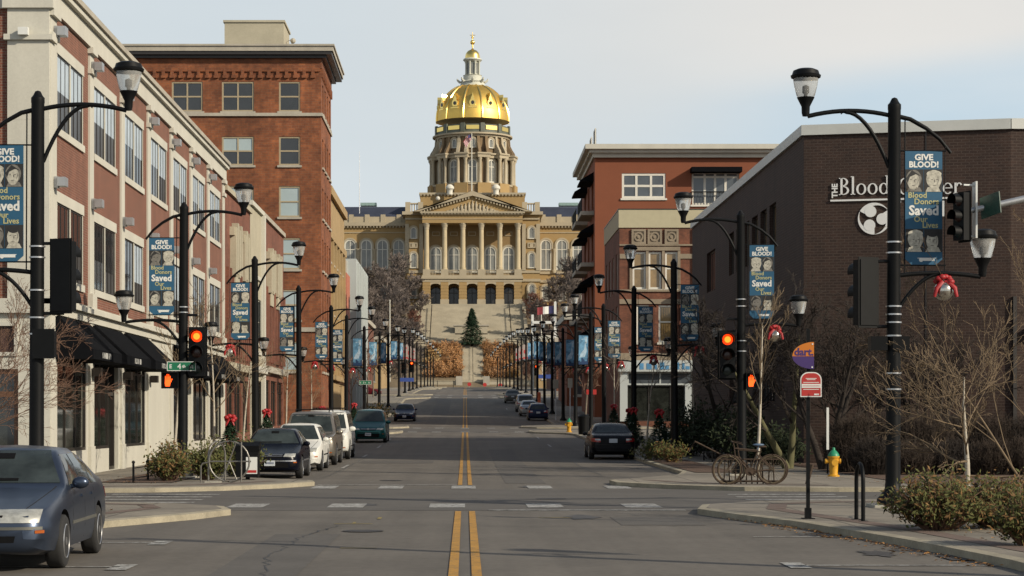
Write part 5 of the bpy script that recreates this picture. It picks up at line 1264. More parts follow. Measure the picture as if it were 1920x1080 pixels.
an = MB(); zz = at(0, 70, 157)[2]; an.tube([(b, 159, zz), (b + .4, 159, zz + .2), (b + .5, 159, zz - .3)], .05, 6); an.ball((b + .55, 159, zz + .1), .22, n=8, k=6); an.build('vent_horn', m_stone, tb)
# buff stone building beyond
yb = thing('stone_building', 'narrow buff stone facade beyond the tall orange brick building', 'building', (XL - 6, 178, prof(178)))
fr = south(XL); g0 = prof(178)
hs = [(YBE + 2.0 + 4.3*k, YBE + 4.2 + 4.3*k, g0 + 4.5 + 4.2*j, g0 + 7.2 + 4.2*j) for k in range(5) for j in range(3)]
w = MB(); w.wall(fr, YBE + .05, 186, g0, 20.6, hs, -.4, 0); w.build('wall', k_yel, yb)
w = MB(); w.box(XL - 20, XL - .6, YBE + .05, 186, g0, 20); w.build('core_wall', k_yel, yb)
for h in hs: window(yb, fr, *h, k_tan, g_mid, .16, .09, (.5,), (.5,), m_stone)
q = MB()
for k in range(6): q.fb(fr, YBE + .4 + 4.0*k, YBE + 1.0 + 4.0*k, g0 + 3.5, 16.5, 0, .25)
q.build('pilaster', k_yel, yb)
q = MB(); q.fb(fr, YBE + .05, 186, 16.5, 17.1, -.3, .25); q.fb(fr, YBE + 1.2, 186.3, 20.0, 20.7, -.3, .3); q.fb(fr, YBE + .05, 186.2, g0 + 3.2, g0 + 3.6, -.2, .35); q.build('cornice', k_yel, yb)
q = MB(); q.box(XL - 8, XL - 1, YBE + .3, YBE + 8, 20.5, 22.6); q.build('roof_slope', k_roof, yb)
# pale panelled slab and red shop
pb = thing('panel_building', 'narrow pale blue grey building with a blank wall facing the street crossing', 'building', (-12, 215, prof(205)))
a, b = at(640, 0, 205)[0], at(668, 0, 205)[0]
w = MB(); w.box(a - 8, b, 205, 228, prof(205), at(0, 485, 205)[2]); w.build('wall', k_pale, pb)
q = MB()
for k in range(6): q.box(b, b + .25, 206 + 3.6*k, 206.6 + 3.6*k, prof(205), at(0, 492, 205)[2])
q.build('fin', k_pale, pb)
q = MB(); q.box(a + .05, a + .6, 204.7, 205, prof(205), at(0, 489, 205)[2]); q.build('corner_strip', m_cream, pb)
rb_ = thing('shop_building', 'small red stucco shop with white window bays before the pale slab', 'building', (-12.6, 200, prof(200)))
w = MB(); w.box(-20, at(654, 0, 201)[0], 197, 203, prof(198), at(0, 515, 200)[2]); w.build('wall', M('salmon_stucco', (.40, .14, .085), rough=.9), rb_)
fr = south(at(654, 0, 201)[0])
for k in range(3): window(rb_, F((fr.o.x + .1, 0, 0), (0, 1, 0), (1, 0, 0)), 197.4 + 1.8*k, 198.8 + 1.8*k, 6.5, 11.5, k_wht, g_mid, .02, .12, (), (.5,))

# ================================================================== dark brown brick building with the roof edge, right
bc = thing('brick_building', 'low dark brown brick building with pale roof edge, large white lettering and round emblem', 'building', (20, 80, .2))
A = Vector((12.0, 71.8)); B = Vector((18.9, 70.2)); YC = 107.
zt = EYE + 550/FOC*71.8
Ff = F((A.x, A.y, 0), (B.x-A.x, B.y-A.y, 0), (B.y-A.y, -(B.x-A.x), 0)); flen = (B-A).length
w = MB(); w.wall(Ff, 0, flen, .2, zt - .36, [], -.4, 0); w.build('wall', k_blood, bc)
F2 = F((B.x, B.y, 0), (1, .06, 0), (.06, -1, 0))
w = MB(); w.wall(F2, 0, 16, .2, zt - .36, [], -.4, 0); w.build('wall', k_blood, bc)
Fs = north(A.x)
sw = [(78.2 + 2.45*k, 79.9 + 2.45*k, 8.25, 10.15) for k in range(6)] + [(97.2, 100.6, 8.0, 9.95), (78.5, 82.5, 2.4, 4.2), (88, 92, 2.4, 4.2)]
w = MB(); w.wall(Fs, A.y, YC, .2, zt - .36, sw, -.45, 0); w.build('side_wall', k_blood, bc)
c = MB()
c.add([(A.x+.5, A.y+.6, .2), (B.x, B.y+.5, .2), (35, 71.5, .2), (35, YC, .2), (A.x+.5, YC, .2), (A.x+.5, A.y+.6, zt-.5), (B.x, B.y+.5, zt-.5), (35, 71.5, zt-.5), (35, YC, zt-.5), (A.x+.5, YC, zt-.5)],
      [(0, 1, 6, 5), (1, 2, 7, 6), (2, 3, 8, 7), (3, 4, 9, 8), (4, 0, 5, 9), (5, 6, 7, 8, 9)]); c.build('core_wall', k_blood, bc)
for i, h in enumerate(sw): window(bc, Fs, *h, k_trim, g_gold if i < 6 else (g_mid if i > 6 else GLASS('red_blind_glass', (.25, .07, .03), rough=.3)), .2, .06, (.5,) if i < 6 else (.2, .4, .6, .8), ())
m_cope = M('pale_metal_coping', (.50, .51, .48), rough=.5, var=.1, scale=1)
q = MB(); q.fb(Ff, -.08, flen + .0, zt - .36, zt, -.5, .10); q.fb(F2, .0, 16, zt - .36, zt + .0, -.5, .10); q.build('front_coping', m_cope, bc)
q = MB(); q.fb(Fs, A.y - .02, YC + .1, zt - .36, zt, -.5, .10); q.build('side_coping', m_cope, bc)
q = MB(); q.fb(Ff, 4.2, 4.24, .2, zt - .36, 0, .02); q.build('wall_joint', k_trim, bc)
q = MB(); q.fb(F2, .05, .18, .2, 6.0, 0, .12); q.build('downpipe', k_trim, bc); q = MB(); q.fb(F2, .5, 1.0, 4.6, 4.9, 0, .3); q.build('wall_lamp', m_steel, bc)
# serif lettering
m_let = M('white_sign_letter', (.70, .70, .68), rough=.5, var=.04)
def uz(px, py):
    # where the sight line through a pixel meets the front wall
    d = Vector(((px-VX)/FOC, 1.0)); n2 = Vector((Ff.n.x, Ff.n.y)); t = (A.dot(n2)) / d.dot(n2)
    P = d*t; return (P-A).dot(Vector((Ff.u.x, Ff.u.y))), EYE + (VY-py)/FOC*t
def serif_word(mb, word, u, z, H, d):
    """roman capitals and lower case built from stems, bowls and serifs; x-height .62 H"""
    X = .64*H; S = .12*H; T = .05*H
    def stem(a, z0, z1, w=S): mb.fb(Ff, u+a-w/2, u+a+w/2, z+z0, z+z1, 0, d)
    def ser(a, zz, w=.26*H): mb.fb(Ff, u+a-w/2, u+a+w/2, z+zz, z+zz+T, 0, d)
    def bowl(cx, cz, rx, rz, a0=0., a1=2*pi, thick=S, thin=T, n=20):
        o = []; i_ = []
        for k in range(n+1):
            a = a0 + (a1-a0)*k/n; o.append((u+cx+rx*cos(a), z+cz+rz*sin(a))); i_.append((u+cx+(rx-thick)*cos(a), z+cz+(rz-thin)*sin(a)))
        vs = [Ff.p(*p_, d) for p_ in o] + [Ff.p(*p_, d) for p_ in i_] + [Ff.p(*p_, 0) for p_ in o] + [Ff.p(*p_, 0) for p_ in i_]
        m_ = n+1; fs = []
        for k in range(n): fs += [(k, k+1, m_+k+1, m_+k), (2*m_+k, 2*m_+k+1, k+1, k), (m_+k, m_+k+1, 3*m_+k+1, 3*m_+k)]
        mb.add(vs, fs)
    for ch in word:
        if ch == 'B': stem(.12*H, 0, H); ser(.1*H, 0); ser(.1*H, H-T); bowl(.2*H, .26*H, .36*H, .26*H, -pi/2, pi/2); bowl(.2*H, .76*H, .3*H, .24*H, -pi/2, pi/2); u += .68*H
        elif ch == 'l': stem(.1*H, 0, 1.06*H); ser(.1*H, 0); ser(.06*H, 1.03*H, .16*H); u += .28*H
        elif ch == 'o': bowl(.3*H, X/2, .29*H, X/2+.01*H); u += .65*H
        elif ch == 'd': bowl(.29*H, X/2, .27*H, X/2+.01*H); stem(.5*H, 0, 1.06*H); ser(.54*H, 0, .18*H); ser(.46*H, 1.03*H, .16*H); u += .68*H
        elif ch == 'C': bowl(.44*H, H/2, .42*H, H/2+.01*H, .7, 2*pi-.7); u += .84*H
        elif ch == 'e': bowl(.3*H, X/2, .28*H, X/2+.01*H, .0, 2*pi-.75); mb.fb(Ff, u+.1*H, u+.55*H, z+X*.5, z+X*.5+T, 0, d); u += .62*H
        elif ch == 'n': stem(.12*H, 0, X); ser(.12*H, 0, .22*H); bowl(.3*H, X*.6, .22*H, X*.4, 0, pi); stem(.46*H, 0, X*.62); ser(.46*H, 0, .22*H); u += .66*H
        elif ch == 't': stem(.16*H, 0, .86*H); mb.fb(Ff, u+.02*H, u+.34*H, z+X-T, z+X, 0, d); ser(.22*H, 0, .2*H); u += .4*H
        elif ch == 'r': stem(.12*H, 0, X); ser(.12*H, 0, .24*H); bowl(.32*H, X*.62, .2*H, X*.38, .5, pi*.95); u += .5*H
    return u
ua, za = uz(1574, 366); ub, zb_ = uz(1680, 366)
L = MB(); ue = serif_word(L, 'Blood', ua, za, .60, .06)
L2 = MB(); uc, zc = uz(1684, 366); ud = serif_word(L, 'Center', uc, zc, .60, .06)
L.build('sign_lettering', m_let, bc)
ut, zt2 = uz(1570, 371); put_text(L2, 'THE', Ff, ut, zt2, .27, .02, .03, align='LEFT', bold=.01, vertical=True); L2.build('small_lettering', m_let, bc)
u0_, z0_ = uz(1557, 375); u1_, _ = uz(1779, 371)
q = MB(); q.fb(Ff, u0_, u1_, z0_ - .06, z0_, 0, .06); q.build('sign_rule', m_let, bc)
for px in (1685, 1767): q = MB(); uu, z1_ = uz(px, 380); q.fb(Ff, uu - .07, uu + .07, z1_ - .48, z1_, 0, .05); q.fb(Ff, uu - .08, uu + .08, z1_ - .01, z1_ + .06, 0, .055); q.build('lower_lettering', m_let, bc)
# emblem: disc with three curling arms
cu_, cz_ = uz(1639, 410); R_ = .56
q = MB()
for k in range(3):
    a = pi/2 + 2*pi*k/3 + .45
    bx_, bz_ = cu_ + .50*R_*cos(a), cz_ + .50*R_*sin(a)
    q.prism(Ff, ell(bx_, bz_, .36*R_, .36*R_, 18), 0, .05)
    o_, i_ = [], []
    for j in range(15):
        t = a - 2.05*j/14 + .62; ww = (1 - j/14) * .34 + .02
        o_.append((cu_ + R_*cos(t), cz_ + R_*sin(t))); i_.append((cu_ + R_*(1-ww)*cos(t), cz_ + R_*(1-ww)*sin(t)))
    q.prism(Ff, o_ + i_[::-1], 0, .045)
q.build('emblem', m_let, bc)

# ================================================================== ornate brick corner building
m_st2 = M('brown_sandstone', (.235, .19, .135), rough=.9, var=.25, scale=.9, fine=.1)
YO, XO = 151., 11.5
ob = thing('brick_building', 'ornate red brick corner building with plain cream parapet and tall cream windows', 'building', (22, 158, prof(151)))
of = west(0, YO); oz = lambda py: at(0, py, YO)[2]; ox = lambda px: at(px, 0, YO)[0]; g0 = prof(151)
wins = [(1186, 1211), (1216, 1240), (1247, 1271)]
hs = [(ox(a), ox(b), oz(542), oz(472)) for a, b in wins] + [(ox(a), ox(b), oz(642), oz(572)) for a, b in ((1193, 1217), (1235, 1262))] + [(ox(1176), ox(1300), oz(790), oz(696))]
w = MB(); w.wall(of, XO, 34, g0, oz(428), hs, -.4, 0); w.build('wall', k_orn, ob)
os_ = north(XO); so = [(153 + 3.6*k, 154.6 + 3.6*k, z0, z0 + 2.8) for k in range(4) for z0 in (oz(542), oz(642))]
w = MB(); w.wall(os_, YO + .4, 167, g0, oz(428), so, -.4, 0); w.build('side_wall', k_orn, ob)
w = MB(); w.box(XO + .55, 34, YO + .6, 167, g0, oz(430)); w.build('core_wall', k_orn, ob)
w = MB(); w.fb(of, XO - .06, 34, oz(427), oz(393), -.5, .08); w.fb(os_, YO + .2, 167, oz(427) + .004, oz(393) - .004, -.45, .05); w.build('parapet', M('cream_panel', (.40, .36, .24), rough=.8, var=.06), ob)
w = MB(); w.fb(of, XO - .1, 34, oz(393), oz(391.5), -.6, .12); w.fb(os_, YO + .2, 167, oz(393) + .004, oz(391.5) - .004, -.55, .09); w.build('parapet_cap', k_trim, ob)
for h in hs[:5]: window(ob, of, *h, k_wht, g_gold, .14, .14, (), (.55,), m_cream, .10)
for h in so: window(ob, os_, *h, k_wht, g_dark, .14, .12, (), (.5,))
for a, b in ((1184, 1211), (1214, 1241), (1246, 1272)):
    q = MB(); q.frame(of, ox(a), ox(b), oz(458), oz(430), .16, 0, .14); q.build('panel_frame', m_st2, ob)
    q = MB(); u = (ox(a)+ox(b))/2; z = (oz(458)+oz(430))/2
    q.fb(of, ox(a) + .14, ox(b) - .14, oz(457), oz(431), 0, .05); q.ring(of, ell(u, z, .36, .36, 16), ell(u, z, .24, .24, 16), .05, .12); q.prism(of, ell(u, z, .12, .12, 10), .05, .14); q.build('carved_panel', m_st2, ob)
for a, b in ((1162, 1182), (1274, 1302)): q = MB(); q.fb(of, ox(a), ox(b), oz(485), oz(476), 0, .08); q.build('pier_band', m_st2, ob)
for a, b in ((461, 458), (547, 543), (570, 561)): q = MB(); q.fb(of, XO, ox(1302), oz(a), oz(b), -.02, .13); q.build('stone_band', m_st2, ob)
q = MB()
q.fb(of, ox(1180), ox(1275), oz(470), oz(463), 0, .14)
for px in (1183, 1213.5, 1243.5, 1273): q.fb(of, ox(px) - .1, ox(px) + .1, oz(542), oz(470), 0, .1)
q.build('window_stonework', m_st2, ob); q = MB(); q.fb(of, XO, ox(1302), oz(676), oz(662), -.05, .1); q.build('stone_band', m_st2, ob)
q = MB(); q.fb(of, ox(1301), ox(1303), g0 + 5, oz(428), 0, .2); q.build('corner_strip', m_cream, ob)
w = MB(); w.fb(of, XO - .1, ox(1302), oz(697), oz(676), 0, .55); aw = w.build('sign_fascia', k_pale, ob)
q = MB(); rr = random.Random(5); u = ox(1198)
while u < ox(1292):
    wd = rr.uniform(.15, .4); q.fb(of, u, u + wd, oz(693), oz(693) + rr.uniform(.2, .55), .55, .57); u += wd + rr.uniform(.05, .25)
q.build('blue_lettering', M('fascia_blue', (.06, .20, .36), rough=.6, var=.3, scale=4), aw)
window(ob, of, ox(1176), ox(1300), oz(722), oz(697), k_pale, g_mid, .1, .12, (.5,), (), None, .12)
window(ob, of, ox(1176), ox(1300), oz(790), oz(722), k_trim, g_shop, .3, .1, (.33, .66), (), None, .1)
for u0, u1, zt_ in ((ox(1284), ox(1296), oz(722)), (ox(1162), ox(1176), oz(676))): q = MB(); q.fb(of, u0, u1, oz(790), zt_, -.2, .3); q.build('shop_pier', k_pale, ob)
# fire-stair railing on the front
fe = thing('fire_stair', 'iron railed fire stair on the front of the ornate brick building', 'fire stair', (ox(1292), YO, oz(640)))
q = MB()
for k in range(9): q.box(ox(1277) + .17*k - .02, ox(1277) + .17*k + .02, YO - 1.05, YO - 1.0, oz(640), oz(548))
q.build('railing', m_black, fe); q = MB()
for py in (640, 610, 578, 547): q.box(ox(1275), ox(1312), YO - 1.06, YO - .02, oz(py) - .06, oz(py) + .06)
q.build('landing', m_black, fe)

# ================================================================== orange apartment block
YA, XA = 178., 11.4
ab = thing('apartment_building', 'tall plain orange apartment block with cream cornice and side balconies', 'building', (25, 186, prof(178)))
af = west(0, YA); az = lambda py: at(0, py, YA)[2]; ax = lambda px: at(px, 0, YA)[0]; g0 = prof(178)
hs = [(ax(1166), ax(1248), az(372), az(325)), (ax(1297), ax(1386), az(384), az(322)), (ax(1166), ax(1248), az(480), az(432)), (ax(1297), ax(1386), az(480), az(432))]
w = MB(); w.wall(af, XA, 46, g0, az(296), hs, -.4, 0); w.build('wall', k_org, ab)
as_ = north(XA); YAE = 198.
sh = [(180 + 5.6*k, 182.4 + 5.6*k, g0 + 5.0 + 4.55*j, g0 + 7.6 + 4.55*j) for k in range(3) for j in range(5)]
w = MB(); w.wall(as_, YA + .4, YAE, g0, az(296), sh, -.4, 0); w.build('side_wall', k_org, ab)
w = MB(); w.box(XA + .6, 46, YA + .6, YAE, g0, az(298)); w.build('core_wall', k_org, ab)
window(ab, af, *hs[0], k_wht, g_mid, .1, .2, (.333, .667), (.5,), k_wht, .2, g_mid); window(ab, af, *hs[2], k_wht, g_mid, .1, .2, (.333, .667), (.5,), k_wht, .2)
for h in (hs[1], hs[3]): window(ab, af, *h, k_wht, g_mid, .3, .18, (.28, .5, .72), (.85,), k_wht, .2)
for h in sh: window(ab, as_, *h, k_wht, g_dark, .2, .14, (.5,), ())
q = MB(); q.fb(af, XA - .2, 46, az(296), az(288), -.4, .35); q.fb(as_, YA + .2, YAE, az(296)+.004, az(288)-.004, -.4, .19); q.fb(af, XA - .5, 46, az(288), az(282), -.4, .75); q.fb(as_, YA + .2, YAE, az(288)+.004, az(282)-.004, -.4, .49)
q.fb(af, XA - .9, 46, az(282), az(273), -.4, 1.15); q.fb(as_, YA + .2, YAE, az(282)+.004, az(273)-.004, -.4, .89); q.build('cornice', m_cream, ab)
q = MB(); q.fb(af, ax(1294), ax(1388), az(325), az(316), -.1, 1.3); q.build('door_canopy', m_awn, ab)
q = MB()
for k in range(16): u = ax(1297) + .27*k; q.fb(af, u - .015, u + .015, az(384), az(360), .08, .12)
q.fb(af, ax(1296), ax(1387), az(361), az(359), .06, .14); q.build('balcony_rail', m_black, ab)
for j in range(4):
    for k in (0, 1):
        zf = g0 + 4.7 + 4.55*j; u = 179.2 + 9.2*k
        s = MB(); s.fb(as_, u, u + 6, zf - .35, zf, 0, 1.15); b_ = s.build('balcony', m_stone, ab)
        r_ = MB(); r_.fb(as_, u, u + 6, zf + 1.05, zf + 1.13, 1.05, 1.13)
        for q_ in range(25): r_.fb(as_, u + .25*q_ - .02, u + .25*q_ + .02, zf, zf + 1.08, 1.06, 1.12)
        r_.build('railing', m_black, b_)
        w = MB(); w.prism(F((XA, u + .4, 0), (-1, 0, 0), (0, -1, 0)), [(0, zf + 3.5), (0, zf + 2.7), (1.2, zf + 2.65), (1.2, zf + 2.8)], -5, 0); w.build('side_awning', m_awn, ab)
q = MB(); fx = at(1204.5, 0, 186)[0]; q.box(fx - .2, fx + .2, 185.8, 186.2, az(276), az(271)); q.lathe((fx, 186, az(268)), [(.001, -.22), (.22, 0), (.001, .22)], 10); q.tube([(fx, 186, az(276)), (fx, 186, az(246))], .035, 6); q.build('roof_finial', m_swhite, ab)

# smaller buildings up the avenue, right
def block(x0, x1, y0, y1, zt_, wallm, trim, label, nw=3, rows_=2, name='shop_building', sidewin=True):
    g0 = prof(y0); t = thing(name, label, 'building', ((x0+x1)/2, (y0+y1)/2, g0))
    fr = west(0, y0); wd = (x1-x0)/nw; fh = (zt_-g0-.8)/rows_
    hs = [(x0 + wd*(k+.22), x0 + wd*(k+.78), g0 + .8 + fh*(j+.1), g0 + .8 + fh*(j+.72)) for k in range(nw) for j in range(rows_)]
    w = MB(); w.wall(fr, x0, x1, g0, zt_, hs, -.4, 0); w.build('wall', wallm, t)
    w = MB(); w.box(x0 + .02, x1 - .02, y0 + .5, y1, g0, zt_ - .3); w.build('core_wall', wallm, t)
    for h in hs: window(t, fr, *h, k_wht, g_mid, .15, .12, (.5,), (.5,), trim)
    q = MB(); q.fb(fr, x0 - .3, x1 + .3, zt_ - .1, zt_ + .5, -.8, .4); q.box(x0 - .3, x0 + .5, y0, y1, zt_ - .098, zt_ + .49); q.box(x1 - .5, x1 + .3, y0, y1, zt_ - .099, zt_ + .495); q.build('cornice', trim, t)
    q = MB(); n = max(3, int((x1-x0)/.9))
    for k in range(n): u = x0 + (x1-x0)*(k+.25)/n; q.fb(fr, u, u + (x1-x0)/n*.5, zt_ - .75, zt_ - .1, 0, .25)
    q.build('dentil', trim, t)
    return t
a = at(1063, 598, 212); block(a[0], a[0] + 14, 212, 232, a[2], k_org, m_cream, 'small orange building with cream dentil cornice beyond the apartment block', 4, 2)
a = at(1050, 0, 292); block(a[0] - .5, a[0] + 16, 292, 330, at(0, 640, 292)[2], k_orn, m_stone, 'low red brick building behind the far right lamps', 5, 2)
a = at(1012, 634, 352); block(a[0], a[0] + 16, 360, 392, at(0, 634, 360)[2], k_yel, m_cream, 'low buff building with white roof edge far up the right kerb', 5, 1)
block(-40, -13.5, 262, 300, 15., k_orn, m_stone, 'low dark red brick building behind the far left lamps', 6, 2)
block(-44, -15, 362, 400, 16., k_yel, m_stone, 'low buff building far up the left kerb behind the bare trees', 6, 2)
# white roof sign frame far up the right side
rf = thing('sign_frame', 'white steel frame on posts before the capitol trees', 'sign frame', (at(1020, 0, 330)[0], 330, prof(330)))
q = MB(); fx = lambda px: at(px, 0, 330)[0]; fz = lambda py: at(0, py, 330)[2]
q.box(fx(998), fx(1042), 329.8, 330.2, fz(607), fz(602)); q.build('beam', m_swhite, rf)
for px, t in ((998.5, 590), (1041, 566)): q = MB(); q.box(fx(px) - .2, fx(px) + .2, 329.9, 330.1, prof(330), fz(t)); q.build('post', m_swhite, rf)
# ------------------------------------------------------------------ trees and plants
b_grey = M('bark_grey', (.16, .13, .10), rough=.95, var=.3, scale=6); b_pale = M('bark_pale', (.40, .36, .29), rough=.9, var=.3, scale=7)
b_gold = M('bark_straw', (.165, .118, .070), rough=.9, var=.3, scale=6); b_dark = M('bark_dark', (.027, .020, .0155), rough=.95, var=.35, scale=6)
b_red = M('bark_reddish', (.15, .085, .055), rough=.95, var=.3, scale=6); b_haze = M('bark_far_hazed', (.165, .135, .118), rough=.95, var=.35, scale=1.5)  # far brown bark lightened, distance haze put into its colour
b_haze2 = M('bark_far_russet', (.16, .075, .052), rough=.95, var=.3, scale=1.5)
def leafmat(name, a, b): return M(name, a, rough=.75, var=.45, scale=5, tint=b, spec=.25)
l_olive = leafmat('leaf_olive', (.052, .068, .020), (.085, .085, .026)); l_brown = leafmat('leaf_brown', (.105, .058, .022), (.15, .085, .03))
l_yew = leafmat('leaf_dark_evergreen', (.016, .026, .012), (.03, .04, .018)); l_fir = leafmat('needle_green', (.018, .042, .022), (.03, .06, .03))
l_rust = leafmat('leaf_rust', (.42, .20, .075), (.48, .25, .10)); l_straw = leafmat('leaf_straw', (.42, .29, .12), (.48, .34, .15)); l_umber = leafmat('leaf_umber', (.32, .18, .085), (.38, .22, .11))

def rdir(r, d, spread):
    q = Vector((r.gauss(0, 1), r.gauss(0, 1), r.gauss(0, 1))); q -= d * q.dot(d)
    if q.length < 1e-4: q = d.orthogonal()
    q.normalize(); return (d * cos(spread) + q * sin(spread)).normalized()
def grow(tm, cm, p, d, L, rad, lev, P, r):
    """one branch and all it carries; thick wood goes to tm, thin wood to cm"""
    n = 5 if lev < 2 else 3; pts = [p.copy()]; rs = [rad]; dirs = []
    for k in range(n):
        d = (d + Vector((r.gauss(0, 1), r.gauss(0, 1), r.gauss(0, 1))) * P['wob'] * (1 if lev else .4) + Vector((0, 0, P['up'][min(lev, len(P['up'])-1)]))).normalized()
        p = p + d * L / n; pts.append(p.copy()); dirs.append(d.copy()); rs.append(max(P['rmin'], rad * (1 - (k+1)/n * P['taper'])))
    (tm if lev == 0 else cm).tube(pts, rs, (8, 5, 4, 3, 3)[min(lev, 4)], cap=lev == 0)
    if lev >= P['levels']: return
    m = P['kids'][min(lev, len(P['kids'])-1)]
    for j in range(m):
        t = P['start'][min(lev, len(P['start'])-1)]; t = t + (1 - t) * (j + r.random()) / m
        i = min(n-1, int(t * n)); f = t*n - i; q = pts[i].lerp(pts[i+1], f)
        sp = P['spread'][min(lev, len(P['spread'])-1)] * r.uniform(.7, 1.3)
        grow(tm, cm, q, rdir(r, dirs[i], sp), L * P['ratio'][min(lev, len(P['ratio'])-1)] * r.uniform(.65, 1.15) * (1.15 - .45*t), max(P['rmin'], rs[i] * P['thin']), lev+1, P, r)
def bare_tree(name, loc, label, mat_t, mat_c, seed, P, group=None, lean=(0, 0), stems=1, cat='tree'):
    root = thing(name, label, cat, loc, group); r = random.Random(seed); tm, cm = MB(), MB()
    for s in range(stems):
        a = 2*pi*s/stems + r.random(); sp = 0 if stems == 1 else P.get('fan', .5)
        d = Vector((lean[0] + sp*cos(a), lean[1] + sp*sin(a), 1)).normalized()
        grow(tm, cm, Vector((.05*cos(a), .05*sin(a), -.02)) if stems > 1 else Vector((0, 0, -.02)), d, P['L'], P['R'], 0, P, r)
    tm.build('trunk', mat_t, root, smooth=60, world=False); cm.build('crown', mat_c, root, world=False)
    return root
YOUNG = dict(L=3.6, R=.055, levels=3, kids=(9, 5, 4), start=(.42, .25, .2), spread=(.62, .6, .6), ratio=(.52, .5, .5), thin=.5, taper=.75, wob=.06, up=(.0, .05, .04), rmin=.006)
CRAB = dict(L=2.35, R=.062, levels=4, kids=(15, 6, 5, 3), start=(.30, .12, .15, .2), spread=(1.22, .6, .6, .6), ratio=(.88, .5, .48, .5), thin=.45, taper=.85, wob=.13, up=(.0, .05, .03, .02), rmin=.0035)
BIG = dict(L=4.6, R=.15, levels=4, kids=(8, 6, 5, 4), start=(.3, .25, .2, .2), spread=(.6, .65, .6, .6), ratio=(.62, .55, .5, .5), thin=.5, taper=.75, wob=.12, up=(.02, .05, .05, .02), rmin=.007)
FAR = dict(L=11, R=.36, levels=4, kids=(13, 8, 6, 5), start=(.16, .15, .15, .15), spread=(.65, .65, .65, .6), ratio=(.58, .55, .5, .55), thin=.5, taper=.72, wob=.09, up=(.0, .05, .04, .02), rmin=.058)

def leaf_shrub(name, loc, rx, ry, h, label, mats, seed, n=900, leaf=.05, group=None, cat='shrub', stem_mat=None, twig=.0):
    """stems fanning from the ground with small leaf faces along their outer parts"""
    root = thing(name, label, cat, loc, group); r = random.Random(seed); st, lf = MB(), MB()
    ns = max(14, n // 28)
    for i in range(ns):
        a = r.random()*2*pi; rr = sqrt(r.random()); hh = h * (1 - .55*rr*rr) * r.uniform(.7, 1.12)
        e = Vector((rx*rr*cos(a), ry*rr*sin(a), hh)) * (1 if r.random() < .8 else r.uniform(1.05, 1.25)); b = Vector((e.x*.25, e.y*.25, 0)); m = b.lerp(e, .5) + Vector((r.gauss(0, .05), r.gauss(0, .05), h*.08))
        st.tube([b, m, e], [.010 + twig, .008 + twig, .004 + twig], 3, cap=False)
        for k in range(n // ns):
            t = r.uniform(.25, 1.02); p = (b.lerp(m, t*2) if t < .5 else m.lerp(e, t*2-1)) + Vector((r.gauss(0, 1), r.gauss(0, 1), r.gauss(0, 1))) * leaf * 1.5
            u = Vector((r.gauss(0, 1), r.gauss(0, 1), r.gauss(0, 1))).normalized(); v = u.orthogonal().normalized(); s = leaf * r.uniform(.6, 1.3)
            lf.m = 0 if r.random() < .68 else 1
            lf.face(p - u*s, p + v*s*.45, p + u*s, p - v*s*.45)
    st.build('stem', stem_mat or b_red, root, world=False); lf.build('foliage', mats, root, world=False)
    return root
def twig_shrub(name, loc, rx, ry, h, label, mat, seed, n=260, rad=.006, group=None):
    root = thing(name, label, 'shrub', loc, group); r = random.Random(seed); mb = MB(); m2 = MB()
    for i in range(n):
        a = r.random()*2*pi; rr = sqrt(r.random()); e = Vector((rx*rr*cos(a), ry*rr*sin(a), h*(1-.5*rr**2.5)*r.uniform(.75, 1.1))); b = Vector((e.x*.6, e.y*.6, 0))
        m = b.lerp(e, .55) + Vector((r.gauss(0, .07), r.gauss(0, .07), 0)); (mb if i % 5 else m2).tube([b, m, e], [rad*1.5, rad*1.2, rad*.7], 3, cap=False)
        for k in range(5):
            q = b.lerp(e, r.uniform(.35, .95)); f = q + Vector((r.gauss(0, .14), r.gauss(0, .14), r.uniform(.02, .25))) * (h*.8); mb.tube([q, f], [rad*.9, rad*.5], 3, cap=False)
    m2.build('stem', mat, root, world=False); mb.build('twigs', mat, root, world=False); return root
def gz(y): return prof(y) + .13

# near right crab apple and the twigs that lean in from both picture edges
a = at(1815, 905, 33.5); bare_tree('bare_tree', (a[0], 33.5, .13), 'small bare spreading tree with pale trunk in the leafy bed at right', b_pale, b_gold, 21, CRAB)
P = dict(CRAB, L=4.6, R=.030, ratio=(.6, .5, .5, .5), kids=(8, 4, 3, 3), spread=(.35, .4, .5, .6), start=(.15, .2, .2, .2), up=(.0, .06, .05, .02))
a = at(1905, 0, 37); bare_tree('bare_tree', (a[0] + .5, 37.0, .13), 'tall upright bare sapling at the right picture edge before the mast arm', b_gold, b_gold, 22, P, lean=(-.06, 0), stems=3)
P = dict(CRAB, L=3.3, R=.04, ratio=(.72, .5, .5, .5), kids=(14, 7, 5, 3), spread=(.6, .6, .6, .6), up=(.0, .05, .04, .02))
a = at(-118, 880, 39.5); bare_tree('bare_tree', (a[0], 39.2, .13), 'bare reddish sapling at the left picture edge before the shop entrance', b_red, b_red, 23, P, lean=(.04, 0), stems=2)
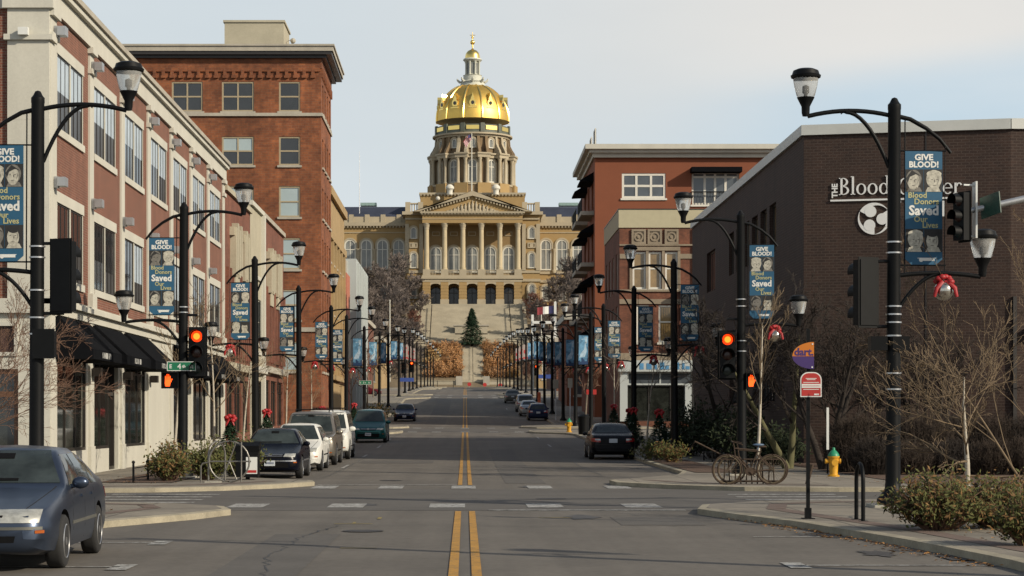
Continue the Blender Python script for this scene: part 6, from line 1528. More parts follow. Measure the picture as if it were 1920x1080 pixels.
# slender pale trees along the kerbs
YS = [(326, 59.5, 'left', 'slender bare tree just behind the lamp with the green street plate'), (400, 64.0, 'left', 'pale slender bare tree behind the wheel rack'), (455, 84, 'left', 'slender bare tree before the low red shops'), (536, 104, 'left', 'slender bare tree between the low shops and the fourth left lamp'), (585, 122, 'left', 'slender bare tree by the fifth left lamp')]
for k, (px, Y, s, lab) in enumerate(YS):
    x = at(px, 0, Y)[0]; bare_tree('young_tree', (x, Y, gz(Y)), lab, b_pale, b_gold, 40 + k, dict(YOUNG, L=3.9 + .3*(k % 2)), 'young street trees', (.02, 0))
YR = [(1421, 57.5, 'slender pale bare tree beside the right lamp with the red signal', 4.4), (1300, 82, 'slender bare tree between the third right lamp and the dark hedge', 4.4), (1212, 98, 'slender bare tree beside the fourth right lamp', 4.6), (1150, 116, 'slender bare tree beside the fifth right lamp', 4.6)]
for k, (px, Y, lab, L) in enumerate(YR):
    x = at(px, 0, Y)[0]; bare_tree('young_tree', (x, Y, gz(Y)), lab, b_pale, b_gold if k == 0 else b_grey, 50 + k, dict(YOUNG, L=L, kids=(8, 4, 3)), 'young street trees', (.03, 0))
# old dark trees before the dark brown building
for k, (px, Y, L, ln, st, lab) in enumerate(((1478, 66, 4.4, (-.25, 0), 2, 'dark leaning bare tree at the corner of the dark brown building'), (1545, 64.5, 4.0, (.05, 0), 3, 'dark multi-stemmed bare tree behind the bus stop sign'), (1612, 66.5, 3.8, (.1, 0), 2, 'dark bare tree below the white lettering'), (1372, 78, 4.6, (.0, 0), 2, 'dark bare tree beside the shaded wall of the dark brown building'), (1745, 66, 3.4, (.0, 0), 3, 'dark bare tree right of the near corner lamp'))):
    x = at(px, 0, Y)[0]; bare_tree('bare_tree', (x, Y, .15), lab, M('mossy_bark', (.09, .085, .04), rough=.95, var=.4) if k == 0 else b_dark, b_dark, 60 + k, dict(BIG, L=L, R=.13, fan=.42), None, ln, st)
# twig hedges and dark evergreens
H = 'twig shrubs before the dark brown building'
for k, (px, Y, rx, h) in enumerate(((1600, 61.5, 1.0, 1.75), (1670, 61.8, 1.1, 1.8), (1735, 61.0, 1.1, 1.7), (1800, 61.6, 1.1, 1.75), (1868, 61, 1.1, 1.7), (1930, 61, 1.1, 1.7), (1700, 59.0, .9, .95), (1785, 59.2, 1.0, 1.0), (1860, 58.8, 1.0, 1.0), (1640, 59.0, .8, 1.1), (1920, 58.8, 1.0, 1.05))):
    x = at(px, 0, Y)[0]; twig_shrub('twig_shrub', (x, Y, .15), rx, .8, h, f"leafless brown twig shrub, {ORD[k if k < 6 else k-6]} from left in the {'tall back' if k < 6 else 'low front'} row", b_dark if k % 2 else M('twig_brown', (.038, .026, .018), rough=.95, var=.35), 80 + k, 620, .007, H)
HD = ['dark evergreen shrub right behind the bed at the third right lamp', 'dark evergreen shrub between the hedge end and the slender pale tree', 'large dark evergreen shrub against the shaded wall', 'dark evergreen shrub beside the rusty bicycle']
for k, (px, Y, rx, h) in enumerate(((1296, 82, 1.3, 2.0), (1345, 78, 1.5, 2.1), (1395, 74, 1.4, 2.0), (1455, 70, 1.2, 1.3))):
    x = at(px, 0, Y)[0]; leaf_shrub('evergreen_shrub', (x, Y, gz(Y)), rx, 1.1, h, HD[k], [l_yew, l_yew], 100 + k, 2600, .085, 'dark evergreen shrubs', stem_mat=b_dark)
# leafy bushes
leaf_shrub('leafy_bush', (at(1760, 0, 30)[0], 30.0, .13), .84, .7, .82, 'olive leafed bush beside the near right corner lamp', [l_olive, l_brown], 120, 4200, .042)
leaf_shrub('leafy_bush', (at(1868, 0, 30.6)[0], 30.6, .13), .84, .7, .76, 'olive brown bush around the pale trunk of the spreading tree', [l_olive, l_brown], 121, 4200, .042)
leaf_shrub('leafy_bush', (at(1925, 0, 26.4)[0], 26.4, .13), .42, .5, .72, 'olive leafed bush cut by the right picture edge', [l_olive, l_brown], 122, 2600, .04)
leaf_shrub('leafy_bush', (at(312, 0, 53)[0], 53.4, .13), .62, .6, .98, 'olive brown bush left of the lamp with the street plate', [l_olive, l_brown], 123, 2600, .05)
leaf_shrub('leafy_bush', (at(385, 0, 54)[0], 54.4, .13), .6, .6, 1.02, 'green olive bush between the street plate lamp and the wheel rack', [l_olive, l_olive], 124, 2600, .05)
leaf_shrub('leafy_bush', (at(450, 0, 57)[0], 57.3, .13), .8, .8, 1.1, 'olive bush behind the wheel rack', [l_olive, l_olive], 125, 2600, .05)
leaf_shrub('leafy_bush', (at(1258, 0, 73)[0], 73., gz(73)), .7, .7, .85, 'olive bush at the foot of the third right lamp', [l_olive, l_brown], 126, 900, .06)
leaf_shrub('leafy_bush', (at(1222, 0, 76)[0], 76., gz(76)), .7, .7, .75, 'low green bush between the black sedan and the third right lamp', [l_olive, l_olive], 127, 800, .06)
leaf_shrub('leafy_bush', (at(640, 0, 100)[0] - .8, 100., gz(100)), .8, .8, .9, 'olive bush behind the parked white vehicles', [l_olive, l_olive], 128, 600, .08)
leaf_shrub('leafy_bush', (at(722, 0, 190)[0], 180., gz(180)), 1.2, 1.2, 1.1, 'olive bush behind the small dark blue sedan, left kerb', [l_olive, l_straw], 129, 500, .12)
# fallen leaves along the gutter and under the bushes
r = random.Random(9); fl = MB()
for k in range(900):
    if k < 420: y = r.uniform(24, 36); x = 6.45 - max(0, (y-24)) * .12 - r.random()**2 * .45 - .05; z = .008
    elif k < 700: y = r.uniform(27, 33); x = r.uniform(6.9, 9.5); z = .145
    elif k < 760: y = r.uniform(50, 62); x = r.uniform(9.5, 14); z = .15
    elif k < 830: y = r.uniform(30, 37); x = -6.2 - r.random()*1.2; z = .13
    else: y = r.uniform(50, 60); x = -9.6 + r.random()*2.6; z = .14
    z += prof(y) + r.uniform(.002, .02); a = r.random()*2*pi; s = r.uniform(.02, .045)
    fl.face((x - s*cos(a), y - s*sin(a), z), (x + s*.5*sin(a), y - s*.5*cos(a), z + .012), (x + s*cos(a), y + s*sin(a), z), (x - s*.5*sin(a), y + s*.5*cos(a), z + .006))
o = fl.build('fallen_leaves', leafmat('fallen_leaf', (.24, .11, .035), (.32, .17, .06))); tag(o, 'dry orange brown leaves along the right gutter and beds', 'leaves', None, 'stuff')

# decorated firs on the pavement
m_lite = M('tree_light', (.7, .7, .65), rough=.3, var=0); m_pot = M('planter_black', (.02, .02, .02), rough=.6)
def fir(loc, h, label, seed):
    root = thing('christmas_tree', label, 'christmas tree', loc, 'decorated firs on the pavement'); r = random.Random(seed); nd = MB(); lt = MB()
    for k in range(2600):
        t = r.random()**1.35; rad = .40*h*(1-t)*(.72 + .28*((t*9) % 1)); a = r.random()*2*pi; q = rad*(r.random()**.45)
        p = Vector((q*cos(a), q*sin(a), .28 + t*(h-.28))); o_ = Vector((cos(a), sin(a), -.25)); s = .10*r.uniform(.7, 1.2)
        v = Vector((-sin(a), cos(a), r.uniform(-.5, .5)))*s*.32; nd.face(p - v, p + o_*s, p + v, p - o_*s*.3)
    for k in range(26):
        t = r.random(); a = r.random()*2*pi; q = .37*h*(1-t); lt.ball((q*cos(a), q*sin(a), .3 + t*(h-.3)), .022, n=5, k=3)
    nd.build('foliage', l_fir, root, world=False)
    t = MB(); t.tube([(0, 0, .2), (0, 0, h*.9)], [.04, .01], 6); t.build('trunk', b_dark, root, world=False)
    p = MB(); p.lathe((0, 0, 0), [(.19, 0), (.24, .3), (.26, .3), (.26, .34)], 14); p.build('planter', m_pot, root, smooth=40, world=False)
    lt.build('light_string', m_lite, root, world=False)
    b = MB()
    for k in range(7): a = 2*pi*k/7; b.ball((.13*cos(a), .08*sin(a*2), h + .02 + .08*sin(a)), .09, .06, .07, 7, 5)
    for s in (-1, 1): b.tube([(s*.03, -.08, h), (s*.13, -.12, h-.2)], [.04, .025], 5)
    b.build('bow', m_bow, root, smooth=60, world=False)
for k, (px, Y, h, lab) in enumerate(((432, 63.5, 1.6, 'decorated fir with red bow behind the black newspaper box'), (500, 81, 1.75, 'decorated fir with red bow behind the black sedan, left pavement'), (604, 103, 1.7, 'decorated fir with red bow behind the tan utility vehicle'), (664, 128, 1.7, 'decorated fir with red bow behind the teal minivan'), (1236, 80, 1.75, 'decorated fir with red bow right of the black sedan'), (1188, 93, 1.75, 'decorated fir with red bow behind the roof of the black sedan'), (1151, 112, 1.75, 'decorated fir with red bow left of the black sedan roof'), (1180, 104, 1.6, 'decorated fir further back along the right kerb'))):
    x = at(px, 0, Y)[0]; fir((x, Y, gz(Y)), h, lab, 200 + k)

# ------------------------------------------------------------------ trees on the capitol grounds
FT = [(None, FAR, b_haze, 301), (None, dict(FAR, L=9.5, spread=(.75, .7, .7, .6)), b_haze, 302), (None, dict(FAR, L=8, R=.26, spread=(.8, .7, .7, .6)), b_haze2, 303)]
protos = [None]*3
def far_tree(px, py, Y, k, sc, label):
    x, y, z = at(px, py, Y); z = terrain(x, Y)
    if protos[k] is None:
        protos[k] = bare_tree('bare_tree', (x, Y, z), label, FT[k][2], FT[k][2], FT[k][3], FT[k][1], 'bare trees on the capitol grounds'); freeze(protos[k]); o = protos[k]; o.scale = (sc,)*3; return
    dup(protos[k], (x, Y, z), random.random()*6, label, 'bare trees on the capitol grounds', sc=sc)
spots = [(655, 618, 0, 1.1), (690, 625, 1, 1.15), (722, 622, 0, 1.2), (752, 630, 1, 1.0), (776, 606, 2, .8), (640, 585, 1, 1.0), (700, 585, 0, .95), (740, 590, 1, .95), (772, 574, 0, .75), (672, 560, 1, .85), (716, 556, 0, .75), (757, 556, 1, .7), (788, 622, 1, .8), (706, 636, 1, 1.25), (736, 640, 0, 1.2), (766, 634, 1, 1.05), (680, 600, 0, 1.15), (712, 604, 1, 1.1), (742, 606, 0, 1.05), (770, 590, 1, .85), (725, 572, 1, .85), (690, 572, 1, .9),
         (1000, 620, 2, .95), (1030, 612, 2, .9), (1064, 625, 0, 1.05), (1090, 605, 1, 1.1), (1015, 585, 1, .8), (1050, 580, 0, .85), (1084, 570, 1, .8), (992, 566, 2, .6), (1030, 560, 1, .7), (1045, 630, 1, 1.1), (1080, 634, 0, 1.2), (1015, 600, 0, .9), (1060, 600, 1, 1.0), (1100, 590, 0, 1.0), (1040, 572, 0, .75)]
used_lab = {}
for px, Y, k, sc in spots:
    side = 'left' if px < 886 else 'right'; n_ = used_lab[side] = used_lab.get(side, 0) + 1
    kind = ('tall bare brown tree', 'broad bare brown tree', 'bare russet tree')[k]
    far_tree(px, 0, Y, k, sc*.9, f"{kind} {('by the capitol wall' if Y > 600 else ('on mid slope' if Y > 572 else 'at the street end'))}, {side} side, {ORD[n_-1]} in that clump")
# low trees along the far pavement
for k, (px, Y) in enumerate(((700, 240), (728, 275), (752, 320), (775, 380), (1040, 235), (1022, 275), (1000, 330), (985, 400), (690, 180), (660, 168), (1098, 150), (1078, 178))):
    x = at(px, 0, Y)[0]; bare_tree('young_tree', (x, Y, gz(Y)), f"small bare tree far along the {'left' if px < 872 else 'right'} pavement, {ORD[k % 4 if k < 8 else (4 + k % 2)]} of its row", b_grey, b_red, 400 + k, dict(YOUNG, L=4.6, R=.09, rmin=.02, kids=(8, 4, 3)), 'far street trees')

# fir tree and shrubs before the capitol steps
x, y, z = at(885, 650, 594); z = terrain(x, 594)
root = thing('conifer_tree', 'dark green conical evergreen at the foot of the capitol steps', 'tree', (x, 594, z)); r = random.Random(77); nd = MB(); H_ = 11.3
for k in range(5200):
    t = r.random()**1.3; a = r.random()*2*pi; rad = 4.3*(1-t)**.8*(.62 + .38*(1-((t*7 + .15*sin(a*3)) % 1)))*(1 + .16*sin(a*5 + t*23)); q = rad*r.random()**.4
    p = Vector((q*cos(a), q*sin(a), .7 + t*(H_-.7))); o_ = Vector((cos(a), sin(a), -.3)); s = .5*r.uniform(.6, 1.2); v = Vector((-sin(a), cos(a), r.uniform(-.5, .5)))*s*.35
    nd.face(p - v, p + o_*s, p + v, p - o_*s*.3)
nd.build('crown', l_fir, root, world=False); t = MB(); t.tube([(0, 0, -.3), (0, 0, H_*.9)], [.3, .05], 8); t.build('trunk', b_dark, root, world=False)
SHR = [None]*3
r = random.Random(55); n_ = 0
for side, xa, xb in (('left', 801, 862), ('right', 908, 968)):
    for row, (Y, ) in enumerate(((570,), (575,), (580,), (586,), (591,))):
        m_ = 5
        for k in range(m_):
            px = xa + (xb-xa)*(k + .5 + r.uniform(-.25, .25))/m_; out = abs(px - 886)
            kd = 1 if (out > 66 and row < 4 and r.random() < .8) else (2 if r.random() < .2 or row == 0 and r.random() < .5 else 0)
            xx = at(px, 0, Y)[0]; sc = r.uniform(.85, 1.2)
            lab = f"{('rust orange', 'straw yellow', 'dull brown')[kd]} shrub {side} of the capitol path, {ORD[row]} tier up, {ORD[k]} from left"
            if SHR[kd] is None:
                SHR[kd] = leaf_shrub('hillside_shrub', (xx, Y, terrain(xx, Y) - .2), 1.9, 1.5, 2.5, lab, [(l_rust, l_umber), (l_straw, l_rust), (l_umber, l_rust)][kd], 500 + kd, 1100, .2, 'autumn shrubs on the capitol slope', twig=.02); freeze(SHR[kd])
            else: dup(SHR[kd], (xx, Y, terrain(xx, Y) - .2), r.random()*6, lab, 'autumn shrubs on the capitol slope', sc=sc)
# ------------------------------------------------------------------ the domed statehouse on the hill
q_wall = M('buff_ashlar', (.32, .215, .092), rough=.9, var=.12, scale=.25, fine=.06); q_trim = M('pale_ashlar', (.37, .315, .22), rough=.9, var=.12, scale=.3, fine=.06)
q_col = M('column_stone', (.43, .355, .225), rough=.85, var=.1, scale=.4); q_brown = M('drum_brown_stone', (.20, .14, .078), rough=.9, var=.18, scale=.3, fine=.06)
q_dark = M('portico_glass', (.035, .032, .028), rough=.15, var=.3, scale=.4); q_pane = M('tall_window_pane', (.20, .205, .19), rough=.2, var=.35, scale=.25)
q_white = M('window_white', (.60, .58, .50), rough=.7, var=.05); q_slate = M('blue_slate', (.034, .040, .062), rough=.6, var=.25, scale=.3)
q_green = M('dome_green_band', (.095, .105, .08), rough=.6, var=.25, scale=.5); q_lant = M('lantern_stone', (.50, .50, .42), rough=.8, var=.1, scale=.5)
q_gold = M('gold_leaf', (.80, .54, .14), rough=.50, metal=1., var=.12, scale=.35); q_goldr = M('gold_rib', (1.0, .70, .22), rough=.28, metal=1., var=.06, scale=.4)
YP, YB_, YW, YD = 640., 648., 656., 672.
CX = at(886, 0, YP)[0]
cap = thing('capitol_building', 'buff stone domed capitol with columned portico and gilded dome at the end of the avenue', 'capitol', (CX, 660, terrain(0, 640)))
def pz(py, Y=YP): return EYE + (VY - py)/FOC*Y
def pxx(px, Y=YP): return (px - VX)/FOC*Y
pf_ = west(0, YP)
def arch_pts(u0, u1, z0, z1, n=10):
    c, r = (u0+u1)/2, (u1-u0)/2
    return [(u0, z0), (u1, z0)] + [(c + r*cos(pi*k/n), z1 - r + r*sin(pi*k/n)) for k in range(n+1)]
def arch_win(parent, fr, u0, u1, z0, z1, fw=.35, pane=None, frm=None, bars=True, d=.0, surround=None):
    pane = pane or q_pane; frm = frm or q_white
    f = MB(); f.ring(fr, arch_pts(u0, u1, z0, z1), arch_pts(u0+fw, u1-fw, z0+fw, z1-fw), d, d + .28)
    if bars:
        c = (u0+u1)/2; f.fb(fr, c - .12, c + .12, z0+fw, z1-fw*1.2, d + .02, d + .2); f.fb(fr, u0+fw, u1-fw, z0 + (z1-z0)*.66, z0 + (z1-z0)*.66 + .22, d + .02, d + .21)
    o = f.build('window', frm, parent)
    p = MB(); p.prism(fr, arch_pts(u0 + fw*.5, u1 - fw*.5, z0 + fw*.5, z1 - fw*.5), d - .2, d + .06); p.build('pane', pane, o)
    if surround: s = MB(); s.ring(fr, arch_pts(u0 - .55, u1 + .55, z0, z1 + .55), arch_pts(u0, u1, z0 + .01, z1), d - .1, d + .42); s.build('surround', surround, o)
    return o
zg = pz(571)                       # portico floor
# ground floor piers and arcade
PX = [799.7, 833.6, 868, 902.6, 937.4, 971.4]
for px in PX:
    u = pxx(px); q = MB(); w2 = 1.18
    q.fb(pf_, u - w2 - .18, u + w2 + .18, zg, pz(561), -2.0, .2); q.build('pier_plinth', q_trim, cap)
    q = MB(); q.fb(pf_, u - w2, u + w2, pz(561), pz(529), -1.9, .0)
    for k in range(5): zz = pz(561) + .95*k + .5; q.fb(pf_, u - w2 - .06, u + w2 + .06, zz, zz + .62, -1.95, .07)
    q.build('pier', q_wall, cap)
q = MB()
for a, b in zip(PX[:-1], PX[1:]):
    u0, u1 = pxx(a) + 1.18, pxx(b) - 1.18; c = (u0+u1)/2; n = 8; zt_ = pz(528); r0 = 1.5
    pts = [(u0, pz(524)), (u0, zt_ - 1.6)] + [(u0 + r0 - r0*cos(pi/2*k/n), zt_ - 1.6 + 1.0*sin(pi/2*k/n)) for k in range(n+1)] + [(u1 - r0 + r0*sin(pi/2*k/n), zt_ - 1.6 + 1.0*cos(pi/2*k/n)) for k in range(n+1)] + [(u1, pz(524))]
    q.prism(pf_, pts, -1.8, -.02)
q.fb(pf_, pxx(792), pxx(979), pz(529) + .1, pz(523), -8, .1)
q.build('arcade', q_trim, cap)
q = MB(); q.fb(pf_, pxx(790), pxx(981), pz(523), pz(519), -8.2, .5); q.fb(pf_, pxx(791), pxx(980), pz(519), pz(516), -8, .2); q.build('balcony_floor', q_trim, cap)
q = MB(); q.fb(west(0, YB_), pxx(790), pxx(981), zg, pz(400), -3, 0); q.build('portico_wall', M('portico_shade_stone', (.235, .155, .068), rough=.9, var=.15, scale=.3), cap)  # wall stone darkened, the portico's shade put into its colour
q = MB(); q.box(pxx(788), pxx(983), YP - 2, YB_ + 2, zg - 1.2, zg); q.build('portico_floor', m_stone, cap)
bw = west(0, YB_)
for a, b in zip(PX[:-1], PX[1:]):
    c = pxx((a+b)/2)
    arch_win(cap, bw, c - 1.9, c + 1.9, zg + .1, zg + 6.0, .28, q_dark, k_trim)
    arch_win(cap, bw, c - 1.95, c + 1.95, pz(508), pz(458), .45, q_pane, q_white, surround=q_trim)
    q = MB(); q.frame(bw, c - 1.2, c + 1.2, pz(438), pz(430), .2, 0, .2); q.build('attic_window', q_trim, cap)
# columns
for px in PX:
    u = pxx(px); z0, z1 = pz(516), pz(418)
    q = MB(); q.box(u - 1.15, u + 1.15, YP - .1, YP + 2.2, z0, pz(505)); q.build('pedestal', q_trim, cap)
    q = MB(); zc = pz(505); H_ = z1 - zc
    q.lathe((u, YP + 1.05, zc), [(1.0, 0), (1.0, .25), (.86, .4), (.92, .55), (.8, .75), (.8, H_*.35), (.72, H_*.86)], 16); q.build('column', q_col, cap, smooth=40)
    q = MB(); q.lathe((u, YP + 1.05, zc), [(.74, H_*.86), (.8, H_*.88), (.76, H_*.9), (.95, H_*.94), (1.05, H_*.965), (1.2, H_*.985), (1.2, H_)], 12); q.build('capital', q_trim, cap)
q = MB()
for a, b in zip(PX[:-1], PX[1:]):
    u0, u1 = pxx(a) + 1.15, pxx(b) - 1.15; q.fb(pf_, u0, u1, pz(507), pz(505.6), -1.4, -.9)
    k = u0 + .15
    while k < u1: q.fb(pf_, k, k + .18, pz(516), pz(507), -1.3, -1.0); k += .45
q.build('balustrade', q_trim, cap)
# entablature and pediment
e0, e1 = pxx(792), pxx(980)
q = MB(); q.fb(pf_, e0, e1, pz(418), pz(402.5), -8, .1); q.build('architrave', q_wall, cap)
q = MB(); q.fb(pf_, e0 - .7, e1 + .7, pz(400), pz(397), -9, 1.1); q.fb(pf_, e0 - .3, e1 + .3, pz(402.5), pz(400), -9, .55); q.fb(pf_, e0 - .1, e1 + .1, pz(411), pz(410), -8, .25)
u = e0 - .4
while u < e1 + .4: q.fb(pf_, u, u + .5, pz(402.3), pz(400.02), .5, .95); u += 1.05
q.build('cornice', q_trim, cap)
ap = (pxx(886), pz(361.5)); zb = pz(397)
q = MB(); q.prism(pf_, [(e0, zb), (e1, zb), (ap[0], ap[1] - .8)], -10, .0); q.build('pediment', q_wall, cap)
q = MB()
for s in (-1, 1):
    x0 = e0 - .9 if s < 0 else e1 + .9
    q.prism(pf_, [(x0, zb + .02), (x0 - s*-2.2, zb + .02), (ap[0], ap[1] - 1.0), (ap[0], ap[1] + .55)], -10, 1.1 - .004*(s > 0))
    for k in range(17):
        t = (k + .7)/18; u = x0 + (ap[0]-x0)*t; z = zb + (ap[1] - 1.0 - zb)*t; q.fb(pf_, u - .22, u + .22, z - .62, z + .05, .0, .8)
q.build('raking_cornice', q_trim, cap)
q = MB(); r = random.Random(31)
for k in range(13):
    t = (k - 6)/6.5; u = ap[0] + t*7.4; h = (ap[1] - zb - 2.0)*(1 - abs(t))*.92*r.uniform(.8, 1.0) + .5
    q.lathe((u, YP - .15, zb + .05), [(.5, 0), (.42, h*.35), (.5, h*.62), (.18, h*.78), (.26, h*.9), (.001, h)], 7)
    if k % 2: q.ball((u + .5, YP - .2, zb + .5), .6, .35, .5, 7, 5)
q.fb(pf_, ap[0] - 8.2, ap[0] + 8.2, zb, zb + .35, 0, .5); q.build('pediment_sculpture', q_trim, cap, smooth=50)
# corner bays of the central block
for s, (xa, xb) in ((-1, (760, 793)), (1, (979, 1012))):
    Yb = 646.; fb2 = west(0, Yb); u0, u1 = pxx(xa, Yb), pxx(xb, Yb)
    q = MB(); q.fb(fb2, u0, u1, pz(572, Yb) - 2, pz(402, Yb), -24, 0); q.build('bay_wall', q_wall if s > 0 else q_wall, cap)
    q = MB(); q.fb(fb2, u0 - .3, u1 + .3, pz(528, Yb), pz(523, Yb), -10, .4); q.fb(fb2, u0 - .2, u1 + .2, pz(512, Yb), pz(507, Yb), -10, .3)
    q.fb(fb2, u0 - 1.0, u1 + .2, pz(403, Yb), pz(397, Yb), -24, 1.2) if s < 0 else q.fb(fb2, u0 - .2, u1 + 1.0, pz(403, Yb), pz(397, Yb), -24, 1.2)
    for u in (u0 + .55, u1 - .55): q.fb(fb2, u - .6, u + .6, pz(507, Yb), pz(420, Yb), -.5, .45)
    q.fb(fb2, u0, u1, pz(412, Yb), pz(409, Yb), -.5, .5); q.build('bay_cornice', q_trim, cap)
    c = (u0 + u1)/2 + s*.2
    arch_win(cap, fb2, c - 1.0, c + 1.0, pz(503, Yb), pz(474, Yb), .3, surround=q_trim, bars=False)
    arch_win(cap, fb2, c - 1.0, c + 1.0, pz(448, Yb), pz(426, Yb), .3, surround=q_trim, bars=False)
    arch_win(cap, fb2, c - 1.0, c + 1.0, pz(560, Yb), pz(533, Yb), .3, surround=q_trim, bars=False)
    q = MB(); q.frame(fb2, c - 1.3, c + 1.3, pz(465, Yb), pz(455, Yb), .35, 0, .35); q.fb(fb2, c - .6, c + .6, pz(463, Yb), pz(457, Yb), 0, .3); q.build('carved_panel', q_trim, cap)
    q = MB(); q.fb(fb2, u0, u1, pz(383, Yb), pz(380.5, Yb), -1.2, .2)
    k = u0 + .3
    while k < u1: q.fb(fb2, k, k + .35, pz(397, Yb), pz(383, Yb), -.8, -.1); k += .8
    for u in (u0 + .8, u1 - .8): q.fb(fb2, u - .8, u + .8, pz(397, Yb), pz(379, Yb), -1.5, .4)
    q.build('roof_balustrade', q_trim, cap)
# wings
for s, (xa, xb) in ((-1, (590, 762)), (1, (1010, 1140))):
    fw_ = west(0, YW); u0, u1 = pxx(xa, YW), pxx(xb, YW)
    q = MB(); q.fb(fw_, u0, u1, pz(590, YW), pz(424, YW), -26, 0); q.build('wing_wall', q_wall, cap)
    q = MB(); q.fb(fw_, u0, u1, pz(424, YW), pz(417.5, YW), -26, 1.0); q.fb(fw_, u0, u1, pz(437, YW), pz(435.5, YW), -1, .2)
    u = u0
    while u < u1: q.fb(fw_, u, u + .5, pz(427, YW), pz(424.02, YW), 0, .8); u += 1.05
    q.fb(fw_, u0, u1, pz(530, YW), pz(525, YW), -1, .5); q.fb(fw_, u0, u1, pz(514, YW), pz(509, YW), -1, .4); q.build('wing_cornice', q_trim, cap)
    q = MB(); q.fb(fw_, u0, u1, pz(417.5, YW), pz(406, YW), -1.6, -.5)
    u = u0 + 1.5
    while u < u1: q.fb(fw_, u - .75, u + .75, pz(417.5, YW), pz(402, YW), -1.9, -.2); u += 5.15
    q.build('parapet', q_trim, cap)
    q = MB(); q.prism(F((0, YW, 0), (0, 1, 0), (1, 0, 0)), [(2, pz(412, YW)), (26, pz(412, YW)), (20, pz(378, YW)), (10, pz(384, YW) + .35)], u0, u1); q.build('slate_roof', q_slate, cap)
    q = MB(); a, b = (pxx(676, YW + 14), pxx(706, YW + 14)) if s < 0 else (pxx(1048, YW + 14), pxx(1084, YW + 14)); q.box(a, b, YW + 13, YW + 17, pz(386, YW + 14), pz(380.5, YW + 14)); q.build('roof_ridge_cap', M('verdigris', (.22, .32, .30), rough=.7), cap)
    for px in ((626, 656.5, 687, 717.2, 747.6) if s < 0 else (1023.6, 1053.6, 1084, 1114)):
        c = pxx(px, YW); arch_win(cap, fw_, c - 1.85, c + 1.85, pz(507, YW), pz(449, YW), .42, surround=q_trim)
        arch_win(cap, fw_, c - 1.3, c + 1.3, pz(565, YW), pz(535, YW), .3, surround=q_trim, bars=False)
    q = MB()
    for px in ((641.5, 671.7, 702.2, 732.4) if s < 0 else (1038.5, 1069, 1099)):
        c = pxx(px, YW); q.lathe((c, YW - .35, pz(512, YW)), [(.8, 0), (.8, .8), (.5, 1.0), (.42, 6.6), (.75, 7.4), (.75, 7.8)], 10)
    q.build('wall_column', q_trim, cap, smooth=40)
# square platform under the drum
q = MB(); q.box(pxx(788, 656), pxx(984, 656), 656, 690, pz(398, 656), pz(363, 656)); q.build('drum_platform', q_wall, cap)
q = MB(); q.box(pxx(786, 655.5), pxx(986, 655.5), 655.5, 690.5, pz(364.5, 655.5), pz(361, 655.5))
fd = west(0, 655.5); u = pxx(788, 655.5)
while u < pxx(984, 655.5): q.fb(fd, u, u + .5, pz(367, 655.5), pz(364.6, 655.5), -.5, .0); u += 1.1
q.build('platform_cornice', q_trim, cap)
for px in (843.5, 930): 
    q = MB(); q.lathe((pxx(px, 654), 653.5, pz(363, 654)), [(.9, -.4), (.9, .6), (1.0, 1.2), (1.35, 1.5), (1.35, 2.1), (1.0, 2.5), (.5, 2.9)], 12); q.build('roof_urn', q_white, cap, smooth=40)
q = MB(); q.ball((pxx(821, 653), 653, pz(372, 653)), .7, n=10, k=8); q.build('roof_ball_lamp', q_white, cap, smooth=60)
# drum: twelve bays round a circle
dz = lambda py: pz(py, YD - 13); S = YD/FOC
RX = pxx(886, YD)
def cyl(mb, r, z0, z1, n=48): mb.lathe((RX, YD, 0), [(r, z0), (r, z1)], n)
r79 = 74*S
q = MB(); cyl(q, 80*S, dz(364), dz(345)); q.build('drum_base', q_brown, cap, smooth=40)
q = MB(); cyl(q, 81.5*S, dz(346), dz(343)); cyl(q, 82*S, dz(364), dz(361)); q.build('drum_base_moulding', q_trim, cap, smooth=40)
q = MB(); cyl(q, 68*S, dz(345), dz(290)); q.build('drum_wall', q_brown, cap, smooth=40)
def radial(a):      # wall plane facing outward at angle a from the avenue
    n = Vector((sin(a), -cos(a), 0)); return F((RX, YD, 0), (cos(a), sin(a), 0), n)
for k in range(-3, 4):
    a = k*pi/6; fr = radial(a); R = 68*S*cos(pi/24)
    arch_win(cap, fr, -1.55, 1.55, dz(341), dz(297), .4, q_pane, q_white, d=R + .05, surround=q_trim)
    arch_win(cap, fr, -.9, .9, dz(276), dz(258), .3, q_pane, q_white, d=66*S + .1, surround=q_trim, bars=False)
for k in range(-4, 4):
    a = k*pi/6 + pi/12; fr = radial(a)
    q = MB(); q.fb(fr, -2.2, 2.2, dz(364), dz(343), 77*S, 84*S)
    q.build('buttress_base', q_wall, cap)
    for e in (-1.25, 1.25):
        q = MB(); P = fr.p(e, 0, 78*S); q.lathe((P.x, P.y, dz(343)), [(.75, 0), (.75, .4), (.58, .6), (.52, 7.4), (.75, 8.1), (.75, 8.4)], 10); q.build('drum_column', q_trim, cap, smooth=40)
    q = MB(); q.fb(fr, -.8, .8, dz(343), dz(295), 66*S, 74*S); q.build('drum_pier', q_brown, cap)
    q = MB(); q.fb(fr, -2.1, 2.1, dz(295), dz(289), 66*S, 82.5*S); q.fb(fr, -2.3, 2.3, dz(289), dz(286), 66*S, 84.5*S); q.build('drum_entablature', q_trim, cap)
    q = MB()
    pr_ = [(66*S, dz(286)), (81*S, dz(286)), (79*S, dz(280)), (75*S, dz(274)), (71*S, dz(266)), (70*S, dz(254)), (66*S, dz(252))]
    for e in (-1.35, 1.35):
        fq = F(fr.p(e, 0, 0), fr.n, fr.u); q.prism(fq, pr_, -.45, .45)
    q.build('scroll_buttress', q_trim if k % 2 else q_brown, cap)
q = MB(); cyl(q, 73*S, dz(295), dz(289)); cyl(q, 76*S, dz(289), dz(286)); q.build('drum_cornice', q_trim, cap, smooth=40)
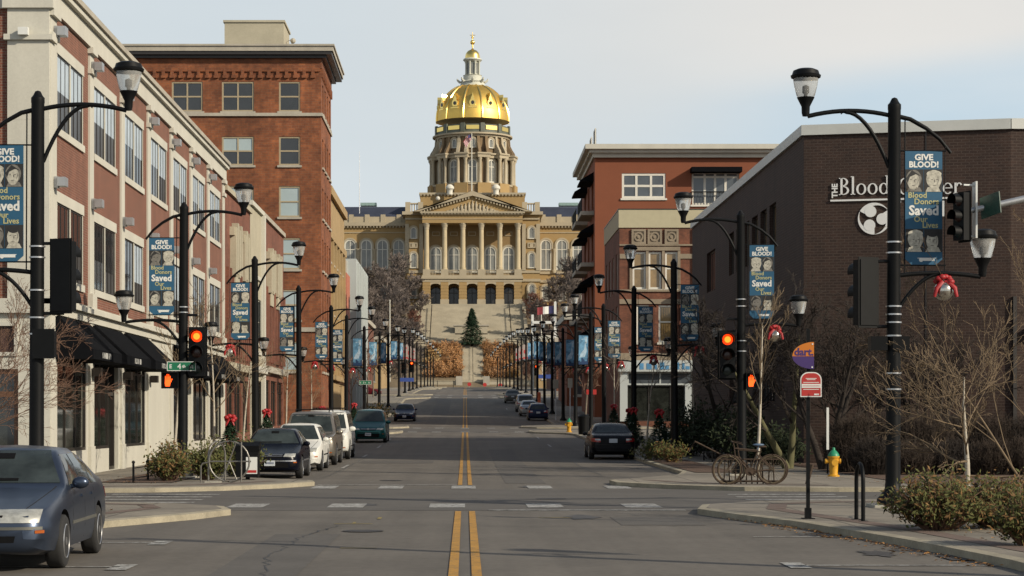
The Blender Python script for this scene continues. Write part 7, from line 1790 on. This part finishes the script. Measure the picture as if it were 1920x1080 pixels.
q = MB(); cyl(q, 66*S, dz(286), dz(252)); q.build('attic_wall', q_brown, cap, smooth=40)
q = MB(); cyl(q, 70*S, dz(254), dz(250)); cyl(q, 75*S, dz(250), dz(247)); q.build('attic_cornice', q_trim, cap, smooth=40)
q = MB(); cyl(q, 69.5*S, dz(247), dz(231)); q.build('dome_band', q_green, cap, smooth=40)
for k in range(-3, 4):
    fr = radial(k*pi/6); q = MB(); w_ = 69.5*S*.17; q.prism(fr, [(-w_, dz(241)), (w_, dz(241)), (w_, dz(233.5)), (-w_, dz(233.5))], 67*S, 69.9*S); q.build('gold_panel', q_goldr, cap)
    fr2 = radial(k*pi/6 + pi/12); q = MB(); q.fb(fr2, -.7, .7, dz(246), dz(229), 68*S, 72*S); q.build('band_pier', q_green, cap)
# gilded dome
DP = [(69, 230), (69, 224), (68.2, 216), (66.5, 209), (64, 202), (60.5, 195), (56.5, 188.5), (51.5, 182), (45.5, 176), (39, 170.5), (32, 166), (25, 162.5)]
def yz(py): return pz(py, YD)
dm = [(r*S, yz(p)) for r, p in DP]
q = MB(); q.lathe((RX, YD, 0), dm, 72); q.build('dome', q_gold, cap, smooth=60)
for k in range(12):
    a = k*pi/6 + pi/12; q = MB(); pts = [(RX + (r_ + .05)*sin(a), YD - (r_ + .05)*cos(a), z) for r_, z in dm]; q.tube(pts, [.40 - .012*i for i in range(len(pts))], 6); q.build('dome_rib', q_goldr, cap, smooth=50)
for k in range(-3, 4):
    a = k*pi/6; fr = radial(a); z = yz(202); R = 63.5*S
    q = MB(); q.prism(fr, ell(0, z, 1.1, 1.3, 16), R - 1.5, R + .45); q.prism(fr, [(-.7, z + 1.2), (.7, z + 1.2), (.15, z + 2.5), (0, z + 3.4), (-.15, z + 2.5)], R - 1.6, R + .4); q.fb(fr, -1.4, 1.4, z - 1.7, z - 1.35, R - 1.2, R + .7); o = q.build('dormer', q_goldr, cap)
    q = MB(); q.prism(fr, ell(0, z, .55, .62, 14), R, R + .6); q.build('dormer_pane', q_dark, o)
# lantern
q = MB(); q.lathe((RX, YD, 0), [(25*S, yz(163)), (23*S, yz(160)), (22.5*S, yz(156)), (24*S, yz(155)), (20*S, yz(153)), (17.5*S, yz(152)), (17*S, yz(143)), (18*S, yz(142)), (14*S, yz(141.5)), (11*S, yz(141)), (11*S, yz(117)), (15*S, yz(116)), (18*S, yz(113)), (17*S, yz(111)), (15*S, yz(110))], 24); lan = q.build('lantern', q_lant, cap, smooth=30)
for k in range(8):
    a = k*pi/4 + pi/8; q = MB(); q.lathe((RX + 13.2*S*sin(a), YD - 13.2*S*cos(a), 0), [(.36, yz(142)), (.3, yz(138)), (.28, yz(120)), (.45, yz(116))], 8); q.build('lantern_column', q_lant, lan, smooth=40)
for k in range(-2, 3):
    fr = radial(k*pi/4); q = MB(); q.prism(fr, arch_pts(-.75, .75, yz(139), yz(119)), 10*S, 11.2*S); q.build('lantern_window', q_pane, lan)
for k in range(8):
    a = k*pi/4; q = MB(); P = (RX + 23*S*sin(a), YD - 23*S*cos(a)); q.tube([(P[0], P[1], yz(155)), (P[0] + .9*sin(a), P[1] - .9*cos(a), yz(151)), (P[0] + 1.0*sin(a), P[1] - 1.0*cos(a), yz(148))], [.5, .35, .25], 6); q.build('roof_ornament', q_lant, cap)
q = MB(); q.lathe((RX, YD, 0), [(14.2*S, yz(110)), (13.6*S, yz(104)), (12*S, yz(99.5)), (8.5*S, yz(95.5)), (3*S, yz(93)), (1.2*S, yz(91)), (1*S, yz(86)), (.001, yz(85.9))], 24); q.build('lantern_dome', q_goldr, cap, smooth=50)
q = MB(); q.ball((RX, YD, yz(79.5)), 4.5*S, n=14, k=10); q.tube([(RX, YD, yz(88)), (RX, YD, yz(60))], [.3, .08], 8); q.tube([(RX - .9, YD, yz(66)), (RX + .9, YD, yz(66))], .12, 6); q.ball((RX, YD, yz(70)), .45, n=8, k=6); q.build('finial', q_goldr, cap, smooth=60)
# flag over the portico, rooftop mast and wing antenna
fx, fz0, fz1 = pxx(884.5, 650), pz(361, 650), pz(250, 650)
fl_ = thing('flagpole', 'white flagpole with striped flag before the dome drum', 'flagpole', (fx, 650, fz0)); q = MB(); q.lathe((fx, 650, 0), [(.2, fz0 - 1), (.12, fz1), (.001, fz1 + .1)], 8); q.build('pole', q_white, fl_)
m_fr = M('flag_red', (.36, .06, .07), rough=.8); m_fw = M('flag_white', (.5, .44, .44), rough=.8); m_fbl = M('flag_blue', (.03, .03, .10), rough=.8)
q = MB(); n = 9
for i in range(7):
    for j in range(8):
        def P(a, b): return (fx - .15 - a*.36*(1 - .05*b), 650 + .25*sin(a*1.3 + b*.4), pz(251.5, 650) - b*.27 - a*a*.05)
        q.m = 2 if (i < 3 and j < 4) else (j % 2)
        q.add([P(i, j), P(i+1, j), P(i+1, j+1), P(i, j+1)], [(0, 1, 2, 3)])
q.build('flag', [m_fr, m_fw, m_fbl], fl_)
for px, top, bot, Y, lab in ((674, 284, 400, 655, 'thin antenna mast above the left slate roof'),):
    o = thing('antenna_mast', lab, 'antenna', (pxx(px, Y), Y, pz(bot, Y))); q = MB(); q.tube([(pxx(px, Y), Y, pz(bot, Y)), (pxx(px, Y), Y, pz(top, Y))], [.14, .07], 6); q.build('mast', m_steel, o)
fx = pxx(1041, 420); fl_ = thing('flagpole', 'white flagpole with red white and blue flag beside the far right trees', 'flagpole', (fx, 420, prof(420)))
q = MB(); q.tube([(fx, 420, prof(420)), (fx, 420, pz(565, 420))], .16, 8); q.build('pole', q_white, fl_)
q = MB()
for i, m_ in ((0, 2), (1, 1), (2, 0)):
    q.m = m_
    for k in range(3):
        def P(a, b): return (fx - .2 - a*.52, 420 + .2*sin(a*1.2), pz(573 if b == 0 else 587, 420) - .06*a)
        a0, a1 = i*3 + k, i*3 + k + 1; w_ = .75; P0 = lambda a, b: P(a*w_, b)
        q.add([P0(a0, 0), P0(a1, 0), P0(a1, 1), P0(a0, 1)], [(0, 1, 2, 3)])
q.build('flag', [m_fr, m_bwhite, m_fbl], fl_)

# ------------------------------------------------------------------ steps, terrace wall, path
q_step = M('step_stone', (.36, .32, .24), rough=.95, var=.2, scale=.2, fine=.1)
st = thing('grand_staircase', 'broad pale stone steps rising to the capitol portico', 'staircase', (CX, 620, terrain(0, 600)))
n = 46; x0, x1 = pxx(786, 640), pxx(978, 640); q = MB()
for k in range(n):
    t0, t1 = k/n, (k+1)/n; ya = 592 + 46*t0; yb_ = 592 + 46*t1; za = terrain(0, 592) + (zg - terrain(0, 592))*t1
    q.box(x0, x1, ya, yb_ + .01, za - 1.2, za + (.001 if k % 9 else .0))
q.build('steps', q_step, st)
for u, nm in ((x0 - .5, 'side_wall'), (x1 + .5, 'side_wall')):
    q = MB(); q.prism(F((u, 592, 0), (0, 1, 0), (1, 0, 0)), [(0, terrain(0, 592) - 1), (46, zg - 1), (46, zg + .9), (0, terrain(0, 592) + .9)], -.5, .5); q.build(nm, q_trim, st)
for px in (808, 957):
    u = pxx(px, 615); q = MB(); zf = lambda y: terrain(0, 592) + (zg - terrain(0, 592))*(y-592)/46
    q.tube([(u, 595, zf(595) + 1.4), (u, 632, zf(632) + 1.4)], .14, 6)
    for y in range(595, 634, 6): q.tube([(u, y, zf(y)), (u, y, zf(y) + 1.4)], .09, 5)
    q.build('handrail', m_black, st)
mw = thing('monument', 'stone terrace monument with dark statue behind the conical evergreen', 'monument', (pxx(884, 606), 606, terrain(0, 606)))
zf0 = pz(632, 606); q = MB(); q.box(pxx(853, 606), pxx(914, 606), 606, 611, zf0 - 1.5, pz(611, 606)); q.build('plinth', q_step, mw)
q = MB(); q.box(pxx(850, 606), pxx(917, 606), 605.7, 611.2, pz(611, 606), pz(609, 606)); q.build('ledge', m_stone, mw)
q = MB(); u = pxx(884, 606); z0 = pz(609, 606); q.lathe((u, 608, z0), [(1.6, 0), (1.6, 1), (1.1, 1.2), (1.0, 2.4), (.8, 3.4), (.45, 4.0), (.38, 4.4), (.45, 4.8), (.001, 5.2)], 12); q.build('statue', M('dark_bronze_statue', (.03, .04, .035), rough=.5), mw, smooth=50)
# path up the lower slope
q = MB(); pa = pxx(867, 580), pxx(906, 580)
n = 26
for k in range(n):
    ya, yb_ = 566 + k, 567 + k; z = terrain(0, yb_) + .06; q.box(pa[0], pa[1], ya, yb_ + .01, z - 1, z)
o = struct(q.build('path', q_step))
q = MB(); u = (pa[0]+pa[1])/2
for y in range(566, 593, 4): q.tube([(u, y, terrain(0, y)), (u, y, terrain(0, y) + 1.1)], .06, 5)
q.tube([(u, 566, terrain(0, 566) + 1.1), (u, 591.9, terrain(0, 591.9) + 1.1)], .07, 5)
o = thing('path_handrail', 'thin handrail down the middle of the capitol path', 'handrail', (u, 578, terrain(0, 578))); q.build('rail', m_black, o)
for side, a, b in (('left', 780, 861), ('right', 912, 1000)):
    o = thing('retaining_wall', f"low pale retaining wall at the foot of the {side} shrub slope", 'wall', (pxx((a+b)/2, 565), 565, 10)); q = MB(); q.box(pxx(a, 565), pxx(b, 565), 564.6, 565.4, 9.8, 12.35); q.build('wall', q_step, o)
    q = MB(); q.box(pxx(a, 565) - .1, pxx(b, 565) + .1, 564.4, 565.6, 12.35, 12.55); q.build('cap', q_trim, o)
    u = pxx(861 if side == 'left' else 912, 565); q = MB(); q.box(u - .9, u + .9, 564.2, 566, 9.8, 13.6); q.build('gate_pier', m_stone, o)
for px in (820, 850):
    o = thing('marker_post', f"thin dark post on the plaza at the avenue end, {'left' if px == 820 else 'right'} one of two", 'marker post', (pxx(px, 558), 558, 10.1)); q = MB(); q.tube([(pxx(px, 558), 558, 10.1), (pxx(px, 558), 558, 12.3)], .09, 6); q.build('post', m_black, o)
mb = MB(); mb.box(-60, 60, 562.1, 564.3, 9.5, 10.33); struct(mb.build('plaza_pavement', m_walk))
# light masts on the grounds
for px, t, b, Y, lab in ((731, 562, 700, 560, 'slim white light mast on the left side of the capitol grounds'), (1015, 590, 640, 560, 'short white pillar on the right side of the capitol grounds')):
    o = thing('light_mast', lab, 'light mast', (pxx(px, Y), Y, 12)); q = MB(); q.tube([(pxx(px, Y), Y, 11.8), (pxx(px, Y), Y, pz(t, Y))], [.2, .14], 6); q.build('post', q_white, o)
